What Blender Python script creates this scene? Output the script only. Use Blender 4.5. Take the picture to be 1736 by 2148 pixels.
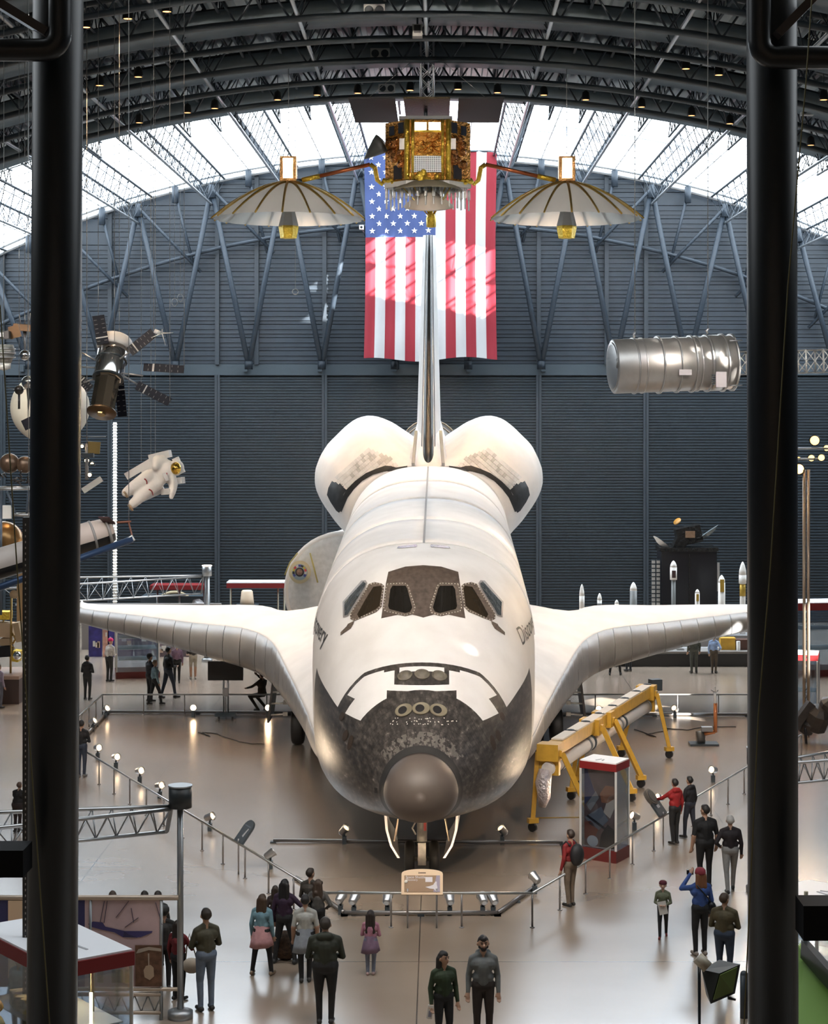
import bpy, bmesh, math, random
from math import sin, cos, pi, radians, sqrt, atan2, hypot
from mathutils import Vector, Matrix
from mathutils.bvhtree import BVHTree
from mathutils.geometry import delaunay_2d_cdt

for _o in list(bpy.data.objects):
    bpy.data.objects.remove(_o)
sc = bpy.context.scene
COL = sc.collection
random.seed(7)
V = Vector

# ------------------------------------------------------------------ camera
F, CX, CY, CAMX, CAMZ = 4047.0, 922.0, 856.0, 0.4, 10.56
_cd = bpy.data.cameras.new('camera')
_cd.sensor_fit = 'VERTICAL'
_cd.sensor_height = 36.0
_cd.lens = 36.0 * F / 2148.0
_cd.shift_x = -(CX - 868.0) / 2148.0
_cd.shift_y = (CY - 1074.0) / 2148.0
_cd.clip_start = 0.3
_cd.clip_end = 400
cam = bpy.data.objects.new('camera', _cd)
COL.objects.link(cam)
cam.location = (CAMX, 0, CAMZ)
cam.rotation_euler = (pi / 2, 0, 0)
sc.camera = cam

# ------------------------------------------------------------------ sky, sun, exposure
w = bpy.data.worlds.new('sky')
sc.world = w
w.use_nodes = True
_bg = w.node_tree.nodes['Background']
_bg.inputs[0].default_value = (0.72, 0.84, 1.0, 1)
_bg.inputs[1].default_value = 7.0
_sl = bpy.data.lights.new('sun', 'SUN')
_sl.energy = 170.0
_sl.angle = radians(0.6)
_sl.color = (1.0, 0.94, 0.86)
sun = bpy.data.objects.new('sun', _sl)
COL.objects.link(sun)
sun.rotation_euler = V((-cos(radians(25)) * sin(radians(45)), cos(radians(25)) * cos(radians(45)), -sin(radians(25)))).to_track_quat('-Z', 'Y').to_euler()
sun.location = (0, 20, 60)
SKY_PANE = 8.0          # radiance of the daylit diffusing skylight panes
NEAR_PANE = 2.2  # radiance of the added, out-of-view skylight panes
LAMP_K = 1.0            # overall scale of the hall's warm lamps
sc.view_settings.view_transform = 'Standard'
sc.view_settings.look = 'None'
sc.view_settings.gamma = 1.0
sc.view_settings.exposure = 0.0
sc.view_settings.use_curve_mapping = False
sc.cycles.max_bounces = 7
sc.cycles.diffuse_bounces = 3
sc.cycles.glossy_bounces = 3
sc.cycles.transparent_max_bounces = 10
sc.cycles.caustics_reflective = False
sc.cycles.caustics_refractive = False
sc.cycles.sample_clamp_indirect = 4.0


# ------------------------------------------------------------------ helpers
def P(px, py, d):
    """world point seen at photo pixel (px, py) at depth d"""
    return V((CAMX + (px - CX) * d / F, d, CAMZ - (py - CY) * d / F))


def G(px, py):
    """floor point seen at a photo pixel"""
    d = CAMZ * F / (py - CY)
    return V((CAMX + (px - CX) * d / F, d, 0))


_mats = {}


def M(name, col=(.5, .5, .5), rough=.5, metal=0.0, spec=.5, bump=None, var=None, emit=None, alpha=None, trans=None, coat=0, aniso=None):
    if name in _mats:
        return _mats[name]
    m = bpy.data.materials.new(name)
    m.use_nodes = True
    nt = m.node_tree
    b = nt.nodes['Principled BSDF']
    b.inputs['Base Color'].default_value = (*col, 1)
    b.inputs['Roughness'].default_value = rough
    b.inputs['Metallic'].default_value = metal
    b.inputs['Specular IOR Level'].default_value = spec
    b.inputs['Coat Weight'].default_value = coat
    m.diffuse_color = (*col, 1)
    if alpha is not None:
        b.inputs['Alpha'].default_value = alpha
    if trans is not None:
        b.inputs['Transmission Weight'].default_value = trans
    if emit:
        b.inputs['Emission Color'].default_value = (*emit[0], 1)
        b.inputs['Emission Strength'].default_value = emit[1]
    if bump or var:
        tc = nt.nodes.new('ShaderNodeTexCoord')
    if bump:
        n = nt.nodes.new('ShaderNodeTexNoise')
        n.inputs['Scale'].default_value = bump[0]
        n.inputs['Detail'].default_value = 4
        nt.links.new(tc.outputs['Object'], n.inputs['Vector'])
        bp = nt.nodes.new('ShaderNodeBump')
        bp.inputs['Strength'].default_value = bump[1]
        bp.inputs['Distance'].default_value = bump[2] if len(bump) > 2 else .02
        nt.links.new(n.outputs['Fac'], bp.inputs['Height'])
        nt.links.new(bp.outputs['Normal'], b.inputs['Normal'])
    if var:
        n = nt.nodes.new('ShaderNodeTexNoise')
        n.inputs['Scale'].default_value = var[0]
        n.inputs['Detail'].default_value = 5
        nt.links.new(tc.outputs['Object'], n.inputs['Vector'])
        r = nt.nodes.new('ShaderNodeMapRange')
        r.inputs[1].default_value = .3
        r.inputs[2].default_value = .7
        r.inputs[3].default_value = 1 - var[1]
        r.inputs[4].default_value = 1 + var[1]
        nt.links.new(n.outputs['Fac'], r.inputs[0])
        mx = nt.nodes.new('ShaderNodeVectorMath')
        mx.operation = 'SCALE'
        mx.inputs[0].default_value = col
        nt.links.new(r.outputs[0], mx.inputs['Scale'])
        nt.links.new(mx.outputs[0], b.inputs['Base Color'])
    _mats[name] = m
    return m


def _fr(d):
    d = V(d).normalized()
    up = V((0, 0, 1)) if abs(d.z) < .95 else V((0, 1, 0))
    x = up.cross(d).normalized()
    return x, d.cross(x).normalized(), d


class MB:
    def __init__(self):
        self.v, self.f, self.m, self.s = [], [], [], []

    def add(self, vs, fs, m=0, smooth=False):
        o = len(self.v)
        self.v += [tuple(p) for p in vs]
        for f in fs:
            self.f.append([i + o for i in f])
            self.m.append(m)
            self.s.append(smooth)
        return self

    def box(self, c, sz, m=0, rot=None):
        hx, hy, hz = sz[0] / 2, sz[1] / 2, sz[2] / 2
        vs = [V((x, y, z)) for x in (-hx, hx) for y in (-hy, hy) for z in (-hz, hz)]
        if rot is not None:
            if isinstance(rot, (int, float)):
                rot = Matrix.Rotation(rot, 3, 'Z')
            vs = [rot @ p for p in vs]
        c = V(c)
        return self.add([p + c for p in vs], [(0, 1, 3, 2), (4, 6, 7, 5), (0, 4, 5, 1), (2, 3, 7, 6), (0, 2, 6, 4), (1, 5, 7, 3)], m)

    def beam(self, a, b, wd, h, m=0):
        a, b = V(a), V(b)
        x, y, d = _fr(b - a)
        vs = [p + x * (sx * wd / 2) + y * (sy * h / 2) for p in (a, b) for sx, sy in ((-1, -1), (1, -1), (1, 1), (-1, 1))]
        return self.add(vs, [(3, 2, 1, 0), (4, 5, 6, 7), (0, 1, 5, 4), (1, 2, 6, 5), (2, 3, 7, 6), (3, 0, 4, 7)], m)

    def cyl(self, a, b, r, r2=None, n=10, caps=True, m=0, smooth=True):
        a, b = V(a), V(b)
        r2 = r if r2 is None else r2
        x, y, d = _fr(b - a)
        vs = []
        for p, rr in ((a, r), (b, r2)):
            vs += [p + x * (rr * cos(2 * pi * i / n)) + y * (rr * sin(2 * pi * i / n)) for i in range(n)]
        self.add(vs, [(i, (i + 1) % n, (i + 1) % n + n, i + n) for i in range(n)], m, smooth)
        if caps:
            o = len(self.v) - 2 * n
            self.f.append([o + i for i in range(n)][::-1]); self.m.append(m); self.s.append(False)
            self.f.append([o + n + i for i in range(n)]); self.m.append(m); self.s.append(False)
        return self

    def tube(self, pts, r, n=8, m=0, closed=False, caps=True):
        pts = [V(p) for p in pts]
        N = len(pts)
        rings = []
        px = None
        for i, p in enumerate(pts):
            if closed:
                t = pts[(i + 1) % N] - pts[i - 1]
            else:
                t = pts[min(i + 1, N - 1)] - pts[max(i - 1, 0)]
            t.normalize()
            if px is None:
                x, y, _ = _fr(t)
            else:
                x = (px - t * px.dot(t)).normalized()
                y = t.cross(x)
            px = x
            rr = r[i] if isinstance(r, (list, tuple)) else r
            rings.append([p + x * (rr * cos(2 * pi * k / n)) + y * (rr * sin(2 * pi * k / n)) for k in range(n)])
        return self.loft(rings, closed, caps and not closed, m)

    def loft(self, rings, loop=False, caps=True, m=0, smooth=True, ringclosed=True):
        n = len(rings[0])
        o = len(self.v)
        for rg in rings:
            self.v += [tuple(p) for p in rg]
        R = len(rings)
        for i in range(R if loop else R - 1):
            a, b = o + i * n, o + ((i + 1) % R) * n
            for k in range(n if ringclosed else n - 1):
                k2 = (k + 1) % n
                self.f.append([a + k, a + k2, b + k2, b + k]); self.m.append(m); self.s.append(smooth)
        if caps and ringclosed:
            self.f.append([o + k for k in range(n)][::-1]); self.m.append(m); self.s.append(False)
            self.f.append([o + (R - 1) * n + k for k in range(n)]); self.m.append(m); self.s.append(False)
        return self

    def lathe(self, prof, c=(0, 0, 0), axis=(0, 0, 1), n=20, m=0, smooth=True, caps=True):
        c = V(c)
        x, y, d = _fr(axis)
        rings = [[c + d * z + x * (max(r, 1e-4) * cos(2 * pi * k / n)) + y * (max(r, 1e-4) * sin(2 * pi * k / n)) for k in range(n)] for r, z in prof]
        return self.loft(rings, False, caps, m, smooth)

    def sphere(self, c, r, nu=14, nv=9, m=0, rot=None):
        if isinstance(r, (int, float)):
            r = (r, r, r)
        c = V(c)
        rings = []
        for j in range(nv + 1):
            t = pi * j / nv
            st = max(sin(t), 1e-3)
            rg = []
            for i in range(nu):
                p = V((r[0] * st * cos(2 * pi * i / nu), r[1] * st * sin(2 * pi * i / nu), -r[2] * cos(t)))
                rg.append(c + (rot @ p if rot is not None else p))
            rings.append(rg)
        return self.loft(rings, False, True, m)

    def prism(self, poly, z0, z1, m=0, tf=None):
        """extrude an (x, y) outline from z0 to z1; tf maps each (x, y, z)"""
        n = len(poly)
        vs = [V((p[0], p[1], z0)) for p in poly] + [V((p[0], p[1], z1)) for p in poly]
        if tf:
            vs = [tf(p) for p in vs]
        return self.add(vs, [list(range(n))[::-1], list(range(n, 2 * n))] + [(i, (i + 1) % n, (i + 1) % n + n, i + n) for i in range(n)], m)

    def mesh(self, name, mats):
        me = bpy.data.meshes.new(name)
        me.from_pydata(self.v, [], self.f)
        if not isinstance(mats, (list, tuple)):
            mats = [mats]
        for mt in mats:
            me.materials.append(mt)
        me.polygons.foreach_set('material_index', self.m)
        me.polygons.foreach_set('use_smooth', self.s)
        me.update()
        return me

    def obj(self, name, mats, parent=None, loc=None, fixn=True):
        """world-coordinate mesh -> object; under a thing() its origin is the thing's base"""
        off = V((0, 0, 0))
        if parent is not None:
            off = V(parent.get('_o', (0, 0, 0)))
        elif loc is not None:
            off = V(loc)
        if off.length > 0:
            self.v = [tuple(V(p) - off) for p in self.v]
        me = self.mesh(name, mats)
        if fixn:
            bm = bmesh.new(); bm.from_mesh(me)
            bmesh.ops.recalc_face_normals(bm, faces=bm.faces)
            bm.to_mesh(me); bm.free()
        return link(name, me, parent, loc)


def link(name, me, parent=None, loc=None, rot=None):
    o = bpy.data.objects.new(name, me)
    COL.objects.link(o)
    if parent is not None:
        o.parent = parent
        if '_o' in parent and loc is None:
            o['_o'] = list(parent['_o'])
    if loc is not None:
        o.location = loc
        if parent is None:
            o['_o'] = list(loc)
    if rot is not None:
        o.rotation_euler = rot
    return o


def tag(o, label, cat, group=None, kind=None):
    o['label'] = label
    o['category'] = cat
    if group:
        o['group'] = group
    if kind:
        o['kind'] = kind
    return o


def struct(o, label=None):
    o['kind'] = 'structure'
    if label:
        o['label'] = label
    return o


def thing(name, label, cat, loc=(0, 0, 0), group=None, local=False):
    o = bpy.data.objects.new(name, None)
    COL.objects.link(o)
    o.location = loc
    o.empty_display_size = .2
    if not local:
        o['_o'] = list(loc)
    return tag(o, label, cat, group)


def copy_tree(o, parent=None):
    c = o.copy()
    COL.objects.link(c)
    c.parent = parent
    for ch in o.children:
        copy_tree(ch, c)
    return c


def arc_pts(fn, a, b, n):
    return [fn(a + (b - a) * i / n) for i in range(n + 1)]


def spot(parent, loc, target, energy, size=40, col=(1, .72, .45), blend=.6, rad=.12):
    l = bpy.data.lights.new('lamp_light', 'SPOT')
    l.energy = energy * LAMP_K
    l.spot_size = radians(size)
    l.spot_blend = blend
    l.color = col
    l.shadow_soft_size = rad
    o = bpy.data.objects.new('lamp_light', l)
    COL.objects.link(o)
    o.location = loc
    o.rotation_euler = (V(target) - V(loc)).to_track_quat('-Z', 'Y').to_euler()
    return o
# ================================================================== the hall
D_WALL = 95.0
BAY = 5.27
JST = 3.57


def ZR(x):
    return 22.95 - (50 - sqrt(2500 - min(abs(x), 49) ** 2))


def roof_hit(px, py, off):
    """point on the ray through a pixel that lies off metres under the roof"""
    lo, hi = 20.0, 96.0
    for _ in range(50):
        mid = (lo + hi) / 2
        p = P(px, py, mid)
        if p.z > ZR(p.x) - off:
            hi = mid
        else:
            lo = mid
    return P(px, py, lo)


steel = M('steel_bluegrey', (.024, .034, .047), .5, .0, .35, var=(3, .15))
steel_d = M('steel_dark', (.036, .050, .062), .45)
black_m = M('black_metal', (.006, .007, .009), .36, 0, .45)
pipe_l = M('pipe_bright', (.50, .53, .56), .3, .7)
alu = M('aluminium', (.62, .62, .62), .3, .9)
alu_d = M('aluminium_satin', (.36, .37, .38), .38, .8)
white_p = M('white_paint', (.78, .77, .75), .5)
glass = None


def glass_mat(name, tint=(.9, .95, 1), refl=.09):
    if name in _mats:
        return _mats[name]
    m = bpy.data.materials.new(name)
    m.use_nodes = True
    nt = m.node_tree
    nt.nodes.remove(nt.nodes['Principled BSDF'])
    out = nt.nodes['Material Output']
    t = nt.nodes.new('ShaderNodeBsdfTransparent')
    t.inputs[0].default_value = (*tint, 1)
    g = nt.nodes.new('ShaderNodeBsdfGlossy')
    g.inputs['Roughness'].default_value = .03
    mx = nt.nodes.new('ShaderNodeMixShader')
    lw = nt.nodes.new('ShaderNodeLayerWeight')
    lw.inputs[0].default_value = .35
    mm = nt.nodes.new('ShaderNodeMath')
    mm.operation = 'MULTIPLY_ADD'
    mm.inputs[1].default_value = .6
    mm.inputs[2].default_value = refl
    nt.links.new(lw.outputs['Fresnel'], mm.inputs[0])
    nt.links.new(mm.outputs[0], mx.inputs[0])
    nt.links.new(t.outputs[0], mx.inputs[1])
    nt.links.new(g.outputs[0], mx.inputs[2])
    nt.links.new(mx.outputs[0], out.inputs[0])
    _mats[name] = m
    return m


glass = glass_mat('case_glass')


# ---- floor: polished concrete
def floor_mat():
    m = M('polished_concrete', (.3, .27, .24), .25)
    nt = m.node_tree
    b = nt.nodes['Principled BSDF']
    L = nt.links.new
    tc = nt.nodes.new('ShaderNodeTexCoord')

    def noise(scale, vec=None, det=5):
        n = nt.nodes.new('ShaderNodeTexNoise')
        n.inputs['Scale'].default_value = scale
        n.inputs['Detail'].default_value = det
        L(vec or tc.outputs['Object'], n.inputs['Vector'])
        return n.outputs['Fac']
    mp = nt.nodes.new('ShaderNodeMapping')
    mp.inputs['Scale'].default_value = (.35, 1.6, 1)
    L(tc.outputs['Object'], mp.inputs[0])
    cr = nt.nodes.new('ShaderNodeValToRGB')
    cr.color_ramp.elements[0].position = .32
    cr.color_ramp.elements[0].color = (.35, .275, .21, 1)
    cr.color_ramp.elements[1].position = .72
    cr.color_ramp.elements[1].color = (.43, .345, .27, 1)
    L(noise(.22), cr.inputs[0])
    sx = nt.nodes.new('ShaderNodeSeparateXYZ')
    L(tc.outputs['Object'], sx.inputs[0])

    def joint(sock, off):
        a = nt.nodes.new('ShaderNodeMath'); a.operation = 'ADD'; a.inputs[1].default_value = off
        L(sock, a.inputs[0])
        p = nt.nodes.new('ShaderNodeMath'); p.operation = 'PINGPONG'; p.inputs[1].default_value = 3.8
        L(a.outputs[0], p.inputs[0])
        c = nt.nodes.new('ShaderNodeMath'); c.operation = 'LESS_THAN'; c.inputs[1].default_value = .012
        L(p.outputs[0], c.inputs[0])
        return c.outputs[0]
    mxm = nt.nodes.new('ShaderNodeMath'); mxm.operation = 'MAXIMUM'
    L(joint(sx.outputs[0], 0), mxm.inputs[0]); L(joint(sx.outputs[1], 1.2), mxm.inputs[1])
    mx = nt.nodes.new('ShaderNodeMix'); mx.data_type = 'RGBA'
    L(mxm.outputs[0], mx.inputs[0]); L(cr.outputs[0], mx.inputs[6]); mx.inputs[7].default_value = (.05, .045, .04, 1)
    L(mx.outputs[2], b.inputs['Base Color'])
    rr = nt.nodes.new('ShaderNodeMapRange')
    rr.inputs[1].default_value = .3; rr.inputs[2].default_value = .7
    rr.inputs[3].default_value = .21; rr.inputs[4].default_value = .27
    L(noise(.5, mp.outputs[0]), rr.inputs[0])
    L(rr.outputs[0], b.inputs['Roughness'])
    bp = nt.nodes.new('ShaderNodeBump')
    bp.inputs['Strength'].default_value = .045
    bp.inputs['Distance'].default_value = .02
    L(noise(1.3, mp.outputs[0], 3), bp.inputs['Height'])
    L(bp.outputs[0], b.inputs['Normal'])
    b.inputs['Specular IOR Level'].default_value = 1.0
    b.inputs['Coat Weight'].default_value = 1.0
    b.inputs['Coat IOR'].default_value = 1.7
    b.inputs['Coat Roughness'].default_value = .24
    return m


struct(MB().box((0, 33, -.15), (60, 130, .3)).obj('floor', floor_mat()), 'polished grey-brown concrete floor of the hall')

# ---- side walls and an added wall behind the viewpoint that bounces light
wall_m = M('wall_slate', (.085, .105, .135), .55, var=(1.5, .1))
for sx, nm in ((-1, 'wall_left'), (1, 'wall_right')):
    mb = MB()
    if sx < 0:
        mb.box((sx * 27.65, 33, 7.4), (.3, 130, 14.8))
    else:                      # an added window opening, placed to land the floor sun patch
        for y0, y1, z0, z1 in ((-32, 46.3, 0, 14.8), (49.2, 98, 0, 14.8), (46.3, 49.2, 0, 12.1), (46.3, 49.2, 14.5, 14.8)):
            mb.box((27.65, (y0 + y1) / 2, (z0 + z1) / 2), (.3, y1 - y0, z1 - z0))
    struct(mb.obj(nm, wall_m), 'dark slate side wall of the hall')
mb = MB()
pts = [(-27.6, 0)] + [(27.6, 0)] + [(x, ZR(x)) for x in [27.6 - i * 2.3 for i in range(25)]]
mb.prism(pts, -30.3, -30, tf=lambda p: V((p.x, p.z, p.y)))
struct(mb.obj('added_wall_front', M('wall_pale', (.55, .55, .55), .6)), 'added pale wall behind the viewpoint, bounces light')

# ---- back wall: upper siding panels in rows and bays, cut to the arch
siding = M('siding_bluegrey', (.020, .029, .040), .5, var=(2.2, .12), bump=(30, .1, .004))
mb = MB()
pts = [(-27.6, 0), (27.6, 0)] + [(x, ZR(x) + .3) for x in [27.6 - i * 2.3 for i in range(25)]]
mb.prism(pts, 95.25, 95.5, tf=lambda p: V((p.x, p.z, p.y)))
wb = struct(mb.obj('wall_back', steel_d), 'tall end wall with slate siding above hangar doors')
ROW = .65
for r in range(17):
    z0 = 12.75 + r * ROW
    z1 = z0 + ROW - .035
    for k in range(-5, 5):
        xa, xb = k * BAY + .04, (k + 1) * BAY - .04
        n = 6
        top = []
        for i in range(n + 1):
            x = xb + (xa - xb) * i / n
            top.append((x, min(z1, ZR(x) + .25)))
        if max(t[1] for t in top) < z0 + .06:
            continue
        top = [(x, max(z, z0 + .01)) for x, z in top]
        mb = MB()
        mb.prism([(xa, z0), (xb, z0)] + top, 95.02, 95.25, tf=lambda p: V((p.x, p.z, p.y)))
        for j in (1, 2):       # pressed grooves between ribs
            zz = z0 + ROW * j / 3
            if zz < min(t[1] for t in top) - .05:
                mb.box(((xa + xb) / 2, 95.0, zz), (xb - xa, .05, .09))
        mb.obj('siding_panel', siding, wb)
for x in [k * BAY for k in range(-5, 6)] + [-8.6, 8.6]:
    mb = MB().box((x, 94.9, (12.7 + ZR(x)) / 2), (.2, .2, ZR(x) - 12.7))
    mb.obj('wall_post', M('wall_post', (.020, .028, .037), .5), wb)
mb = MB().box((0, 95.1, 12.45), (55, .3, .55))
mb.obj('door_header', steel_d, wb)
for i in range(-14, 15):
    if i % 2:
        MB().box((i * 1.83, 94.85, 12.5), (.22, .25, .3)).obj('header_bracket', steel_d, wb)

# ---- hangar doors: ribbed panels
door_m = M('door_ribbed', (.018, .026, .034), .42, 0, .5, var=(.6, .08))
post_m = M('door_stile', (.022, .030, .038), .45)
mb = MB()
H, PIT = 12.2, .142
n = int(H / PIT)
prof = []
for i in range(n):
    z = i * PIT
    prof += [(0.0, z), (0.0, z + .055), (-.05, z + .075), (-.05, z + .122)]
prof.append((0, n * PIT))
wd = BAY - .26
rings = [[V((sx * wd / 2, y, z)) for y, z in prof] for sx in (-1, 1)]
mb.loft(rings, False, False, 0, False, False)
ribs_me = mb.mesh('ribs', door_m)
mb = MB()
for sx in (-1, 1):
    mb.box((sx * (BAY / 2 - .07), -.02, H / 2), (.12, .2, H))
stile_me = mb.mesh('stile', post_m)
for i, k in enumerate(range(-5, 5)):
    o = link('door_%d' % (i + 1), ribs_me, None, ((k + .5) * BAY, 95.0, 0))
    struct(o, 'ribbed dark grey hangar door panel')
    link('stile', stile_me, o, (0, 0, 0))

# ---- zigzag brace tubes in front of the wall, arched pipes
D_BR = 93.9


def brace_truss():
    tops = [k * JST for k in range(-7, 8)]
    for k, x in enumerate(tops):
        zt = ZR(x) - .55
        mb = MB()
        for s in (-1, 1):
            xb = x + s * JST / 2
            mb.cyl((x, D_BR, zt), (xb, D_BR + .3, 12.6), .13, n=10)
            mb.cyl((xb, D_BR + .3, 12.45), (xb, D_BR + .3, 12.85), .2, n=8)
        mb.cyl((x, D_BR, zt - .45), (x, D_BR, zt + .2), .24, .1, n=10)
        mb.cyl((x, D_BR - .1, zt), (x + (1 if x < 0 else -1) * 3.0, D_BR + .5, zt - 3.1), .075, n=8)
        mb.obj('brace', steel, wb)
        if abs(x) < 25:
            xm = x + JST / 2
            zm = ZR(xm)
            MB().cyl((xm, D_BR + .2, zm - .35), (xm + .9 * (1 if xm < 0 else -1), D_BR + .5, zm - 4.0), .07, n=8).cyl((xm, D_BR + .2, zm - .8), (xm, D_BR + .2, zm), .16, n=8).obj('strut', steel, wb)


brace_truss()
mb = MB().tube([(x, D_BR + .45, 19.6 - x * x / 90.0) for x in [-26 + i * 2 for i in range(27)]], .1)
mb.obj('arched_pipe', steel, wb)
mb = MB().tube([(x, D_WALL - .35, ZR(x) - .12) for x in [-27 + i * 1.5 for i in range(37)]], .12)
mb.tube([(x, D_WALL - .8, ZR(x) + .1) for x in [-27 + i * 1.5 for i in range(37)]], .09)
mb.obj('arch_edge', pipe_l, wb)

# ---- ceiling: fluted deck
deck_m = M('roof_deck', (.52, .58, .60), .4, .1)
xs = []
x = -27.6
while x < 27.6:
    xs += [(x, 0), (x + .16, 0), (x + .2, .1), (x + .36, .1)]
    x += .4


def deck(y0, y1, xa=-28, xb=28):
    mb = MB()
    rg = [(x, ZR(x) + .1 + h) for x, h in xs if xa <= x <= xb]
    mb.loft([[V((x, y, z)) for x, z in rg] for y in (y0, y1)], False, False, 0, False, False)
    return mb


mb = deck(-30, 17.3)
NSK = (24.0, 36.0)
d2 = deck(17.3, NSK[0])
mb.add(d2.v, d2.f)
for y0, y1, a, b in ((NSK[0], NSK[1], -28, -21.3), (NSK[0], NSK[1], 21.3, 28)):
    d2 = deck(y0, y1, a, b)
    mb.add(d2.v, d2.f)
d2 = deck(NSK[1], 77.0)
mb.add(d2.v, d2.f)
for a, b in ((-28, -26.5), (26.5, 28)):
    d2 = deck(77.0, 95.4, a, b)
    mb.add(d2.v, d2.f)
ceil = struct(mb.obj('ceiling', deck_m, fixn=False), 'arched fluted metal roof deck with dark steel trusses')
# purlin joists running the length of the hall
for k in range(-7, 8):
    x = k * JST
    if abs(k) == 7:
        x = k * JST * .99
    zt, zb = ZR(x) - .12, ZR(x) - 1.3
    t = MB()
    t.cyl((x, 40, zb), (x, 94.6, zb), .06, n=8, m=0)
    t.obj('joist_chord', pipe_l, ceil)
    t = MB()
    for s in (-.55, .55):
        zz = ZR(x + s) - .1
        t.cyl((x + s, 40, zz), (x + s, 94.6, zz), .06, n=6)
        y, i = 40.0, 0
        while y < 94:
            t.cyl((x, y, zb), (x + s, y + .9, zz), .02, n=4, caps=False)
            t.cyl((x + s, y + .9, zz), (x, y + 1.8, zb), .02, n=4, caps=False)
            y += 1.8
    t.obj('joist_web', steel, ceil)
# secondary bar joists in each bay
for k in range(-7, 7):
    for fr in (.33, .67):
        x = (k + fr) * JST
        t = MB()
        za, zb = ZR(x) - .05, ZR(x) - .65
        t.beam((x, 44, za), (x, 77, za), .08, .05)
        t.beam((x, 44, zb), (x, 77, zb), .08, .05)
        y = 44.0
        while y < 76.5:
            t.cyl((x, y, zb), (x, y + .5, za), .02, n=4, caps=False)
            t.cyl((x, y + .5, za), (x, y + 1.0, zb), .02, n=4, caps=False)
            y += 1.0
        t.obj('bar_joist', steel, ceil)
# arched cross ribs: pairs of chords with lacing
for y in (46.7, 50.2, 53.7, 57.2, 60.7, 64.2, 67.7):
    t = MB()
    for off, r in ((1.42, .1), (.25, .1)):
        t.tube([(x, y, ZR(x) - off) for x in [-27 + i * 1.5 for i in range(37)]], r, 8)
    for i in range(72):
        xa, xb = -27 + i * .75, -27 + (i + 1) * .75
        o1, o2 = (1.42, .25) if i % 2 else (.25, 1.42)
        t.cyl((xa, y, ZR(xa) - o1), (xb, y, ZR(xb) - o2), .035, n=5, caps=False)
    t.obj('arch_rib', steel_d, ceil)
duct_m = M('duct_slate', (.14, .185, .215), .5, var=(4, .08))
for y in (48.5, 55.6, 62.6, 69.6):      # broad curved ducts between the ribs
    t = MB()
    rings = []
    for i in range(37):
        x = -27 + i * 1.5
        z = ZR(x) - .55
        rings.append([V((x, y, z - .3)), V((x, y + .25, z - .5)), V((x, y + 1.6, z - .5)), V((x, y + 1.8, z - .3)), V((x, y + 1.8, z)), V((x, y, z))])
    t.loft(rings, False, True)
    t.obj('duct', duct_m, ceil)

# ---- skylight over the last bays: diffusing panes in a grid of bars
sky_m = M('daylit_glazing', (.8, .85, .9), .4, emit=((.83, .925, 1.0), SKY_PANE))
clear_m = glass_mat('clear_glazing', (.96, .98, 1), .03)
sky = thing('window_1', 'arched skylight of white glowing panes above the end wall', 'skylight', (0, 86, 22.9), local=True)
del sky['category']
struct(sky)
PW = JST / 2
me_d = MB().box((0, 0, 0), (PW + .02, 2.02, .04)).mesh('pane', sky_m)
me_c = MB().box((0, 0, 0), (PW + .02, 2.02, .04)).mesh('pane', clear_m)
for c in range(-15, 15):
    x = (c + .5) * PW
    ang = math.asin(x / 50)
    for r in range(9):
        clear = 3 <= r <= 4 and (10.4 - 1.5 * r) < x < (16.9 - 1.5 * r)  # clear panes added so the sun throws its patch on the flag
        link('pane', me_c if clear else me_d, sky, (x, 78 + 2 * r - 86, ZR(x) + .12 - 22.9), (0, ang, 0)).scale = (1.01 / cos(ang), 1, 1)
bar_m = M('skylight_bar', (.75, .78, .8), .4, .0)
for r in range(10):
    y = 77 + 2 * r - 86
    MB().tube([V((x, y, ZR(x) + .06 - 22.9)) for x in [-26.8 + i * 1.675 for i in range(33)]], .03, 5).obj('glazing_bar', bar_m, sky)
for c in range(-15, 16):
    x = c * PW
    MB().cyl((x, -9, ZR(x) + .06 - 22.9), (x, 9, ZR(x) + .06 - 22.9), .03, n=5).obj('glazing_bar', bar_m, sky)
near = thing('window_3', 'added unseen skylight of glowing panes over the entrance bays', 'skylight', (0, 30, 22.9), local=True)  # unseen skylight added to brighten the foreground from above
del near['category']
struct(near)
near_m = M('added_glazing_near', (.8, .85, .9), .4, emit=((.88, .95, 1.0), NEAR_PANE))
me_n = MB().box((0, 0, 0), (PW * 2 + .02, 2.02, .04)).mesh('pane', near_m)
for c in range(-6, 6):
    x = (c + .5) * PW * 2
    for r in range(6):
        link('pane', me_n, near, (x, NSK[0] + 1 + 2 * r - 30, ZR(x) + .12 - 22.9), (0, math.asin(x / 50), 0)).scale = (1.01 / cos(math.asin(x / 50)), 1, 1)
# ---- clear window added in the right wall for the sun patch
struct(MB().box((27.65, 47.75, 13.3), (.03, 2.9, 2.4)).obj('window_2', clear_m), 'added unseen clear window in the right side wall')

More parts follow.
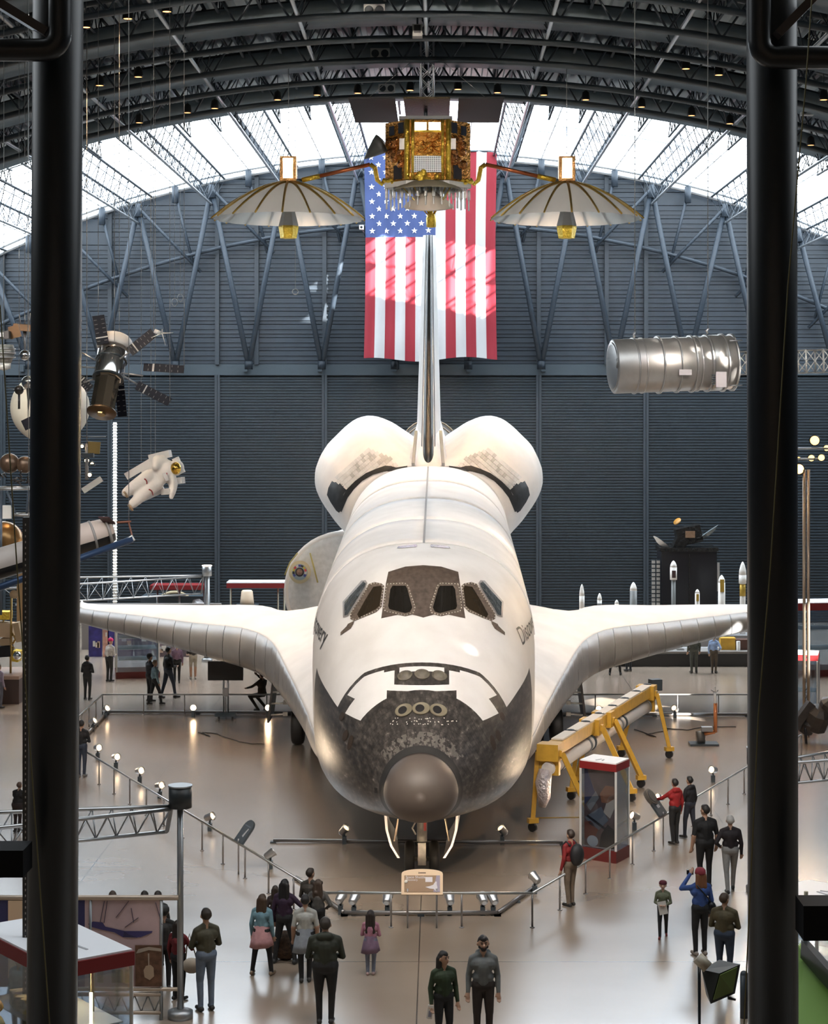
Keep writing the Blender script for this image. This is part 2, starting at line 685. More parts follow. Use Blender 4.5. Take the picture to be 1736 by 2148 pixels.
# ---- small downlights under the roof
lamp_me = MB().lathe([(.03, .34), (.05, .32), (.12, .26), (.15, .05), (.15, 0), (.12, 0), (.11, .06), (.0, .07)], n=12).mesh('lamp_can', M('lamp_can', (.02, .02, .02), .4, .5))
lens_me = MB().lathe([(.0, .035), (.115, .035), (.115, .01), (0, .0)], n=12).mesh('lamp_lens', M('lamp_lens', (1, .6, .3), .4, emit=((1, .42, .13), 5.0)))
bell_me = MB().cyl((0, 0, .3), (0, 0, 1.1), .015, n=5).mesh('hanger', steel_d)
lamp_px = [(268, 40), (350, 25), (180, 58), (290, 162), (209, 180), (292, 258), (393, 237), (450, 228), (582, 210), (665, 200), (750, 196),
           (860, 190), (960, 188), (1043, 195), (1140, 200), (1228, 210), (1345, 225), (1450, 243), (1530, 260), (1438, 145), (1507, 158), (1700, 305), (1727, 210)]
row_words = {}
lamp_n = 0


def downlight(p, label, k=1.0, tgt=None, size=70):
    global lamp_n
    t = thing('downlight', label, 'lamp', p, 'downlights under the roof', local=True)
    link('lamp_can', lamp_me, t)
    link('lamp_lens', lens_me, t)
    link('hanger', bell_me, t)
    q = V(p) + V((0, 0, -.06))
    spot(t, q, tgt or (q.x, q.y, 0), 900 * k, size, (1, .66, .38), .8, .1)


near_words = ['above the left front column', 'left of the skylight edge', 'beside the central mast', 'right of the skylight edge', 'above the right front column']
for i, (px, py) in enumerate(lamp_px):
    p = roof_hit(px, py, 1.5)
    rows = 'top row' if py < 100 else 'middle row' if py < 185 else 'row at the skylight edge'
    same = [q for q in lamp_px if (q[1] < 100) == (py < 100) and (100 <= q[1] < 185) == (100 <= py < 185)]
    n = sorted(same).index((px, py)) + 1
    ordn = ['first', 'second', 'third', 'fourth', 'fifth', 'sixth', 'seventh', 'eighth', 'ninth', 'tenth', 'eleventh', 'twelfth', 'thirteenth', 'fourteenth', 'fifteenth', 'sixteenth', 'seventeenth'][n - 1]
    downlight(p, 'small orange downlight, %s from left in the %s' % (ordn, rows))

# ---- twin-fan vents on the ducts
fan_m = M('fan_white', (.62, .64, .63), .5)
for (px, py, wpx, lab) in ((785, 23, 44, 'white twin-fan vent under the roof, topmost of three'), (797, 114, 40, 'white twin-fan vent in the middle of three'),
                           (811, 187, 34, 'white twin-fan vent nearest the skylight'), (1692, 235, 26, 'twin-fan vent beyond the right dark column')):
    p = roof_hit(px, py, 1.0)
    s = wpx * p.y / F
    t = thing('fan_vent', lab, 'vent', p)
    MB().box(p, (s, .3, s * .56)).obj('housing', fan_m, t)
    for sx in (-1, 1):
        c = p + V((sx * s * .25, -.16, 0))
        MB().lathe([(s * .17, 0), (s * .2, 0), (s * .2, .03), (s * .17, .03)], c, (0, -1, 0), 16).obj('fan_ring', steel_d, t)
        f = MB()
        for a in range(4):
            f.beam(c + V((cos(a * pi / 2 + .4), 0, sin(a * pi / 2 + .4))) * s * .03, c + V((cos(a * pi / 2 + .4), 0, sin(a * pi / 2 + .4))) * s * .17, s * .1, .012)
        f.obj('fan_blade', steel_d, t)

# ---- unseen roof spotlights added to brighten the orbiter, hung exhibits and floor
sp_me = MB().lathe([(.10, -.5), (.17, -.42), (.19, -.1), (.2, .0), (.17, .0), (.16, -.08), (0, -.09)], n=14).mesh('spot_barrel', black_m)
sp_ln = MB().lathe([(0, -.06), (.155, -.06), (.155, -.03), (0, -.02)], n=14).mesh('spot_lens', M('spot_lens', (1, .9, .75), .3, emit=((1, .8, .6), 8)))
for i, (x, y, tg, e, lab) in enumerate(((-8.5, 25, (-.8, 45, 4.2), 14000, 'leftmost'), (-3, 23, (0, 44, 3.4), 7000, 'second'), (3.5, 23, (0, 45, 4.4), 7000, 'third'), (9.5, 25, (1.5, 46, 4.5), 9000, 'fourth'),
                                    (-14, 30, (-6, 62, 3.2), 7000, 'outer left'), (14, 30, (6, 62, 3.2), 8000, 'outer right'),
                                    (-4.5, 30, (-1.5, 62, 18.3), 14000, 'over the gold satellite, left'), (4.5, 30, (1.5, 62, 18.3), 14000, 'over the gold satellite, right'),
                                    (-15, 34, (-9, 54, 10.5), 3800, 'aimed at the suspended spacesuit'), (13, 32, (6.6, 48, 11.6), 4500, 'aimed at the silver canister'),
                                    (-4, 41, (0, 58, 8), 5200, 'over the payload bay, left'), (4, 41, (0, 58, 8), 5200, 'over the payload bay, right'),
                                    (0, 28, (0, 36, 0), 5500, 'shining down before the nose'))):
    p = V((x, y, ZR(x) - 1.8))
    t = thing('added_spotlight', 'added unseen barrel spotlight high under the roof near the entrance, %s' % lab, 'lamp', p, 'added roof spotlights', local=True)
    q = (V(tg) - p).to_track_quat('Z', 'Y').to_euler()
    for n_, me in (('spot_barrel', sp_me), ('spot_lens', sp_ln)):
        link(n_, me, t, (0, 0, 0), q)
    MB().cyl((0, 0, .1), (0, 0, 1.9), .03, n=6).obj('hanger', black_m, t)
    spot(t, p + (V(tg) - p).normalized() * .05, tg, e * (.78 if y < 30 else .95), 34, (1, .86, .73), .7, .18)

for x in (-14, 0, 14):  # unseen lamps added to light the rear wall that metal parts mirror
    p = V((x, -14, ZR(x) - 1.6))
    downlight(p, 'added unseen wall washer lamp under the roof behind the viewpoint, ' + {-14: 'left', 0: 'middle', 14: 'right'}[x], 5.0, (x, -30, 10), 100)
# ================================================================== the space shuttle
SH_LOC, SH_P = V((0, 39.9, 3.97)), radians(4.35)
SH_M = Matrix.Translation(SH_LOC) @ Matrix.Rotation(SH_P, 4, 'X')
SH_I = SH_M.inverted()


def curve(tbl):
    """smooth monotone interpolation through (t, v) pairs"""
    n = len(tbl)
    xs_ = [a for a, _ in tbl]
    ys_ = [b for _, b in tbl]
    sl = [(ys_[i + 1] - ys_[i]) / (xs_[i + 1] - xs_[i]) for i in range(n - 1)]
    tg = [sl[0]] + [0 if sl[i - 1] * sl[i] <= 0 else 2 * sl[i - 1] * sl[i] / (sl[i - 1] + sl[i]) for i in range(1, n - 1)] + [sl[-1]]

    def f(t):
        if t <= xs_[0]:
            return ys_[0]
        if t >= xs_[-1]:
            return ys_[-1]
        i = 0
        while t > xs_[i + 1]:
            i += 1
        h = xs_[i + 1] - xs_[i]
        u = (t - xs_[i]) / h
        return (ys_[i] * (1 + 2 * u) * (1 - u) ** 2 + tg[i] * h * u * (1 - u) ** 2 + ys_[i + 1] * u * u * (3 - 2 * u) + tg[i + 1] * h * u * u * (u - 1))
    return f


f_top = curve([(0, -1.50), (.06, -1.28), (.15, -1.15), (.5, -.93), (1, -.68), (2, -.13), (3.4, .60), (4.4, 1.07), (4.9, 1.36), (5.6, 1.96), (6.1, 2.33), (6.6, 2.46), (7.2, 2.505), (8.8, 2.54), (27, 2.54), (30, 2.5), (34, 2.2)])
f_bot = curve([(0, -1.50), (.06, -1.76), (.15, -1.9), (.5, -2.13), (1, -2.3), (2, -2.55), (3, -2.74), (4.5, -2.95), (6, -3.1), (8.8, -3.25), (27, -3.35), (34, -3.0)])
f_hw = curve([(0, .0), (.06, .27), (.15, .42), (.5, .68), (.85, .80), (1.2, .97), (2, 1.41), (3, 1.87), (4, 2.19), (5, 2.41), (6, 2.57), (7, 2.68), (8.8, 2.79), (12, 2.80), (26, 2.76), (30, 2.8), (34, 2.7)])
_ft, _fb, _fh = f_top, f_bot, f_hw
_nk = lambda s: sqrt(max(0, 1 - (1 - min(s, .95) / .95) ** 2))
f_top = lambda s: -1.50 + .74 * _nk(s) if s < .85 else max(_ft(s), -1.5 + .74 * _nk(s)) if s < 1.1 else _ft(s)
f_bot = lambda s: -1.50 - .76 * _nk(s) if s < .85 else min(_fb(s), -1.5 - .76 * _nk(s)) if s < 1.1 else _fb(s)
f_hw = lambda s: .80 * _nk(s) if s < .85 else max(_fh(s), .80 * _nk(s)) if s < 1.1 else _fh(s)
f_mid = curve([(0, -1.50), (1, -1.62), (3, -1.55), (6, -1.1), (8.8, -.3), (34, -.3)])
f_nu = curve([(0, 2), (3, 2.0), (6, 2.15), (8.8, 2.45), (34, 2.45)])
f_nl = curve([(0, 2), (1, 2.2), (3, 3.0), (5, 3.6), (8.8, 5), (34, 5)])


def fus(s, th, off=0.0):
    """point on the fuselage skin; th = 0 right side, pi/2 top, -pi/2 bottom"""
    c, sn = cos(th), sin(th)
    b, zm = f_hw(s), f_mid(s)
    if sn >= 0:
        n, h = f_nu(s), f_top(s) - zm
    else:
        n, h = f_nl(s), zm - f_bot(s)
    x = b * math.copysign(abs(c) ** (2 / n), c)
    z = zm + h * math.copysign(abs(sn) ** (2 / n), sn)
    p = V((x, s, z))
    if off:
        e = .02
        q1 = fus(s, th + e) - fus(s, th - e)
        q2 = fus(s + e, th) - fus(max(s - e, .001), th)
        nn = q1.cross(q2)
        if nn.length > 1e-9:
            nn.normalize()
            if nn.dot(V((p.x, 0, p.z - zm))) < 0:
                nn = -nn
            p += nn * off
    return p


def fus_x(s, w_):
    b, zm = f_hw(s), f_mid(s)
    if w_ >= zm:
        t = (w_ - zm) / (f_top(s) - zm)
        n = f_nu(s)
    else:
        t = (zm - w_) / (zm - f_bot(s))
        n = f_nl(s)
    t = min(max(t, 0), 1)
    return b * (1 - t ** n) ** (1 / n)


def shuttle_mat():
    m = M('shuttle_skin', (.8, .78, .75), .55)
    nt = m.node_tree
    L = nt.links.new
    b = nt.nodes['Principled BSDF']
    tc = nt.nodes.new('ShaderNodeTexCoord')
    sp = nt.nodes.new('ShaderNodeSeparateXYZ')
    L(tc.outputs['Object'], sp.inputs[0])
    X, S, W = sp.outputs

    def op(o, a, b_=None):
        n = nt.nodes.new('ShaderNodeMath')
        n.operation = o
        for i, q in enumerate((a, b_)):
            if q is None:
                continue
            if isinstance(q, (int, float)):
                n.inputs[i].default_value = q
            else:
                L(q, n.inputs[i])
        return n.outputs[0]
    AX = op('ABSOLUTE', X)
    lt = lambda a, b_: op('LESS_THAN', a, b_)
    gt = lambda a, b_: op('GREATER_THAN', a, b_)
    AND = lambda *q: q[0] if len(q) == 1 else op('MULTIPLY', q[0], AND(*q[1:]))
    OR = lambda *q: q[0] if len(q) == 1 else op('MAXIMUM', q[0], OR(*q[1:]))
    NOT = lambda a: op('SUBTRACT', 1.0, a)
    X2 = op('MULTIPLY', X, X)
    S2 = op('SUBTRACT', S, op('MULTIPLY', X2, .45))
    S3 = op('SUBTRACT', S, op('MINIMUM', op('MULTIPLY', X2, .2), .34))
    nose = OR(lt(S, 2.6), AND(lt(S2, 2.56), lt(AX, .77)))
    side = AND(lt(op('SUBTRACT', W, op('MULTIPLY', op('MAXIMUM', op('SUBTRACT', S, 3.6), 0.0), .14)), -.5), lt(S, 6.35))
    belly = lt(W, -2.95)
    ring = AND(gt(S3, 3.33), lt(S3, 3.45))
    step = AND(gt(S, 3.3), lt(S3, 3.4), lt(W, -.17))
    box = AND(lt(AX, .61), gt(S2, 2.74), lt(S3, 3.4))
    strip = AND(lt(AX, .50), gt(S3, 3.17), lt(S3, 3.325))
    tabs = AND(lt(AX, .85), gt(S3, 3.26), lt(S3, 3.4), gt(AX, .55))
    blk = OR(nose, side, belly, ring, step, tabs, AND(box, NOT(strip)))
    # colours
    def noise(sc_, det=6, vec=None):
        n = nt.nodes.new('ShaderNodeTexNoise')
        n.inputs['Scale'].default_value = sc_
        n.inputs['Detail'].default_value = det
        L(vec or tc.outputs['Object'], n.inputs['Vector'])
        return n.outputs['Fac']

    def ramp(fac, stops):
        r = nt.nodes.new('ShaderNodeValToRGB')
        e = r.color_ramp.elements
        while len(e) < len(stops):
            e.new(.5)
        for i, (p_, c_) in enumerate(stops):
            e[i].position = p_
            e[i].color = (*c_, 1)
        L(fac, r.inputs[0])
        return r.outputs[0]
    mp = nt.nodes.new('ShaderNodeMapping')
    mp.inputs['Scale'].default_value = (9, 1.2, 9)
    L(tc.outputs['Object'], mp.inputs[0])
    bcol = ramp(noise(1.1, 8, mp.outputs[0]), [(.30, (.028, .025, .023)), (.52, (.062, .054, .048)), (.66, (.11, .095, .083)), (.78, (.34, .30, .27))])
    wcol = ramp(noise(.9, 6), [(.3, (.70, .675, .65)), (.6, (.80, .78, .76))])
    scuff = ramp(noise(3.2, 3, mp.outputs[0]), [(.70, (0, 0, 0)), (.78, (1, 1, 1))])
    mxs = nt.nodes.new('ShaderNodeMix'); mxs.data_type = 'RGBA'
    L(op('MULTIPLY', scuff, .35), mxs.inputs[0]); L(wcol, mxs.inputs[6]); mxs.inputs[7].default_value = (.52, .40, .32, 1)
    # tile joints
    br = nt.nodes.new('ShaderNodeTexBrick')
    br.inputs['Scale'].default_value = 1.0
    br.inputs['Brick Width'].default_value = .17
    br.inputs['Row Height'].default_value = .17
    br.inputs['Mortar Size'].default_value = .006
    br.inputs['Color1'].default_value = (1, 1, 1, 1)
    br.inputs['Color2'].default_value = (.82, .82, .82, 1)
    br.inputs['Mortar'].default_value = (.55, .55, .55, 1)
    cb = nt.nodes.new('ShaderNodeCombineXYZ')
    L(op('ADD', X, op('MULTIPLY', W, .6)), cb.inputs[0]); L(S, cb.inputs[1])
    L(cb.outputs[0], br.inputs['Vector'])
    bt = nt.nodes.new('ShaderNodeMix'); bt.data_type = 'RGBA'; bt.blend_type = 'MULTIPLY'
    bt.inputs[0].default_value = 1
    L(bcol, bt.inputs[6]); L(br.outputs[0], bt.inputs[7])
    wear = AND(gt(S, 1.0), lt(S, 1.42), gt(W, -1.0), gt(noise(1.6, 8, mp.outputs[0]), .5))
    bw = nt.nodes.new('ShaderNodeMix'); bw.data_type = 'RGBA'
    L(op('MULTIPLY', wear, .28), bw.inputs[0]); L(bt.outputs[2], bw.inputs[6]); bw.inputs[7].default_value = (.36, .32, .28, 1)
    bt = bw
    mx = nt.nodes.new('ShaderNodeMix'); mx.data_type = 'RGBA'
    L(blk, mx.inputs[0]); L(mxs.outputs[2], mx.inputs[6]); L(bt.outputs[2], mx.inputs[7])
    under = AND(gt(S, 8.8), lt(S, 26.85), gt(W, .25))  # grey beneath the doors: shade of their gaps put into the colour
    mx2 = nt.nodes.new('ShaderNodeMix'); mx2.data_type = 'RGBA'
    L(under, mx2.inputs[0]); L(mx.outputs[2], mx2.inputs[6]); mx2.inputs[7].default_value = (.3, .3, .3, 1)
    L(mx2.outputs[2], b.inputs['Base Color'])
    rr = op('SUBTRACT', .6, op('MULTIPLY', blk, .22))
    L(rr, b.inputs['Roughness'])
    return m


skin = shuttle_mat()
sh_white = M('blanket_white', (.79, .78, .77), .6, var=(1.2, .06), bump=(22, .12, .01))
sh_black = M('tile_black', (.035, .032, .03), .42, var=(6, .4))
sh_frame = M('window_frame_tile', (.13, .10, .078), .5, var=(14, .35))
rcc = M('carbon_grey', (.235, .23, .225), .38, 0, .5, var=(1.4, .12))
rcc_nose = M('nose_cap_carbon', (.105, .083, .07), .5, 0, .5, var=(1.0, .18))
rub = M('rubber', (.012, .012, .012), .6)
gear_m = M('gear_grey', (.42, .40, .37), .4, .3, var=(8, .2))

SH = thing('space_shuttle', 'white space shuttle orbiter with black nose and spread wings', 'spacecraft', SH_LOC, local=True)
SH.rotation_euler = (SH_P, 0, 0)


def shl(mb):
    """world-built geometry -> shuttle coordinates"""
    mb.v = [tuple(SH_I @ V(p)) for p in mb.v]
    return mb


# ---- fuselage and nose cap
NT = 72
ths = [-pi / 2 + 2 * pi * i / NT for i in range(NT)]
ss = [.0, .012, .03, .06, .1, .16, .24, .34, .46, .6, .74, .84]
MB().loft([[fus(s, t) for t in ths] for s in ss]).obj('nose_cap', rcc_nose, SH)
ss = [.86]
while ss[-1] < 8.8:
    ss.append(ss[-1] + .12)
while ss[-1] < 34:
    ss.append(ss[-1] + .6)
fmb = MB().loft([[fus(s, t) for t in ths] for s in ss])
bvh_f = BVHTree.FromPolygons([V(p) for p in fmb.v], fmb.f)
fmb.obj('fuselage', skin, SH)
MB().loft([[fus(s, t, .004) for t in ths] for s in (.83, .87, .92, .98, 1.04)], caps=False).obj('cap_seal', M('seal_dark', (.03, .028, .026), .5), SH)

# ---- payload bay doors: four panels a side
for sd in (0, 1):
    for a, b_ in ((8.8, 13.1), (13.1, 17.7), (17.7, 22.2), (22.2, 26.8)):
        rings = []
        for j in range(7):
            s = a + .02 + (b_ - a - .04) * j / 6
            rg = []
            for o in (.03, -.01):
                tt = [(.12 + (pi / 2 - .0035 - .12) * i / 18) for i in range(19)]
                if o < 0:
                    tt = tt[::-1]
                for t in tt:
                    p = fus(s, t, o)
                    rg.append(V((p.x if sd else -p.x, p.y, p.z)))
            rings.append(rg)
        MB().loft(rings).obj('payload_bay_door', sh_white, SH)

# ---- patches laid on the skin
cam_l = SH_I @ V((CAMX, 0, CAMZ))


def on_skin(px, py, bvh=None):
    d = (SH_I @ P(px, py, 60)) - cam_l
    d.normalize()
    h = (bvh or bvh_f).ray_cast(cam_l, d)
    return (h[0], h[1]) if h[0] is not None else (None, None)


def patch(name, poly, mat, off=.012, mirror=True, bvh=None, step=4.0, thick=.02, both=True):
    """a piece of skin covering: outline given on the photo, laid on the real surface, built on both sides"""
    pts = [V((x, y)) for x, y in poly]
    n = len(pts)
    bd = []
    for i in range(n):
        a, b_ = pts[i], pts[(i + 1) % n]
        k = max(1, int((b_ - a).length / step))
        bd += [a + (b_ - a) * j / k for j in range(k)]
    nb = len(bd)
    x0, x1 = min(p.x for p in bd), max(p.x for p in bd)
    y0, y1 = min(p.y for p in bd), max(p.y for p in bd)
    ins = []
    x = x0 + step / 2
    while x < x1:
        y = y0 + step / 2
        while y < y1:
            ins.append(V((x, y)))
            y += step
        x += step
    r = delaunay_2d_cdt(bd + ins, [(i, (i + 1) % nb) for i in range(nb)], [], 1, 1e-4)
    vs, fs = r[0], r[2]
    if not fs:
        r = delaunay_2d_cdt(bd + ins, [], [list(range(nb))], 1, 1e-4)
        vs, fs = r[0], r[2]
    q, bad = [], set()
    for i, p in enumerate(vs):
        h, nn = on_skin(p.x, p.y, bvh)
        if h is None:
            bad.add(i)
            q.append(V((0, 0, 0)))
        else:
            if nn.dot(cam_l - h) < 0:
                nn = -nn
            q.append(h + nn * off)
    fs = [f for f in fs if not any(i in bad for i in f)]
    res = []
    for sgn in ((1, -1) if mirror else (1,)):
        mb = MB()
        used = sorted({i for f in fs for i in f})
        ix = {j: k for k, j in enumerate(used)}
        mb.add([V((q[j].x * sgn, q[j].y, q[j].z)) for j in used], [[ix[i] for i in f] for f in fs], 0, True)
        res.append(mb.obj(name, mat, SH))
    return res


zx = lambda x, y: (640 + x / 6.677, 1140 + y / 6.677)
C0 = 887.5        # shuttle centre line near the windows
# black tile field around the two middle windows (built whole)
half = [(814.5, 1200), (850, 1189), (C0, 1186)]
bot = [zx(1065, 1052), zx(1300, 1000), zx(1400, 1024), zx(1500, 1000), zx(1560, 1015)]
mir = lambda p: (2 * C0 - p[0], p[1])
fld = half + [mir(p) for p in half[:2][::-1]] + [mir(p) for p in bot] + [(C0, 1296)] + bot[::-1] + [zx(1130, 560)]
patch('windshield_tiles', fld, M('windshield_tile', (.085, .062, .048), .5, var=(9, .35)), .008, False)


def window(glass_px, frame_px, fm=sh_frame, gm=None, dots=True):
    a = patch('window_frame', frame_px, fm, .016)
    b_ = patch('window_pane', glass_px, gm, .024)
    for k, o in enumerate(a):
        b_[k].parent = o
    if dots:
        for k, sgn in enumerate((1, -1)):
            mb = MB()
            n = len(frame_px)
            cx_, cy_ = sum(p[0] for p in frame_px) / n, sum(p[1] for p in frame_px) / n
            acc = 0
            for i in range(n):
                p0, p1 = V(frame_px[i]), V(frame_px[(i + 1) % n])
                ln = (p1 - p0).length
                while acc < ln:
                    p = p0 + (p1 - p0) * acc / ln
                    p = p + (V((cx_, cy_)) - p).normalized() * 2.2
                    h, nn = on_skin(p.x, p.y)
                    if h is not None:
                        h = h + nn * (.02 if nn.dot(cam_l - h) > 0 else -.02)
                        mb.sphere((h.x * sgn, h.y, h.z), .013, 6, 4)
                    acc += 6.5
                acc -= ln
            mb.obj('frame_bolts', M('bolt_white', (.75, .70, .62), .5), a[k])['kind'] = 'stuff'


gl_dark = M('window_dark', (.012, .010, .008), .06, 0, .6)
gl_brown = M('window_brown', (.030, .022, .014), .08, 0, .6)
gl_sky = M('window_silver', (.55, .60, .63), .05, .9)
window([zx(*p) for p in ((1225, 600), (1405, 600), (1430, 640), (1500, 905), (1470, 965), (1400, 985), (1180, 925), (1165, 885), (1195, 650))],
       [zx(*p) for p in ((1150, 560), (1400, 548), (1450, 590), (1550, 900), (1530, 985), (1400, 1024), (1280, 1000), (1110, 965), (1085, 900), (1120, 640))], gm=gl_dark)
window([zx(*p) for p in ((960, 615), (1065, 600), (1080, 640), (1045, 880), (990, 930), (760, 1045), (735, 1000), (850, 790))],
       [zx(*p) for p in ((890, 575), (970, 546), (1070, 565), (1110, 600), (1075, 890), (1000, 965), (690, 1090), (635, 1060), (635, 990), (860, 630))], gm=gl_brown)
window([zx(*p) for p in ((820, 540), (855, 570), (840, 620), (650, 920), (605, 1000), (560, 1015), (555, 830))],
       [zx(*p) for p in ((790, 525), (850, 520), (875, 560), (850, 640), (660, 940), (610, 1020), (535, 1040), (530, 820))], M('window_rim', (.28, .26, .25), .4), gl_sky, False)
patch('tile_strip', [zx(*p) for p in ((690, 1085), (600, 1130), (585, 1160), (500, 1245), (497, 1290), (640, 1195), (680, 1130))], sh_frame, .012)
patch('overhead_window', [(832, 1151), (835, 1147), (873, 1142.5), (874.5, 1146), (873, 1148)], M('overhead_pane', (.05, .03, .02), .2), .012)

# ---- reaction jets in the nose
beige = M('jet_rim', (.21, .18, .12), .5)
dark_h = M('jet_dark', (.015, .013, .012), .5)
for i, (px, py) in enumerate(((847, 1491), (883, 1487.5), (919, 1491))):
    h, nn = on_skin(px, py)
    if nn.dot(cam_l - h) < 0:
        nn = -nn
    r = .19
    mb = MB().lathe([(r * .9, -.02), (r * 1.0, .01), (r * 1.04, .03), (r * .97, .038), (r * .90, .02), (r * .2, .016), (0, .016)], h, nn, 24)
    t = mb.obj('thruster', beige, SH)
    side_v = V((1, 0, 0)) - nn * nn.x  # dark offset throat: shade inside the hollow put into the colour
    MB().sphere(h + nn * .012 - side_v * r * .16 + V((0, r * .1, 0)), 1, 14, 8, rot=Matrix((side_v.normalized() * r * .66, nn.cross(side_v).normalized() * r * .84, nn * .026)).transposed()).obj('thruster_throat', dark_h, t)
for i, (px, py) in enumerate(((849, 1418), (885, 1415), (921, 1418))):
    h, nn = on_skin(px, py)
    if nn.dot(cam_l - h) < 0:
        nn = -nn
    r = .165
    mb = MB().lathe([(r * 1.0, -.02), (r * 1.06, .02), (r * .98, .03), (r * .9, .012), (r * .78, .05), (r * .45, .085), (0, .1)], h, nn, 20)
    mb.obj('thruster_cover', M('jet_cover', (.14, .12, .09), .5, var=(8, .2)), SH)
for px, py, a, b_ in ((717, 1503, 5, 9), (724.5, 1543, 5.5, 12), (735, 1558, 5, 16)):
    patch('side_thruster', [(px + a * cos(t) + b_ * .22 * sin(t), py - b_ * sin(t)) for t in [2 * pi * i / 14 for i in range(14)]], M('side_jet', (.045, .03, .02), .5), .012, True)
patch('static_port', [(785.5, 1652), (792, 1653), (792, 1664), (786, 1663)], dark_h, .01, False)
pts = []
mb = MB()
for k in range(46):
    x = 812 + random.random() * 146
    y = 1502 + random.choice((4, 10, 16)) + random.random() * 3
    h, nn = on_skin(x, y)
    if h is not None:
        mb.sphere(h, .014, 6, 4)
mb.obj('tile_plugs', M('plug_white', (.8, .76, .68), .5), SH)['kind'] = 'stuff'

# ---- lettering on the cabin sides
tcv = bpy.data.curves.new('lettering', 'FONT')
tcv.body = 'Discovery'
tob = bpy.data.objects.new('lettering', tcv)
COL.objects.link(tob)
dg = bpy.context.evaluated_depsgraph_get()
tme = bpy.data.meshes.new_from_object(tob.evaluated_get(dg))
bpy.data.objects.remove(tob)
bm = bmesh.new()
bm.from_mesh(tme)
bmesh.ops.triangulate(bm, faces=bm.faces)
bmesh.ops.subdivide_edges(bm, edges=bm.edges, cuts=1)
xm = max(v.co.x for v in bm.verts)
LS, LH = 3.0, .60
for sgn in (1, -1):
    mb = MB()
    vs = []
    for v in bm.verts:
        u, h = v.co.x / xm, v.co.y
        s = 6.1 + (u * LS if sgn > 0 else (1 - u) * LS)
        w_ = .47 + h * LH
        vs.append(V((sgn * (fus_x(s, w_) + .014), s, w_)))
    bm.verts.index_update()
    mb.add(vs, [[v.index for v in f.verts] for f in bm.faces])
    mb.obj('name_lettering', M('lettering_black', (.02, .018, .016), .5), SH, fixn=False)
bm.free()

# ---- wings
le_pts = [(2.62, 8.4), (2.85, 9.6), (3.25, 12.2), (4.0, 16.2), (4.55, 18.7), (4.95, 20.3), (5.3, 21.1), (5.75, 21.7), (6.5, 22.4), (8, 23.75), (10.2, 25.6), (11.75, 26.85), (12.25, 27.4), (12.42, 28.1)]
cum = [0]
for a, b_ in zip(le_pts, le_pts[1:]):
    cum.append(cum[-1] + hypot(b_[0] - a[0], b_[1] - a[1]))
le_y = curve(list(zip(cum, [p[0] for p in le_pts])))
le_s = curve(list(zip(cum, [p[1] for p in le_pts])))
w_bot = curve([(2.6, -2.97), (3.2, -3.22), (4.2, -3.55), (4.9, -3.68), (5.5, -3.62), (8, -3.38), (12.4, -3.03)])
w_h = curve([(2.6, .36), (3.2, .5), (4, .82), (4.9, 1.2), (5.6, 1.22), (8, .9), (12.4, .46)])
w_t = curve([(2.6, 1.3), (4.2, 1.5), (5.2, 1.58), (8, 1.16), (12.4, .52)])
w_e = curve([(2.6, .55), (4, .8), (5.2, 1.0), (8, .85), (12.4, .5)])
TE = 29.4


def wing_pt(y, s0, q, up):
    """airfoil height at distance q behind the leading edge"""
    wb_, h, t, e = w_bot(y), w_h(y), w_t(y), w_e(y)
    zc = wb_ + .40 * h
    c = TE - s0
    if q < e:
        k = sqrt(max(0, 1 - (1 - q / e) ** 2))
        return zc + (wb_ + h - zc) * k if up else zc - (zc - wb_) * k
    if not up:
        f = max(0, (q - .7 * c) / (.3 * c))
        return wb_ + .12 * t * f * f
    qc = max(e + .6, max(24.4, s0 + min(.45 * c, 3.6)) - s0)
    if q < qc:
        u = (q - e) / (qc - e)
        return wb_ + h + (t - h) * (u * (2 - u))
    u = (q - qc) / (c - qc)
    return wb_ + t + (.20 * t - t) * u ** 1.6


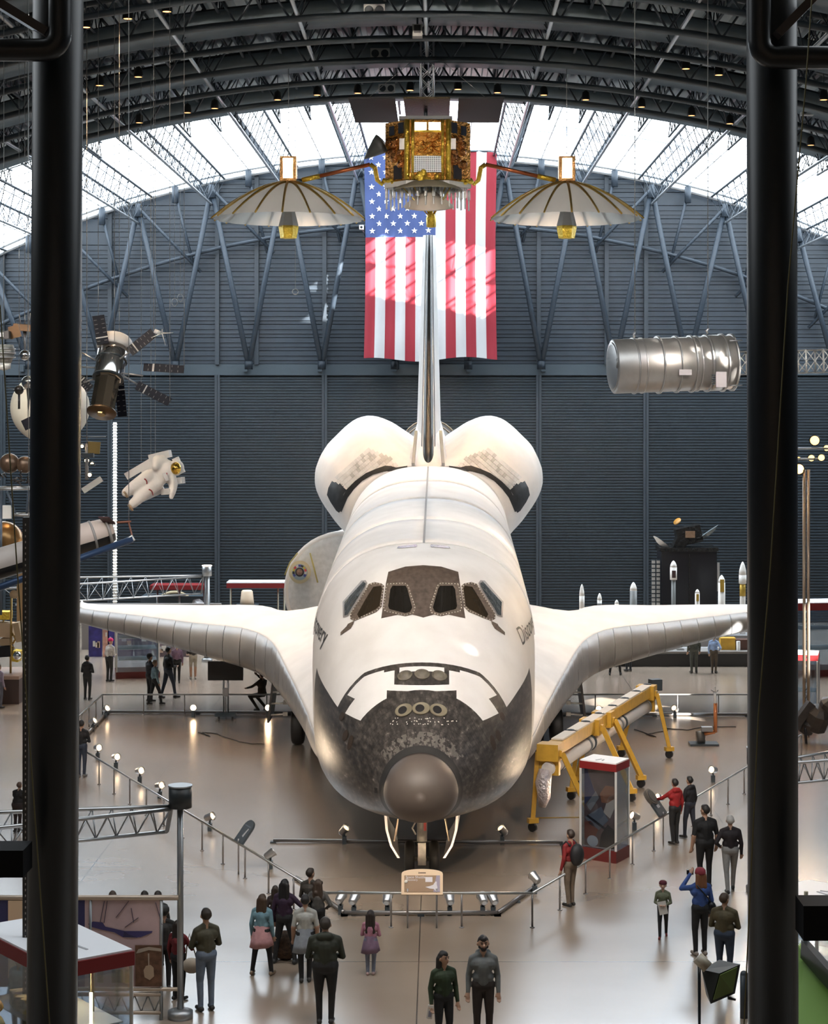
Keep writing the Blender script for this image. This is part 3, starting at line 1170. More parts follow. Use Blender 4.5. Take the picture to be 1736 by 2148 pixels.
NW = 44
for sgn in (-1, 1):
    wing_mb = MB()
    rings = []
    for i in range(NW + 1):
        d = cum[-1] * i / NW
        y, s0 = le_y(d), le_s(d)
        e, c = w_e(y), TE - s0
        e = min(e, c * .6)
        qs = [e + (c - e) * (k / 14) ** 1.4 for k in range(15)]
        rg = [V((sgn * y, s0 + q, wing_pt(y, s0, q, True))) for q in qs]
        rg += [V((sgn * y, s0 + q, wing_pt(y, s0, q, False))) for q in qs[::-1]]
        rings.append(rg)
    wing_mb.loft(rings, False, True)
    n = len(rings[0])
    for k in range(len(wing_mb.f) - 2):
        j = k % n
        wing_mb.m[k] = 1 if j >= 14 and j != n - 1 else 0
    wing = wing_mb.obj('wing', [sh_white, sh_black], SH)
    NPAN = 24
    d0 = cum[3] * .45
    for k in range(NPAN):
        da = d0 + (cum[-1] - d0) * k / NPAN
        db = d0 + (cum[-1] - d0) * (k + 1) / NPAN - .022
        mb = MB()
        rings = []
        for j in range(4):
            d = da + (db - da) * j / 3
            y, s0 = le_y(d), le_s(d)
            e = min(w_e(y), (TE - s0) * .6)
            rg = []
            for up in (True, False):
                qq = [e * (1 - cos(pi / 2 * i / 8)) * 1.03 for i in range(9)]
                qq = qq[::-1] if up else qq[1:]
                for q in qq:
                    z = wing_pt(y, s0, q, up) + (.012 if up else -.012)
                    rg.append(V((sgn * (y + .012), s0 + q - .012, z)))
            rings.append(rg)
        mb.loft(rings, False, False, 0, True, False)
        mb.obj('leading_edge_panel', rcc, wing)
    # inboard strake edge in front of the panels
    rings = []
    for j in range(8):
        d = d0 * j / 7
        y, s0 = le_y(d), le_s(d)
        e = w_e(y)
        rg = []
        for up in (True, False):
            qq = [e * (1 - cos(pi / 2 * i / 8)) * 1.03 for i in range(9)]
            qq = qq[::-1] if up else qq[1:]
            rg += [V((sgn * (y + .01), s0 + q - .01, wing_pt(y, s0, q, up) + (.01 if up else -.01))) for q in qq]
        rings.append(rg)
    MB().loft(rings, False, True).obj('strake_edge', M('strake_grey', (.36, .35, .34), .45, var=(2, .1)), wing)
    # elevons at the trailing edge
    for ya, yb in ((3.0, 7.2), (7.25, 12.1)):
        mb = MB()
        rings = []
        for j in range(5):
            y = ya + (yb - ya) * j / 4
            z = w_bot(y) + .15 * w_t(y)
            rings.append([V((sgn * y, TE - .05, z + .12)), V((sgn * y, TE + 1.0, z + .03)), V((sgn * y, TE + 1.0, z)), V((sgn * y, TE - .05, z - .05))])
        mb.loft(rings).obj('elevon', sh_white, wing)

# ---- orbital manoeuvring pods either side of the fin
pod_out = [(.50, 3.02), (.80, 3.20), (1.11, 3.36), (1.51, 3.58), (2.03, 3.78), (2.31, 3.81), (2.68, 3.72), (3.08, 3.46), (3.46, 3.10), (3.88, 2.65), (4.03, 2.33), (4.14, 1.97), (4.16, 1.60), (4.12, 1.39), (3.98, 1.08), (3.72, .70), (3.29, .23), (2.75, -.10)]
cumP = [0]
for a, b_ in zip(pod_out, pod_out[1:]):
    cumP.append(cumP[-1] + hypot(b_[0] - a[0], b_[1] - a[1]))
pod_x = curve(list(zip(cumP, [p[0] for p in pod_out])))
pod_z = curve(list(zip(cumP, [p[1] for p in pod_out])))
NP = 40
grow = curve([(26.95, .03), (27.15, .16), (27.5, .36), (28, .56), (28.6, .74), (29.3, .88), (30, .96), (30.7, 1), (33, 1), (34.3, .93)])


def fus_rad(x, z, s):
    """fuselage skin point in the direction (x, z) from the body axis"""
    lo, hi = .2, 1.6
    for _ in range(24):
        k = (lo + hi) / 2
        zz = z * k
        zt_, zb_ = f_top(s), f_bot(s)
        inside = zb_ < zz < zt_ and abs(x * k) < fus_x(s, zz)
        if inside:
            lo = k
        else:
            hi = k
    return x * lo, z * lo


pod_rings = []
for s in [26.95, 27.05, 27.15, 27.3, 27.5, 27.75, 28, 28.3, 28.6, 28.95, 29.3, 29.65, 30, 30.7, 31.5, 32.3, 33, 33.7, 34.3]:
    rg = []
    g = grow(s)
    inner = []
    for i in range(NP + 1):
        d = cumP[-1] * i / NP
        x, z = pod_x(d), pod_z(d)
        fx, fz = fus_rad(x, z, s)
        inner.append((fx * .97, fz * .97))
        e = sin(pi * min(1, i / NP * 6) / 2) * sin(pi * min(1, (NP - i) / NP * 8) / 2)
        gg = g * (.35 + .65 * e) if g < .9 else g * (.8 + .2 * e)
        rg.append((fx + (x - fx) * gg, fz + (z - fz) * gg))
    pod_rings.append((s, rg, inner))
pod_m = M('pod_blanket', (.76, .74, .72), .6, var=(1.0, .08), bump=(14, .12, .01))
pod_bvh = None
for sgn in (-1, 1):
    mb = MB()
    rings = [[V((sgn * x, s, z)) for x, z in rg] + [V((sgn * x, s, z)) for x, z in inn[::-1]] for s, rg, inn in pod_rings]
    mb.loft(rings)
    if sgn < 0:
        pod_bvh = BVHTree.FromPolygons([V(p) for p in mb.v], mb.f)
    pod = mb.obj('engine_pod', pod_m, SH)
    # aft jet cluster block
    MB().box((sgn * 2.3, 34.8, 1.9), (1.2, 1.4, 1.2)).obj('aft_jet_block', sh_white, pod)
    mb = MB().lathe([(.25, 0), (.45, .5), (.6, 1.1), (.57, 1.1), (.4, .5)], (sgn * 2.5, 35.2, 1.9), (0, 1, .1), 18)
    mb.obj('manoeuvre_nozzle', steel_d, pod)
pz = lambda x, y: (640 + x / 6.677, 860 + y / 6.677)
pod_tile_black = M('pod_tile_black', (.02, .022, .024), .4, var=(5, .4))
patch('pod_black_tiles', [pz(*p) for p in ((380, 995), (410, 1015), (435, 1010), (465, 1040), (500, 1020), (540, 1060), (540, 1085), (580, 1120), (540, 1190), (510, 1400), (480, 1440), (440, 1410), (360, 1290), (310, 1190), (330, 1090))], pod_tile_black, .02, True, pod_bvh, 3)
patch('pod_black_edge', [pz(*p) for p in ((490, 1410), (530, 1220), (580, 1120), (700, 1000), (850, 890), (1000, 825), (1120, 785), (1200, 790), (1270, 812), (1430, 790), (1430, 803), (1250, 850), (1100, 870), (950, 910), (800, 1000), (690, 1110), (600, 1230), (540, 1370), (515, 1430))], pod_tile_black, .025, True, pod_bvh, 3)


def tile_field():
    """pale square tiles on the front of each pod, laid one by one"""
    me_ = M('pod_tile', (.60, .61, .61), .5, var=(3, .16))
    me2 = M('pod_tile_dark', (.44, .45, .45), .5, var=(3, .16))
    pol = [pz(*p) for p in ((420, 990), (560, 790), (700, 660), (900, 545), (1000, 560), (1100, 640), (1250, 720), (1340, 770), (1250, 800), (1120, 775), (1000, 815), (850, 880), (700, 990), (590, 1100), (540, 1050), (500, 1010), (460, 1030))]

    def inside(x, y):
        r = False
        for i in range(len(pol)):
            (x1, y1), (x2, y2) = pol[i - 1], pol[i]
            if (y1 > y) != (y2 > y) and x < (x2 - x1) * (y - y1) / (y2 - y1) + x1:
                r = not r
        return r
    st = 8.6
    ca, sa = cos(-.72), sin(-.72)
    cnt = 0
    for i in range(-30, 30):
        for j in range(-30, 30):
            u, v = i * st + (st / 2 if j % 2 else 0), j * st
            cx_, cy_ = 765 + u * ca - v * sa, 975 + u * sa + v * ca
            if not inside(cx_, cy_):
                continue
            qs = []
            for du, dv in ((-1, -1), (1, -1), (1, 1), (-1, 1)):
                a, b_ = u + du * st * .465, v + dv * st * .465
                h, nn = on_skin(765 + a * ca - b_ * sa, 975 + a * sa + b_ * ca, pod_bvh)
                if h is None:
                    break
                qs.append((h, nn if nn.dot(cam_l - h) > 0 else -nn))
            if len(qs) < 4 or (qs[0][0] - qs[2][0]).length > .6:
                continue
            mt = me_ if random.random() < .75 else me2
            for sgn in (1, -1):
                mb = MB()
                fl = lambda p: V((p.x * sgn, p.y, p.z))
                mb.add([fl(h - n * .01) for h, n in qs] + [fl(h + n * .022) for h, n in qs], [(4, 5, 6, 7), (0, 1, 5, 4), (1, 2, 6, 5), (2, 3, 7, 6), (3, 0, 4, 7)])
                mb.obj('tile', mt, [o for o in SH.children if o.name.startswith('engine_pod')][0 if sgn > 0 else 1])
            cnt += 1


tile_field()

# ---- fin, rudder and dorsal fairing
fin_rings, le_rings = [], []
for j in range(13):
    wv = 2.35 + (10.60 - 2.35) * j / 12
    k = j / 12
    s0 = 26.9 + (wv - 2.5) * .93
    s1 = 34.2 + (37.2 - 34.2) * k
    c = s1 - s0
    tm = .47 + (.25 - .47) * k
    rl = .20 + (.075 - .20) * k
    ql = .30 + (.16 - .30) * k
    prof = [(ql, rl), (ql + .12, rl + .03), (.32 * c, rl + (tm - rl) * .75), (.56 * c, tm), (.8 * c, tm * .62), (c, .1)]
    fin_rings.append([V((x, s0 + q, wv)) for q, x in prof] + [V((-x, s0 + q, wv)) for q, x in prof[::-1]])
    nose_p = [(ql * (1 - cos(pi / 2 * i / 6)), rl * sin(pi / 2 * i / 6)) for i in range(7)]
    le_rings.append([V((x * .96, s0 + q, wv)) for q, x in nose_p] + [V((-x * .96, s0 + q, wv)) for q, x in nose_p[:0:-1]])
fin = MB().loft(fin_rings).obj('fin', sh_white, SH)
MB().loft(le_rings).obj('fin_leading_edge', M('fin_edge_black', (.02, .024, .026), .4, var=(5, .3)), fin)
mb = MB()
for sx in (-1, 1):
    mb.tube([V((sx * (.20 + (.075 - .2) * k + .035), 26.9 + (2.35 + 8.25 * k - 2.5) * .93 + .30 + (.16 - .3) * k + .14, 2.35 + 8.25 * k)) for k in [i / 10 for i in range(11)]], .022, 6)
mb.obj('fin_seam', M('seam_line', (.05, .05, .05), .5), fin)
rings = []
for wv, hw, s0 in ((2.3, .78, 26.75), (2.55, .70, 26.85), (2.9, .60, 27.5), (3.2, .52, 28.0), (3.5, .44, 28.6)):
    rings.append([V((x, s, wv)) for x, s in ((hw * .45, s0), (hw, s0 + .9), (hw, 34.4), (-hw, 34.4), (-hw, s0 + .9), (-hw * .45, s0))])
MB().loft(rings).obj('dorsal_fairing', sh_white, SH)
for sx in (-1, 1):
    MB().beam((sx * .52, 26.8, 2.62), (sx * .43, 28.2, 3.62), .1, .14).obj('fairing_vent', M('vent_grey', (.30, .30, .29), .5), fin)

# ---- main engine bells
for x, z, s0 in ((0, 1.85, 34.6), (-1.35, -.6, 35.2), (1.35, -.6, 35.2)):
    mb = MB().lathe([(.3, 0), (.45, .35), (.85, 1.2), (1.1, 2.2), (1.18, 3.0), (1.14, 3.0), (1.0, 2.0), (.4, .35)], (x, s0, z), (0, 1, .1), 26)
    e = mb.obj('main_engine_bell', M('engine_dark', (.07, .06, .05), .35, .6), SH)
    mb = MB()
    for q, r in ((.9, .74), (1.5, .98), (2.1, 1.1), (2.7, 1.17)):
        mb.tube([V((x + r * cos(t), s0 + q, z + q * .1 + r * sin(t))) for t in [2 * pi * i / 24 for i in range(24)]], .04, 6, closed=True)
    mb.obj('bell_hoops', M('hoop_bronze', (.25, .19, .13), .35, .8), e)
MB().loft([[fus(34, t) * 1.0 for t in ths[::4]], [V((p.x * .8, 35.4, p.z * .7)) for p in [fus(34, t) for t in ths[::4]]]]).obj('aft_bulkhead', sh_black, SH)

# ---- nose gear (built in the hall's axes)
gx, gy = 0.0, 43.45


def wheel(c, r, wd, parent, hub=True):
    mb = MB()
    k = wd / 2
    pr = [(r * .55, -k * .8), (r * .8, -k), (r * .93, -k * .85), (r, -k * .45), (r, k * .45), (r * .93, k * .85), (r * .8, k), (r * .55, k * .8)]
    mb.lathe(pr, c, (1, 0, 0), 26)
    t = shl(mb).obj('tyre', rub, parent)
    if hub:
        shl(MB().lathe([(r * .54, -k * .7), (r * .54, k * .7), (r * .2, k * .9), (0, k * .9)], c, (1, 0, 0), 16)).obj('hub', gear_m, t)
    return t


shl(MB().cyl((gx, gy, .4), (gx, gy + .15, 2.3), .075, n=12).cyl((gx, gy + .02, .8), (gx, gy + .15, 2.4), .115, n=14).cyl((gx - .3, gy, .405), (gx + .3, gy, .405), .05, n=10).box((gx, gy - .12, .55), (.18, .1, .5))
    .cyl((gx - .05, gy, .9), (gx - .05, gy + 1.3, 2.2), .04, n=8).cyl((gx + .05, gy, .9), (gx + .05, gy + 1.3, 2.2), .04, n=8).tube([(gx - .14, gy - .05, 1.25), (gx - .22, gy - .1, 1.12), (gx - .14, gy - .1, .98)], .02)).obj('nose_strut', gear_m, SH)
for sx in (-1, 1):
    wheel((gx + sx * .275, gy, .405), .405, .23, SH)
shl(MB().box((gx + .07, gy - .14, 1.35), (.06, .03, .55))).obj('safety_strap', M('red_strap', (.30, .02, .015), .6), SH)
for sx in (-1, 1):
    mb = MB()
    prof = [(.80, 1.68), (.78, 1.35), (.68, 1.0), (.52, .74)]
    rings = []
    for y in (42.1, 43.0, 43.9, 44.8):
        o = [V((sx * (a + (y - 42) * .05), y, z + (.04 if y > 43 else 0))) for a, z in prof]
        i_ = [V((sx * (a - .055 + (y - 42) * .05), y, z)) for a, z in prof[::-1]]
        rings.append(o + i_)
    mb.loft(rings, smooth=False)
    shl(mb).obj('nose_gear_door', [M('door_inner_white', (.72, .70, .70), .45)], SH)
    mb = MB()
    mb.beam((sx * .5, 42.6, 1.62), (sx * .60, 42.6, 1.05), .03, .5)
    mb.beam((sx * .5, 43.6, 1.62), (sx * .58, 43.6, .95), .03, .4)
    shl(mb).obj('door_hinge', M('hinge_tan', (.62, .50, .36), .45), SH)['kind'] = 'stuff'
# ---- main gear
for sx in (-1, 1):
    for dx in (-.3, .3):
        wheel((sx * 3.75 + dx, 60.6, .57), .57, .40, SH)
    shl(MB().cyl((sx * 3.75, 60.6, .57), (sx * 3.6, 60.9, 2.6), .13, n=12).cyl((sx * 3.75 - .35, 60.6, .57), (sx * 3.75 + .35, 60.6, .57), .07, n=10).cyl((sx * 3.75, 60.6, .9), (sx * 3.3, 62, 2.4), .06, n=8)).obj('main_strut', gear_m, SH)
    mb = MB().beam((sx * 4.75, 61.0, 2.35), (sx * 4.95, 61.0, .75), .07, 1.9)
    t = shl(mb).obj('main_gear_door', sh_black, SH)
    mb = MB()
    for z in (1.0, 1.35, 1.7):
        mb.cyl((sx * 4.35, 60.0, z + .05), (sx * 4.85, 60.1, z), .03, n=6)
        mb.box((sx * 4.4, 60.0, z + .05), (.14, .1, .12))
    shl(mb).obj('door_actuator', gear_m, t)
# ================================================================== things hung from the roof
gold = M('gold_foil', (.95, .66, .10), .3, 1.0, .5, bump=(16, .9, .06))
gold_s = M('gold_smooth', (.85, .58, .13), .25, 1.0)
amber = M('amber_foil', (.85, .40, .08), .26, .95, .5, bump=(9, 1.0, .1))
copper = M('copper_tube', (.42, .13, .055), .3, .8)
kapton = M('dark_foil', (.045, .03, .010), .45, .2, .3, bump=(12, .8, .06))
solar = M('solar_cells', (.006, .007, .014), .5, 0, .2)
pale = M('pale_plastic', (.62, .61, .58), .5)
wire_m = M('wire_steel', (.35, .36, .36), .4, .6)
mirror_m = M('mirror_silver', (.62, .60, .58), .10, 1.0)
suit_m = M('suit_white', (.80, .75, .70), .7, bump=(14, .3, .02))


def wires(parent, pts, up=None, r=.012):
    """suspension wires from each point to the roof"""
    for p in pts:
        p = V(p)
        q = V((p.x + (up[0] if up else 0), p.y + (up[1] if up else 0), ZR(p.x) - 1.2))
        MB().cyl(p, q, r, n=5).obj('wire', wire_m, parent)


def translucent(name, col, k=.5):
    m = M(name, col, .8)
    nt = m.node_tree
    b = nt.nodes['Principled BSDF']
    t = nt.nodes.new('ShaderNodeBsdfTranslucent')
    t.inputs[0].default_value = (*col, 1)
    x = nt.nodes.new('ShaderNodeMixShader')
    x.inputs[0].default_value = k
    nt.links.new(b.outputs[0], x.inputs[1]); nt.links.new(t.outputs[0], x.inputs[2])
    nt.links.new(x.outputs[0], nt.nodes['Material Output'].inputs[0])
    return m


# ---- communications satellite with two umbrella antennas
def comsat():
    D = 62.0
    T = thing('communications_satellite', 'gold foil communications satellite with two umbrella dishes hung above the shuttle', 'satellite', P(897, 385, D))
    c = P(897, 322, D)
    u = D / F           # metres per photo pixel here
    # hexagonal body: front face, two slanted sides
    hw, hs, dp = 44 * u, 89 * u, 60 * u
    zt, zb = c.z + 62 * u, c.z - 62 * u
    poly = [(-hw, -dp), (hw, -dp), (hs, -dp * .15), (hs * .8, dp), (-hs * .8, dp), (-hs, -dp * .15)]
    mb = MB().prism([(c.x + x, c.y + y) for x, y in poly], zb, zt)
    body = mb.obj('body', amber, T)
    y0 = c.y - dp
    # crumpled foil pillows on the faces
    mb = MB()
    for i in range(26):
        x = c.x + random.uniform(-.78, .78) * hw
        z = c.z + random.uniform(-.05, .55) * 62 * u
        mb.sphere((x, y0 - .01, z), (.16, .06, .09), 7, 5, rot=Matrix.Rotation(random.uniform(-.6, .6), 3, 'Y'))
    mb.obj('foil_pillows', amber, body)['kind'] = 'stuff'
    for sx in (-1, 1):
        mb = MB().tube([(c.x + sx * hw * .97, y0 - .03, zb), (c.x + sx * hw * .97, y0 - .05, c.z), (c.x + sx * hw * .97, y0 - .03, zt)], .085, 8)
        mb.obj('corner_rail', gold, body)
        mb = MB().tube([(c.x + sx * hw * .70, y0 - .03, zb), (c.x + sx * hw * .70, y0 - .05, c.z), (c.x + sx * hw * .70, y0 - .03, zt)], .05, 8)
        mb.obj('inner_rail', gold, body)
        for j, (fx, fz, a, b) in enumerate(((.25, .75, .3, .34), (.68, .70, .3, .3), (.4, -.72, .46, .44))):
            p0 = V((c.x + sx * hw, y0, 0)).lerp(V((c.x + sx * hs, c.y - dp * .15, 0)), fx)
            an = atan2(dp * .85, hs - hw) * sx
            MB().box((p0.x, p0.y - .02, c.z + fz * 62 * u), (a * .8, .04, b), rot=Matrix.Rotation(an, 3, 'Z')).obj('side_radiator', M('radiator_black', (.02, .025, .035), .15), body)
        mb = MB()
        for i in range(12):
            f = random.random()
            p0 = V((c.x + sx * hw, y0, 0)).lerp(V((c.x + sx * hs, c.y - dp * .15, 0)), .1 + .8 * f)
            mb.sphere((p0.x, p0.y, c.z + random.uniform(-.45, .4) * 62 * u), (.16, .1, .13), 7, 5, rot=Matrix.Rotation(random.random() * 3, 3, 'Y'))
        mb.obj('side_foil', M('bronze_foil', (.50, .22, .07), .25, .95, bump=(8, 1, .12)), body)['kind'] = 'stuff'
        MB().box((c.x + sx * (hw + .14), y0 + .02, c.z + .18), (.16, .16, .34)).obj('white_unit', pale, body)
    # mirrored radiators: top pair and lower panel
    rad = M('mirror_tiles', (.55, .60, .66), .12, .9)
    for sx in (-1, 1):
        MB().box((c.x + sx * 14.5 * u, y0 - .04, zt - 14 * u), (25 * u, .05, 17 * u)).obj('top_panel', M('panel_white', (.85, .85, .85), .25, .6), body)
    MB().box((c.x, y0 - .03, zt - 24.5 * u), (62 * u, .06, 4 * u)).obj('cross_rail', gold, body)
    lp = MB().box((c.x - 1 * u, y0 - .04, c.z - 30 * u), (66 * u, .05, 34 * u)).obj('grid_panel', M('grid_dark', (.02, .03, .045), .35, .0), body)
    mb = MB()
    for i in range(15):
        mb.box((c.x - u + (i - 7) * 4.4 * u, y0 - .07, c.z - 30 * u), (.012, .01, 34 * u))
    for i in range(8):
        mb.box((c.x - u, y0 - .07, c.z - 30 * u + (i - 3.5) * 4.4 * u), (66 * u, .01, .012))
    mb.obj('grid_lines', M('grid_silver', (.34, .38, .42), .4, .3), lp)
    # lower deck: foil trim, rod antennas, dishes
    mb = MB()
    for i in range(30):
        a = i / 29
        mb.sphere((c.x + (a - .5) * 2 * hs, c.y - dp * (.98 - .7 * abs(2 * a - 1)), zb + random.uniform(-.04, .06)), (.11, .09, .07), 7, 5)
    for i in range(10):
        mb.sphere((c.x + random.uniform(-.35, .35), y0 - .1, zb + random.uniform(0, .3)), .1, 7, 5)
    mb.obj('foil_trim', gold, body)['kind'] = 'stuff'
    MB().prism([(c.x + 1.02 * x, c.y + 1.02 * y) for x, y in poly], zb - .18, zb - .02).obj('antenna_deck', M('deck_white', (.55, .55, .53), .5), T)
    k = 0
    for i in range(22):
        a = i / 21
        x = c.x + (a - .5) * 2 * hs * .97
        y = c.y - dp * (.9 - .85 * abs(2 * a - 1) ** 1.5) + (.5 if i % 2 else 0)
        mb = MB().cyl((x, y, zb - .5), (x, y, zb - .18), .05, n=10).cyl((x, y, zb - .85), (x, y, zb - .5), .028, n=8)
        mb.obj('rod_antenna', M('rod_white', (.66, .67, .66), .5), T)
    dish = [(0, .24), (.35, .2), (.75, .08), (1.06, -.1), (1.08, -.16), (1.02, -.15), (.7, .0), (.35, .12), (0, .15)]
    MB().lathe(dish, (c.x, c.y - .35, zb - .12), (0, 0, 1), 30).obj('deck_dish', M('dish_olive', (.17, .155, .11), .6), T)
    cz = P(900, 420, D).z
    MB().lathe([(0, .3), (.22, .24), (.5, .06), (.78, -.2), (.8, -.24), (.75, -.22), (.45, -.02), (0, .12)], (c.x + .03, c.y - .25, cz), (.0, -.28, 1), 30).obj('small_dish', M('dish_beige', (.55, .49, .42), .6), T)
    MB().cyl((c.x + .08, c.y - .2, zb - .2), (c.x + .08, c.y - .35, cz - .5), .09, n=8).obj('feed_mast', gold, T)
    fp = P(904, 462, D - .4)
    MB().lathe([(.0, .22), (.12, .2), (.16, .05), (.15, -.22), (.0, -.24)], fp, (0, 0, 1), 8).obj('feed_horn', gold, T)
    for xo in (-55, -30, 38, 50):
        MB().cyl((c.x + xo * u, c.y - .6, zb - .15), fp + V((xo * u * .05, 0, .1)), .02, n=6).obj('feed_leg', gold_s, T)
    # solar wings lying flat above the body
    zp = 20.13
    for xa, xb, mt in ((-2.42, -.98, solar), (-.72, .72, kapton), (.98, 2.38, solar)):
        MB().box(((xa + xb) / 2, 62.0, zp), (xb - xa, 5.0, .06)).obj('solar_panel', M('solar_under', (.014, .014, .016), .6, 0, .2, bump=(40, .4, .01)) if mt is solar else kapton, T)
    MB().cyl((-.05, 62, zb), (-.05, 62, 21.6), .06, n=8).box((-.05, 62, zt + .12), (1.7, 1.2, .1)).obj('mount', steel_d, T)
    # cone on the left shoulder
    MB().lathe([(.02, .5), (.16, .2), (.3, -.15), (.34, -.3), (0, -.32)], P(788, 312, D), (-.55, .2, -.45), 18).obj('side_horn', M('horn_dark', (.05, .055, .055), .4), T)
    # arms and umbrella dishes
    for sx, hx in ((-1, 605), (1, 1188)):
        ax = P(795 if sx < 0 else 1001, 378, D)
        pts = [P(808 if sx < 0 else 985, 376, D), P(800 if sx < 0 else 994, 386, D), P(791 if sx < 0 else 1003, 378, D), P(786 if sx < 0 else 1008, 352, D), P(776 if sx < 0 else 1018, 345, D)]
        mb = MB().tube(pts, .075, 8)
        arm = mb.obj('arm_elbow', gold, T)
        q = P(633 if sx < 0 else 1165, 378, D)
        p4 = pts[-1]
        e1 = p4.lerp(q, .74)
        MB().cyl(p4, e1, .065, n=10).obj('arm_tube', copper, arm)
        MB().cyl(e1, q, .08, n=8).obj('arm_sleeve', gold, arm)
        MB().cyl(q, P(hx, 378, D), .05, n=8).obj('arm_pivot', steel_d, arm)
        hub = P(hx, 384, D)
        R = 159 * u
        n = 18
        dep = 76 * u
        fabric = translucent('dish_mesh', (.80, .79, .75), .65)
        umb = MB()
        rings = []
        for k in range(9):
            r = .12 + (R - .12) * k / 8
            z = -dep * (r / R) ** 1.8
            rg = []
            for j in range(n * 4):
                t = 2 * pi * j / (n * 4)
                sc_ = 1 - .045 * (k / 8) ** 2 * (1 - abs(cos(n * t / 2)))
                rg.append(hub + V((r * sc_ * cos(t), r * sc_ * sin(t), z)))
            rings.append(rg)
        umb.loft(rings, False, False)
        U = umb.obj('umbrella_dish', fabric, T)
        for j in range(n):
            t = 2 * pi * (j + .5) / n
            pts = [hub + V((r * cos(t), r * sin(t), -dep * (r / R) ** 1.8 + .03)) for r in [.1 + (R - .06) * i / 10 for i in range(11)]]
            MB().tube(pts, [.05 - .002 * i for i in range(11)], 6).obj('rib', M('rib_gold', (.70, .46, .12), .3, 1.0, bump=(30, .9, .03)), U)
        MB().box(hub + V((0, 0, .44)), (34 * u, .5, 52 * u)).obj('hub_box', M('hub_foil', (.80, .42, .16), .25, .9, bump=(18, .8, .05)), T)
        MB().box(hub + V((0, -.26, .45)), (21 * u, .04, 42 * u)).obj('hub_panel', M('panel_white', (.85, .85, .85), .25, .6), T)
        MB().lathe([(17 * u, 0), (15 * u, -30 * u), (11 * u, -50 * u), (0, -50 * u)], hub + V((0, 0, 0)), (0, 0, 1), 8, smooth=False).obj('feed_cone_dark', M('cone_grey', (.16, .14, .12), .6), T)
        MB().lathe([(11 * u, -50 * u), (14 * u, -62 * u), (21 * u, -90 * u), (0, -90 * u)], hub, (0, 0, 1), 6, smooth=False).obj('feed_cone', M('cone_white', (.72, .73, .72), .5), T)
        MB().lathe([(20 * u, -90 * u), (21 * u, -93 * u), (17 * u, -116 * u), (0, -117 * u)], hub, (0, 0, 1), 6, smooth=False).obj('feed_box', gold, T)
        wires(T, [hub + V((0, 0, .9))])
    return T


comsat()

# ---- lattice mast and speaker box that carry it, under the roof
def mast():
    T = thing('hanging_mast', 'grey square lattice mast dropping from the roof to the satellite', 'mast', P(900, 200, 62))
    b, t = P(900, 205, 61.4), P(900, 40, 59.5)
    z1 = ZR(0) - .3
    y = 61.2
    mb = MB()
    for sx in (-.2, .2):
        for sy in (-.2, .2):
            MB().cyl((sx, y + sy, 20.2), (sx, y + sy, z1), .035, n=6).obj('mast_leg', pipe_l, T)
    z = 20.2
    while z < z1 - .4:
        for sy in (-.2, .2):
            mb.cyl((-.2, y + sy, z), (.2, y + sy, z + .4), .016, n=5)
            mb.cyl((.2, y + sy, z), (-.2, y + sy, z + .4), .016, n=5)
        z += .4
    mb.obj('mast_lacing', pipe_l, T)
    for sx in (-1, 1):
        MB().cyl((sx * .2, y, 21.8), (sx * 2.1, y, 20.2), .01, n=5).obj('stay_wire', wire_m, T)


mast()
p = roof_hit(875, 63, 1.45)
T = thing('speaker_box', 'black square loudspeaker with pale rim under the roof centre', 'loudspeaker', p)
s_ = 21 * p.y / F
MB().box(p + V((0, .2, 0)), (s_, .4, s_ * 1.2)).obj('cabinet', M('speaker_grey', (.32, .33, .31), .5), T)
MB().box(p + V((0, -.01, .03)), (s_ * .68, .03, s_ * .8)).obj('grille', black_m, T)
MB().cyl(p + V((0, .2, s_ * .6)), p + V((0, .2, 1.3)), .03, n=6).obj('hanger', steel_d, T)


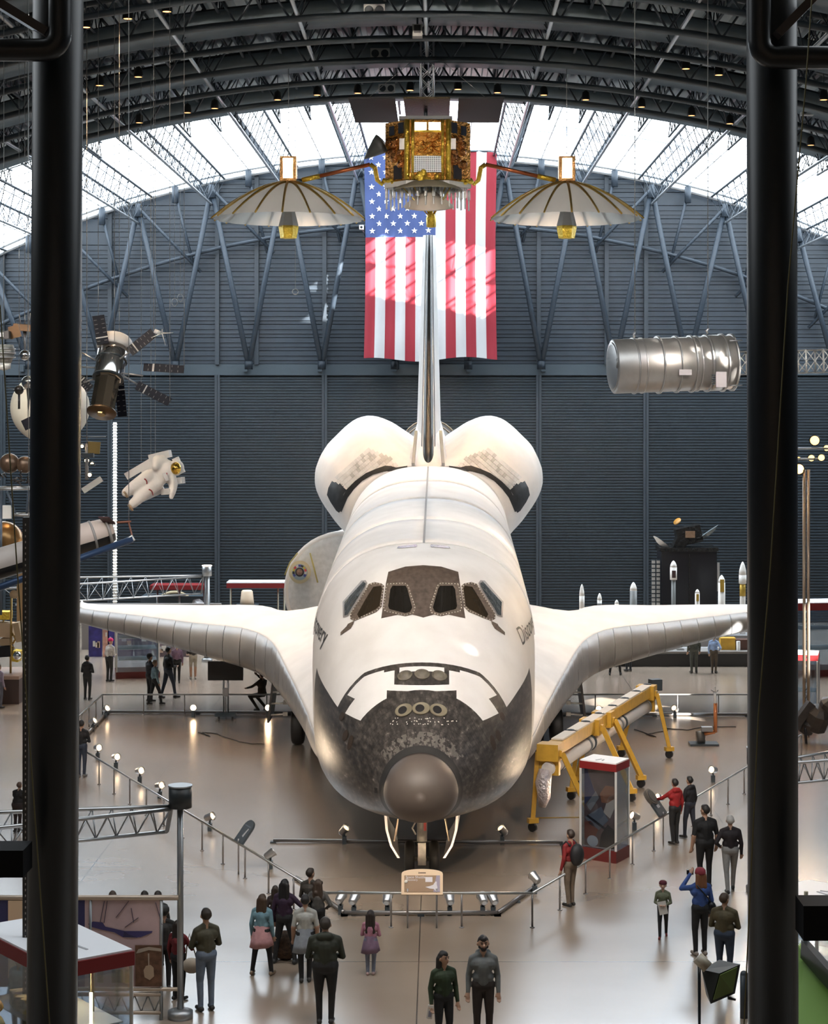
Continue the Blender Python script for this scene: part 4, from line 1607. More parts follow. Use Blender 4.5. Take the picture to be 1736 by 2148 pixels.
# ---- the flag
def flag():
    D = 93.0
    x0, x1 = P(764, 0, D).x, P(1041, 0, D).x
    zt, zb = P(0, 318, D).z, P(0, 754, D).z
    T = thing('hanging_flag', 'large vertical stars and stripes flag on the end wall', 'flag', ((x0 + x1) / 2, D, zb))
    W_, H_ = x1 - x0, zt - zb
    red = M('flag_red', (.19, .003, .013), .75)
    wht = M('flag_white', (.36, .36, .37), .75)
    blu = M('flag_blue', (.028, .05, .15), .75)

    def pt(u, v, o=0):
        wav = .05 * sin(u * 34 + v * 2.2) * (.35 + .65 * v) + .035 * sin(u * 71 + 4 * v) + .03 * sin(v * 17 + u * 5) * v
        flare = (.012 * sin(pi * v) - .004) * (2 * u - 1) * W_
        return V((x0 + u * W_ - flare, D + wav - o, zt - v * H_ + (.10 * sin(u * 9 + 1) if v > .98 else 0) + .06 * (u - .4)))
    su, cv = 7 / 13, (497 - 318) / (754 - 318)
    for i in range(13):
        u0, u1 = i / 13, (i + 1) / 13
        v0 = cv if i < 7 else 0
        nu, nv = 5, 30
        rings = [[pt(u0 + (u1 - u0) * a / nu, v0 + (1 - v0) * b / nv) for a in range(nu + 1)] for b in range(nv + 1)]
        MB().loft(rings, False, False, 0, True, False).obj('stripe', red if i % 2 == 0 else wht, T, fixn=False)
    rings = [[pt(su * a / 40, cv * b / 16) for a in range(41)] for b in range(17)]
    can = MB().loft(rings, False, False, 0, True, False).obj('canton', blu, T, fixn=False)
    for r in range(11):             # hung on its side: 11 rows of alternating 5 and 4 stars
        n = 5 if r % 2 == 0 else 4
        for k in range(n):
            u = su * ((k + .5) / 5 if n == 5 else (k + 1) / 5)
            v = cv * (r + .75) / 11.6
            c = pt(u, v, .03)
            mb = MB()
            vs = [c + V((.155 * (1 if j % 2 == 0 else .40) * sin(j * pi / 5), 0, .155 * (1 if j % 2 == 0 else .40) * cos(j * pi / 5))) for j in range(10)]
            mb.add(vs + [c + V((0, -.015, 0))], [(j, (j + 1) % 10, 10) for j in range(10)])
            mb.obj('star', M('star_white', (.66, .66, .62), .7), can, fixn=False)
    MB().cyl((x0 - .1, D, zt + .03), (x1 + .1, D, zt + .03), .05, n=8).obj('flag_pole', steel_d, T)


flag()


# ---- telescope-like satellite with black paddles
def paddlesat():
    D = 50.0
    u = D / F
    top, bot = P(240, 722, D + .5), P(213, 866, D - .5)
    ax = (top - bot).normalized()
    T = thing('cylinder_satellite', 'mirror-gold cylindrical satellite with black paddle panels beside the left column', 'satellite', bot)
    L = (top - bot).length
    r1, r2 = 34 * u, 30 * u
    pr = [(0, 0), (r2 * .96, 0), (r2, .03), (r2, L * .16), (r2 * 1.0, L * .5), (r1 * .93, L * .56), (r1 * .98, L * .8), (r1, L * .97), (r1, L), (0, L)]
    prf = MB().lathe([(31 * u, 0), (31 * u, .05), (26 * u, .06), (26.5 * u, L * .48), (30 * u, L * .50)], bot, ax, 10, smooth=False)
    prf.obj('lower_barrel', M('mirror_facets', (.45, .36, .27), .12, 1.0), T)
    MB().lathe([(30 * u, L * .5), (32 * u, L * .52), (31 * u, L * .74), (32 * u, L * .78), (32 * u, L * .98)], bot, ax, 16, smooth=True).obj('upper_barrel', mirror_m, T)
    MB().lathe([(34 * u, L * .92), (37 * u, L * .95), (37 * u, L * 1.05), (33 * u, L * 1.08), (0, L * 1.08)], bot, ax, 26).obj('collar', M('collar_white', (.70, .69, .67), .4), T)
    for k in (.5, .76):
        MB().lathe([(32 * u, L * k - .02), (33.5 * u, L * k - .02), (33.5 * u, L * k + .02), (32 * u, L * k + .02)], bot, ax, 20).obj('band', steel_d, T)
    MB().lathe([(0, -.02), (30 * u, -.02), (31.5 * u, .02), (30 * u, .05), (0, .05)], bot, ax, 28).obj('base_plate', M('base_bronze', (.10, .06, .03), .3, .7), T)
    MB().lathe([(7 * u, -.06), (9 * u, -.06), (10 * u, -.02), (6 * u, -.02)], bot, ax, 6, smooth=False).obj('hex_ring', M('hex_gold', (.35, .24, .10), .3, .9), T)

    def paddle(a, b, wd, nm='paddle', d0=0):
        a, b = P(*a, D + d0), P(*b, D + d0)
        d = (b - a).normalized()
        n = V((0, -1, .25)).normalized()
        s = d.cross(n).normalized()
        h = wd * u / 2
        mb = MB()
        vs = [q + s * k + n * t for q in (a, b) for k in (-h, h) for t in (-.012, .012)]
        mb.add(vs, [(0, 1, 3, 2), (4, 6, 7, 5), (0, 4, 5, 1), (2, 3, 7, 6), (0, 2, 6, 4), (1, 5, 7, 3)])
        o = mb.obj(nm, solar, T)
        ln = (b - a).length
        for f in (.2, .22):
            pass
        c = a + d * ln * .24
        MB().beam(c - s * h, c + s * h, .05, .03).obj('paddle_bar', pale, o)
        mb = MB()
        for f in (.12, .4, .55, .7, .85):
            for k in (-.6, .6):
                c = a + d * ln * f + s * h * k + n * .014
                mb.beam(c - s * h * .25, c + s * h * .25, .008, .008)
        mb.obj('cell_marks', M('cell_mark', (.4, .4, .38), .5), o)['kind'] = 'stuff'
        return o
    o = paddle((216, 722), (206, 662), 25)
    o = paddle((272, 738), (322, 698), 22)
    paddle((301, 770), (386, 775), 17, d0=.6)
    paddle((287, 808), (356, 844), 19)
    paddle((250, 800), (257, 874), 20, d0=.7)
    paddle((165, 792), (190, 816), 18, d0=.5)
    for a, b in (((250, 754), (272, 738)), ((256, 783), (300, 788)), ((258, 788), (288, 806)), ((212, 745), (215, 724)), ((172, 740), (200, 756)), ((172, 770), (198, 771)), ((175, 802), (196, 795))):
        MB().cyl(P(*a, D), P(*b, D), .026, n=6).obj('boom', alu_d, T)
    q = P(340, 699, D)
    mb = MB().cyl(P(324, 694, D), P(336, 699, D), .06, n=10)
    mb.obj('antenna_base', white_p, T)
    for e in ((363, 698), (318, 708), (347, 724), (340, 690)):
        MB().cyl(q, P(*e, D - .1), .018, .008, n=5).obj('whip', white_p, T)
    wires(T, [P(206, 662, D), P(322, 698, D), P(240, 715, D), P(386, 772, D), P(250, 790, D + .7), P(356, 842, D)], r=.008)


paddlesat()


# ---- astronaut with manoeuvring backpack
def astronaut():
    D = 60.0
    u = D / F
    T = thing('astronaut_suit', 'white spacesuit figure with gold visor and backpack hung in mid air', 'spacesuit', P(318, 1010, D))
    Q = lambda x, y, o=0: P(240 + x / 9.644, 920 + y / 9.644, D + o)
    mb = MB()
    R = lambda r: r / 9.644 * u
    # torso and limbs as one continuous suit
    parts = []

    def cap(a, b, r1, r2, o1=0, o2=0):
        parts.append((Q(*a, o1), Q(*b, o2), R(r1), R(r2)))
    cap((1060, 640), (830, 800), 215, 200)
    cap((1000, 620), (900, 720), 200, 200)
    cap((700, 780), (420, 950), 165, 125, -.1, -.25)
    cap((420, 950), (240, 1090), 125, 100, -.25, -.35)
    cap((840, 900), (640, 1080), 165, 125, -.1, -.25)
    cap((640, 1080), (370, 1320), 125, 100, -.25, -.35)
    cap((1130, 760), (1190, 930), 115, 100, -.1, -.15)
    cap((1190, 930), (1170, 1090), 95, 75, -.15, -.3)
    cap((1170, 1090), (1150, 1180), 70, 55, -.3, -.35)
    cap((960, 450), (860, 430), 120, 100, -.1, -.15)
    cap((860, 430), (830, 580), 95, 80, -.15, -.35)
    cap((1110, 600), (1180, 590), 150, 120)
    o = blob_mesh('suit', parts, .05, [suit_m])
    o.parent = T
    o.location = (0, 0, 0)
    off = V(T['_o'])
    for v in o.data.vertices:
        v.co -= off
    hc = Q(1250, 590, -.05)
    MB().sphere(hc, R(160), 18, 12).obj('helmet', suit_m, T)
    MB().sphere(Q(1243, 600, -.17), (R(112), R(130), R(128)), 18, 12).obj('visor', M('visor_gold', (.80, .48, .08), .07, 1.0), T)
    MB().beam(Q(1230, 390, .1), Q(1370, 700, .1), R(150), .2).obj('helmet_shell', suit_m, T)
    bp = MB()
    mmu = M('backpack_white', (.72, .69, .66), .5)
    MB().beam(Q(560, 640, .35), Q(1010, 500, .35), R(330), .35).obj('backpack', mmu, T)
    MB().beam(Q(230, 770, .1), Q(820, 420, .2), R(110), .22).obj('pack_tower', mmu, T)
    MB().beam(Q(720, 400, .2), Q(1130, 300, -.02), R(130), .22).obj('pack_arm', mmu, T)
    MB().beam(Q(500, 1240, .25), Q(1000, 1010, .25), R(120), .22).obj('pack_tower', mmu, T)
    MB().beam(Q(1000, 1080, .1), Q(1170, 1060, -.3), R(140), .18).obj('pack_arm', mmu, T)
    MB().beam(Q(1250, 860, .25), Q(1390, 840, .1), R(120), .2).obj('pack_arm', mmu, T)
    MB().beam(Q(1000, 700, -.32), Q(1070, 850, -.30), R(150), .12).obj('chest_unit', mmu, T)
    MB().box(Q(1045, 725, -.39), (R(45), .02, R(65))).obj('flag_patch', M('patch_red', (.55, .06, .06), .6), T)
    for a, b in (((575, 800), (650, 950)), ((650, 1015), (775, 1140))):
        pts = [Q(a[0] + (b[0] - a[0]) * t + 34 * sin(pi * t), a[1] + (b[1] - a[1]) * t - 22 * sin(pi * t), -.12 - .42 * sin(pi * t)) for t in [i / 8 for i in range(9)]]
        MB().tube(pts, .02, 6).obj('leg_band', M('band_red', (.35, .03, .03), .6), T)
    for a, b in (((215, 1130), (1, 0)), ((320, 1400), (1, 0))):
        c = Q(a[0], a[1], -.4)
        MB().lathe([(0, .03), (R(75), .02), (R(85), -.03), (0, -.04)], c, (-.75, -.35, -.55), 14).obj('boot_sole', M('sole_tan', (.40, .28, .17), .6), T)
    wires(T, [Q(735, 340, .2), Q(825, 330, .2), Q(540, 460, .2)], r=.008)


def blob_mesh(name, caps, vox, mats, tags=None, smooth_n=3, factor=.5):
    """union of tapered capsules fused into one continuous skin"""
    mb = MB()
    for c in caps:
        a, b, r1, r2 = V(c[0]), V(c[1]), c[2], c[3]
        if (b - a).length < 1e-4:
            b = a + V((0, 0, 1e-3))
        n = 12
        x, y, d = _fr(b - a)
        ln = (b - a).length
        sx = c[5] if len(c) > 5 else 1.0     # flatten along the world y axis of the frame
        rings = []
        for k in range(5):
            t = pi / 2 * k / 4
            rings.append((-r1 * cos(t), r1 * max(sin(t), .02)))
        for k in range(5):
            t = pi / 2 * k / 4
            rings.append((ln + r2 * sin(t), r2 * max(cos(t), .02)))
        mb.loft([[a + d * z + x * (r * cos(2 * pi * i / n)) + y * (r * sin(2 * pi * i / n) * sx) for i in range(n)] for z, r in rings])
    me = mb.mesh(name, mats)
    bm_ = bmesh.new(); bm_.from_mesh(me)
    bmesh.ops.recalc_face_normals(bm_, faces=bm_.faces)
    bm_.to_mesh(me); bm_.free()
    o = bpy.data.objects.new(name, me)
    COL.objects.link(o)
    m1 = o.modifiers.new('r', 'REMESH'); m1.mode = 'VOXEL'; m1.voxel_size = vox; m1.use_smooth_shade = True
    m2 = o.modifiers.new('s', 'SMOOTH'); m2.iterations = smooth_n; m2.factor = factor
    dg_ = bpy.context.evaluated_depsgraph_get()
    new = bpy.data.meshes.new_from_object(o.evaluated_get(dg_))
    o.modifiers.clear()
    o.data = new
    bpy.data.meshes.remove(me)
    new.materials.clear()
    for m_ in mats:
        new.materials.append(m_)
    if tags is not None:
        import numpy as np
        n_ = len(new.polygons)
        C_ = np.empty(n_ * 3)
        new.polygons.foreach_get('center', C_)
        C_ = C_.reshape(-1, 3)
        best = np.full(n_, 1e9)
        idx = np.zeros(n_, dtype=np.int32)
        for i, c in enumerate(caps):
            a_, b_ = np.array(V(c[0])), np.array(V(c[1]) - V(c[0]))
            bl = float(b_ @ b_)
            t = np.clip(((C_ - a_) @ b_) / bl, 0, 1) if bl > 0 else np.zeros(n_)
            dd = np.linalg.norm(C_ - a_ - t[:, None] * b_, axis=1) - (c[2] + (c[3] - c[2]) * t)
            k_ = dd < best
            best[k_] = dd[k_]
            idx[k_] = tags[i]
        new.polygons.foreach_set('material_index', idx)
    new.polygons.foreach_set('use_smooth', [True] * len(new.polygons))
    new.update()
    return o


astronaut()


# ---- silver canister with lattice boom
def canister():
    D = 48.0
    a, b = P(1284, 769, D - .15), P(1536, 760, D + .35)
    ax = (b - a).normalized()
    L = (b - a).length
    u = D / F
    T = thing('mast_canister', 'ribbed silver canister with lattice boom hung beside the right column', 'canister', a)
    r = 57 * u
    sil = M('satin_silver', (.66, .64, .62), .40, .85, var=(4, .06))
    MB().lathe([(0, 0), (r * .93, 0), (r, .03), (r, L), (0, L)], a, ax, 40).obj('barrel', sil, T)
    MB().lathe([(0, -.012), (r * .82, -.012), (r * .9, .0), (0, .0)], a, ax, 32).obj('end_cap', M('cap_silver', (.48, .46, .44), .3, .9), T)
    for f, h in ((.17, .03), (.235, .022), (.375, .05), (.52, .04), (.645, .045), (.69, .03), (.775, .05), (.86, .02), (.905, .06), (.985, .05)):
        MB().lathe([(r, L * f - .02), (r + h, L * f - .018), (r + h, L * f + .018), (r, L * f + .02)], a, ax, 40).obj('hoop', sil, T)
    MB().lathe([(r, L * .79), (r + .025, L * .795), (r + .025, L * .9), (r, L * .905)], a, ax, 40).obj('sleeve', M('sleeve_silver', (.68, .67, .65), .3, .9), T)
    for px, py, w_, h_ in ((1512, 796, 22, 32), (1437, 781, 26, 12)):
        c = P(px, py, D - 57 * u * .86)
        MB().box(c, (w_ * u, .05, h_ * u)).obj('white_plate', M('plate_lilac', (.62, .60, .63), .4), T)
    fr = MB()
    f0 = [(1294, 752), (1326, 748), (1327, 769), (1293, 772)]
    for i in range(4):
        fr.cyl(P(*f0[i], D - .70), P(*f0[(i + 1) % 4], D - .70), .018, n=6)
    for q0, q1 in (((1305, 751), (1303, 771)), ((1310, 750), (1326, 763)), ((1316, 771), (1326, 757))):
        fr.cyl(P(*q0, D - .70), P(*q1, D - .70), .015, n=6)
    fr.obj('lattice_plate', alu_d, T)
    for k in range(5):
        MB().box(P(1496, 787 + k * 4.6, D - .66), (.09, .06, .03)).obj('louvre', steel_d, T)
    for py in (715, 809):
        MB().cyl(P(1530, py, D - .3), P(1556, py - 1, D - .2), .02, n=6).obj('guide_rod', alu, T)
    # lattice boom
    bm0, bm1 = P(1536, 762, D + .35), P(1790, 756, D + .9)
    d = (bm1 - bm0)
    n = 7
    x, y, _ = _fr(d)
    rr = 34 * u
    for k in range(4):
        t = pi / 4 + k * pi / 2
        o = x * (rr * cos(t)) + y * (rr * sin(t))
        MB().cyl(bm0 + o, bm1 + o, .012, n=5).obj('boom_cable', alu, T)
    mb = MB()
    for i in range(n):
        c0, c1 = bm0 + d * i / n, bm0 + d * (i + 1) / n
        for k in range(4):
            t0, t1 = pi / 4 + k * pi / 2, pi / 4 + (k + 1) * pi / 2
            o0 = x * (rr * cos(t0)) + y * (rr * sin(t0))
            o1 = x * (rr * cos(t1)) + y * (rr * sin(t1))
            mb.cyl(c0 + o0, c1 + o1, .014, n=5)
            mb.cyl(c0 + o1, c1 + o0, .014, n=5)
            mb.cyl(c0 + o0, c0 + o1, .024, n=6)
    mb.obj('boom_lacing', M('boom_white', (.66, .65, .62), .35, .4), T)
    wires(T, [P(1331, 707, D), P(1484, 700, D + .3)], r=.012)
    for px, py in ((1331, 702), (1484, 694)):
        MB().tube([P(px, py + 6, D), P(px - 3, py, D), P(px + 2, py - 6, D)], .035, 6).obj('shackle', alu, T)


canister()


# ---- wire loops left of the flag (unused slings)
for i, (a, b) in enumerate((((366, 470), (366, 626)), ((378, 470), (378, 617)))):
    p = P(*b, 70)
    T = thing('wire_sling', 'thin empty wire sling hanging left of the flag, %s of two' % ('longer' if i == 0 else 'shorter'), 'wire', p, 'empty slings')
    MB().cyl(p, V((p.x, p.y, ZR(p.x) - 1.2)), .008, n=5).obj('wire', wire_m, T)
    MB().tube([p + V((.1 * cos(t), 0, -.14 + .14 * sin(t))) for t in [2 * pi * k / 14 for k in range(14)]], .012, 5, closed=True).obj('loop', wire_m, T)
p = P(619, 606, 68)
T = thing('wire_sling', 'thin wire with a pale clip hanging below the left umbrella dish', 'wire', p, 'empty slings')
MB().cyl(p, V((p.x, p.y, ZR(p.x) - 1.2)), .008, n=5).obj('wire', wire_m, T)
MB().tube([p + V((.1 * cos(t), 0, -.1 + .1 * sin(t))) for t in [2 * pi * k / 12 for k in range(12)]], .014, 5, closed=True).obj('loop', wire_m, T)
p = P(758, 477, 90)
T = thing('wall_camera', 'tiny white box camera on the wall left of the flag', 'camera', p)
MB().box(p, (.2, .3, .2)).obj('casing', white_p, T)
MB().lathe([(0, 0), (.06, 0), (.06, .03), (0, .03)], p + V((0, -.15, 0)), (0, -1, 0), 10).obj('lens', black_m, T)
MB().cyl(p, p + V((0, 5, 0)), .03, n=6).obj('bracket', steel_d, T)
# ================================================================== barriers and exhibits on the floor
red_b = M('case_red', (.20, .012, .014), .45)
cap_w = M('case_top_white', (.86, .86, .89), .5)
yel = M('yellow_paint', (.62, .36, .045), .45, var=(5, .12))
rail_m = M('rail_steel', (.55, .53, .50), .28, .9)
post_st = M('post_steel', (.30, .28, .27), .35, .8)

# ---- barrier runs: rail tube, posts, floor tube
RH = .70


def barrier(pts, label, n_between, group=None):
    a0 = V(pts[0])
    T = thing('barrier_rail', label, 'railing', (a0.x, a0.y, 0), group)
    for a, b, n in zip(pts, pts[1:], n_between):
        a, b = V((a[0], a[1], 0)), V((b[0], b[1], 0))
        MB().cyl(a + V((0, 0, RH)), b + V((0, 0, RH)), .028, n=8).obj('top_rail', rail_m, T)
        for i in range(n + 1):
            p = a.lerp(b, i / n)
            if i == n and b.to_tuple() != V((pts[-1][0], pts[-1][1], 0)).to_tuple():
                continue
            MB().cyl(p, p + V((0, 0, RH)), .02, n=8).lathe([(.05, 0), (.05, .012), (.02, .02)], p, n=10).obj('post', post_st, T)
    return T


FL, FR = G(672, 1945), G(1116, 1946)
LC, RC = V((-11.1, 58.2, 0)), V((11.3, 58.2, 0))
barrier([LC, FL], 'steel barrier rail slanting in from the left column to the shuttle nose', [14])
barrier([FL, FR], 'short steel barrier rail across in front of the shuttle nose', [3])
barrier([FR, RC], 'steel barrier rail slanting from the nose to the right column', [14])
barrier([V((-11.2, 66.4, 0)), V((11.4, 66.4, 0))], 'long thin barrier rail crossing under the wings', [16])
barrier([V((-11.2, 66.4, 0)), LC], 'short side barrier rail beyond the left column', [6])


def floor_tube(a, b, label, r=.045):
    a, b = V(a), V(b)
    T = thing('floor_light_track', label, 'light track', (a.x, a.y, 0))
    MB().cyl(a + V((0, 0, r + .02)), b + V((0, 0, r + .02)), r, n=8).obj('tube', post_st, T)
    n = max(2, int((b - a).length / 3))
    for i in range(n + 1):
        p = a.lerp(b, i / n)
        MB().box((p.x, p.y, .02), (.14, .14, .04)).obj('foot', steel_d, T)
    return T


inn = lambda p, k: V((p.x * (1 - .05 * k), p.y + .9 * k, 0))
f1, f2 = G(722, 1921), G(1043, 1921)
floor_tube(f1, f2, 'dark light track on the floor in front of the nose wheel')
floor_tube(G(620, 1846), f1, 'dark light track slanting along the left barrier near the nose')
floor_tube(G(1122, 1866), f2, 'dark light track slanting along the right barrier near the nose')
floor_tube(G(573, 1768), G(1180, 1772), 'long dark bar on the floor behind the nose wheel', .04)
floor_tube(G(225, 1497), G(1566, 1503), 'long dark bar on the floor under the wings', .05)
floor_tube(G(225, 1498), G(178, 1550), 'bright tube on the floor beyond the left column', .05)

# ---- small floodlights clamped along the tracks
fl_box = MB().box((0, 0, .09), (.1, .16, .18)).mesh('ballast', steel_d)
fl_arm = MB().cyl((0, 0, .15), (0, 0, .3), .025, n=8).mesh('arm', steel_d)
fl_can = MB().lathe([(.05, -.16), (.085, -.12), (.1, .08), (.115, .1), (.1, .1), (.095, .06), (0, .05)], n=14).mesh('can', alu)
fl_len = {}


def floodlight(px, py, label, tgt=(0, 46, 3), lit=3.0, power=0, h=.34):
    g = G(px, py)
    T = thing('floodlight', label, 'lamp', g, 'floodlights round the shuttle', local=True)
    link('ballast', fl_box, T)
    link('arm', fl_arm, T)
    c = V((0, 0, h))
    d = (V(tgt) - g - c).normalized()
    q = d.to_track_quat('Z', 'Y').to_euler()
    link('can', fl_can, T, c, q)
    key = round(lit, 1)
    if key not in fl_len:
        fl_len[key] = MB().lathe([(0, .062), (.075, .062), (.075, .075), (0, .08)], n=14).mesh('lens', M('flood_lens_%g' % key, (1, .9, .8), .3, emit=((1, .70, .42), lit)))
    link('lens', fl_len[key], T, c, q)
    if power:
        spot(T, g + c + d * .13, tgt, power, 55, (1, .76, .52), .8, .08)


FLD = [(205, 1592, 'first along the left barrier from the left column', 6, 200), (243, 1612, 'second along the left barrier from the left column', 6, 200), (293, 1642, 'third along the left barrier', 6, 200),
       (335, 1674, 'fourth along the left barrier by the black drum pole', 3, 0), (440, 1742, 'on the left barrier left of the tilted label panel', 3, 0), (567, 1822, 'on the left barrier above the group of visitors', 3, 0),
       (714, 1917, 'leftmost of the pair at the front track', 3, 110), (742, 1919, 'right one of the pair at the front track', 3, 110), (812, 1919, 'left of the label panel at the front track', 3, 60), (943, 1919, 'right of the label panel at the front track', 3, 60),
       (1012, 1919, 'left one of the right pair at the front track', 3, 110), (1034, 1919, 'at the right end of the front track', 3, 110), (1121, 1874, 'on the right barrier next to the corner', 3, 200),
       (1330, 1740, 'glowing on the right barrier behind the display case', 8, 200), (1382, 1700, 'glowing beside the visitor in the red coat', 8, 200), (1495, 1640, 'glowing far along the right barrier', 6, 200),
       (722, 1770, 'on the floor bar left of the nose wheel', 2, 0), (1053, 1770, 'on the floor bar right of the nose wheel', 2, 0)]
for px, py, lab, lit, pw in FLD:
    floodlight(px, py, 'small silver floodlight ' + lab, (0, 45.5, 2.6), lit, pw)
floodlight(405, 1503, 'brightly lit floodlight under the left wing, smaller glare', CAMX and (-2.5, 30, 6), 40, 0, .3)
floodlight(562, 1503, 'dazzling floodlight under the left wing near the fuselage', (-1.4, 30, 6), 90, 0, .3)
floodlight(222, 1505, 'small lit floodlight at the corner of the back barrier', (-4, 60, 4), 10, 0, .3)
floodlight(195, 1532, 'small dim floodlight beyond the left column', (-4, 60, 4), 4, 0, .3)
floodlight(1255, 1505, 'small lit floodlight under the right wing', (4, 40, 4), 10, 0, .3)
floodlight(1415, 1505, 'small dim floodlight under the outer right wing', (4, 60, 4), 4, 0, .3)


# ---- label panel on the front rail
def sign():
    c = G(885, 1946)
    z0 = RH + .0
    y = c.y - .05
    u = c.y / F
    T = thing('label_panel', 'beige information panel with arched top on the front rail', 'sign', (c.x, y, 0))
    tilt = radians(28)
    w2, h1, h2 = 43.5 * u, 38 * u * 1.15, 47 * u * 1.15
    tf = lambda p: V((c.x + p.x, y + p.z * cos(tilt) + p.y * sin(tilt), z0 - .02 + p.y * cos(tilt) - p.z * sin(tilt)))
    out = [(-w2, 0), (w2, 0)] + [(w2 * cos(t), h1 + (h2 - h1) * sin(t) ** .8) for t in [pi * i / 12 for i in range(13)]]
    MB().prism(out, -.02, .03, tf=tf).obj('board', M('sign_beige', (.74, .55, .36), .5), T)
    a, b = -w2 * .86, w2 * .86
    MB().prism([(a, .05), (b, .05), (b, h1 * .92), (a, h1 * .92)], -.028, -.02, tf=tf).obj('print_brown', M('sign_brown', (.28, .17, .09), .5), T)
    MB().prism([(b * .62, .05), (b, .05), (b, h1 * .92), (b * .80, h1 * .92)], -.032, -.028, tf=tf).obj('print_lilac', M('sign_lilac', (.33, .28, .36), .5), T)
    MB().prism([(b * .18, h1 * .60), (b * .58, h1 * .60), (b * .58, h1 * .84), (b * .18, h1 * .84)], -.034, -.028, tf=tf).obj('print_picture', M('sign_white', (.68, .64, .66), .5), T)
    sil = [(.18, .36), (.42, .40), (.62, .46), (.74, .62), (.82, .62), (.82, .48), (.86, .34), (.84, .16), (.78, .16), (.66, .26), (.42, .28)]
    MB().prism([(b * x, h1 * z) for x, z in sil], -.036, -.03, tf=tf).obj('print_shuttle', M('sign_white', (.68, .64, .66), .5), T)
    MB().lathe([(0, 0), (.035, 0), (.035, .006), (0, .006)], tf(V((a * .90, h1 * .62, -.034))), (0, -1, .5), 12).obj('print_dot', M('sign_cream', (.85, .80, .70), .5), T)
    txt(T, 'Space Shuttle', .075, tf, a * .93, h1 * .78, -.031, M('sign_white', (.68, .64, .66), .5))
    txt(T, 'Discovery', .06, tf, a * .93, h1 * .66, -.031, M('sign_white', (.68, .64, .66), .5))
    MB().prism([(-.055, h1 * 1.02), (.075, h1 * 1.02), (.075, h1 * 1.07), (-.055, h1 * 1.07)], -.024, -.02, tf=tf).obj('print_mark', M('sign_ink', (.10, .06, .03), .5), T)
    MB().prism([(-.075, h1 * 1.0), (-.06, h1 * 1.0), (-.06, h1 * 1.09), (-.075, h1 * 1.09)], -.024, -.02, tf=tf).obj('print_mark', M('sign_ink', (.10, .06, .03), .5), T)
    for sx in (-.7, .7):
        MB().cyl((c.x + sx * w2, y + .02, 0), (c.x + sx * w2, y + .02, z0 + .1), .02, n=8).obj('leg', post_st, T)
    # hanging lower board with a blue tone
    return T


def txt(parent, s_, size, tf, x, y, z, mat):
    cu = bpy.data.curves.new('text', 'FONT')
    cu.body = s_
    cu.size = size
    ob = bpy.data.objects.new('text', cu)
    COL.objects.link(ob)
    me = bpy.data.meshes.new_from_object(ob.evaluated_get(bpy.context.evaluated_depsgraph_get()))
    bpy.data.objects.remove(ob)
    mb = MB()
    mb.add([tf(V((v.co.x + x, v.co.y + y, z))) for v in me.vertices], [list(p.vertices) for p in me.polygons])
    bpy.data.meshes.remove(me)
    return mb.obj('lettering', mat, parent, fixn=False)


sign()


# ---- tilted label panels clamped to the side barriers
def side_label(px, py, an, label, disc=False):
    g = V(FL).lerp(LC, 0)
    # rest on the rail: find the rail point below the pixel
    A, B = (FL, LC) if px < 900 else (FR, RC)
    best = min((V(A).lerp(B, i / 200) for i in range(201)), key=lambda p: abs((p.x - CAMX) * F / p.y + CX - px))
    T = thing('side_label', label, 'sign', (best.x, best.y, 0))
    e1 = (V(B) - V(A)).normalized()
    if px < 900:
        e1 = -e1
    e2 = V((.28 if px < 900 else -.28, .22, .40)).normalized()
    e3 = e1.cross(e2).normalized()
    if e3.y > 0:
        e3 = -e3
    c = V((best.x, best.y, RH + .03))
    tf = lambda p: c + e1 * p.x + e2 * p.y + e3 * p.z
    if not disc:
        out = [(-.26, 0), (.26, 0), (.26, .38)] + [(.26 * cos(t), .38 + .2 * sin(t)) for t in [pi * i / 10 for i in range(1, 10)]] + [(-.26, .38)]
        MB().prism(out, -.03, .02, tf=tf).obj('board', M('label_slate', (.04, .05, .058), .4), T)
        MB().prism([(.02, .16), (.10, .14), (.14, .36), (.10, .37)], .02, .026, tf=tf).obj('print', M('label_print', (.35, .36, .38), .5), T)
        MB().prism([(-.18, .40), (.16, .40), (.16, .43), (-.18, .43)], .02, .024, tf=tf).obj('print', M('label_line', (.10, .12, .15), .5), T)
    else:
        MB().prism([(-.26, 0), (.26, 0), (.26, .36), (-.26, .36)], -.03, .02, tf=tf).obj('board', M('label_slate', (.04, .05, .058), .4), T)
        MB().prism([(.22 * cos(t), .52 + .22 * sin(t)) for t in [2 * pi * i / 20 for i in range(20)]], -.06, .04, tf=tf).obj('disc', M('label_disc', (.10, .09, .08), .5), T)
        MB().prism([(.17 * cos(t), .52 + .17 * sin(t)) for t in [2 * pi * i / 20 for i in range(20)]], .04, .05, tf=tf).obj('disc_face', M('label_face', (.02, .022, .022), .5, var=(30, .6)), T)
        MB().prism([(-.08, .2), (.08, .2), (.08, .28), (-.08, .28)], .02, .026, tf=tf).obj('print', M('label_print', (.35, .36, .38), .5), T)
    MB().cyl((best.x, best.y, .0), (best.x, best.y, RH + .1), .018, n=8).obj('stem', post_st, T)


side_label(500, 1750, radians(-50), 'slate label panel with rounded end on the left barrier rail')
side_label(1392, 1690, radians(45), 'dark label panel with a round plate on the right barrier rail', True)


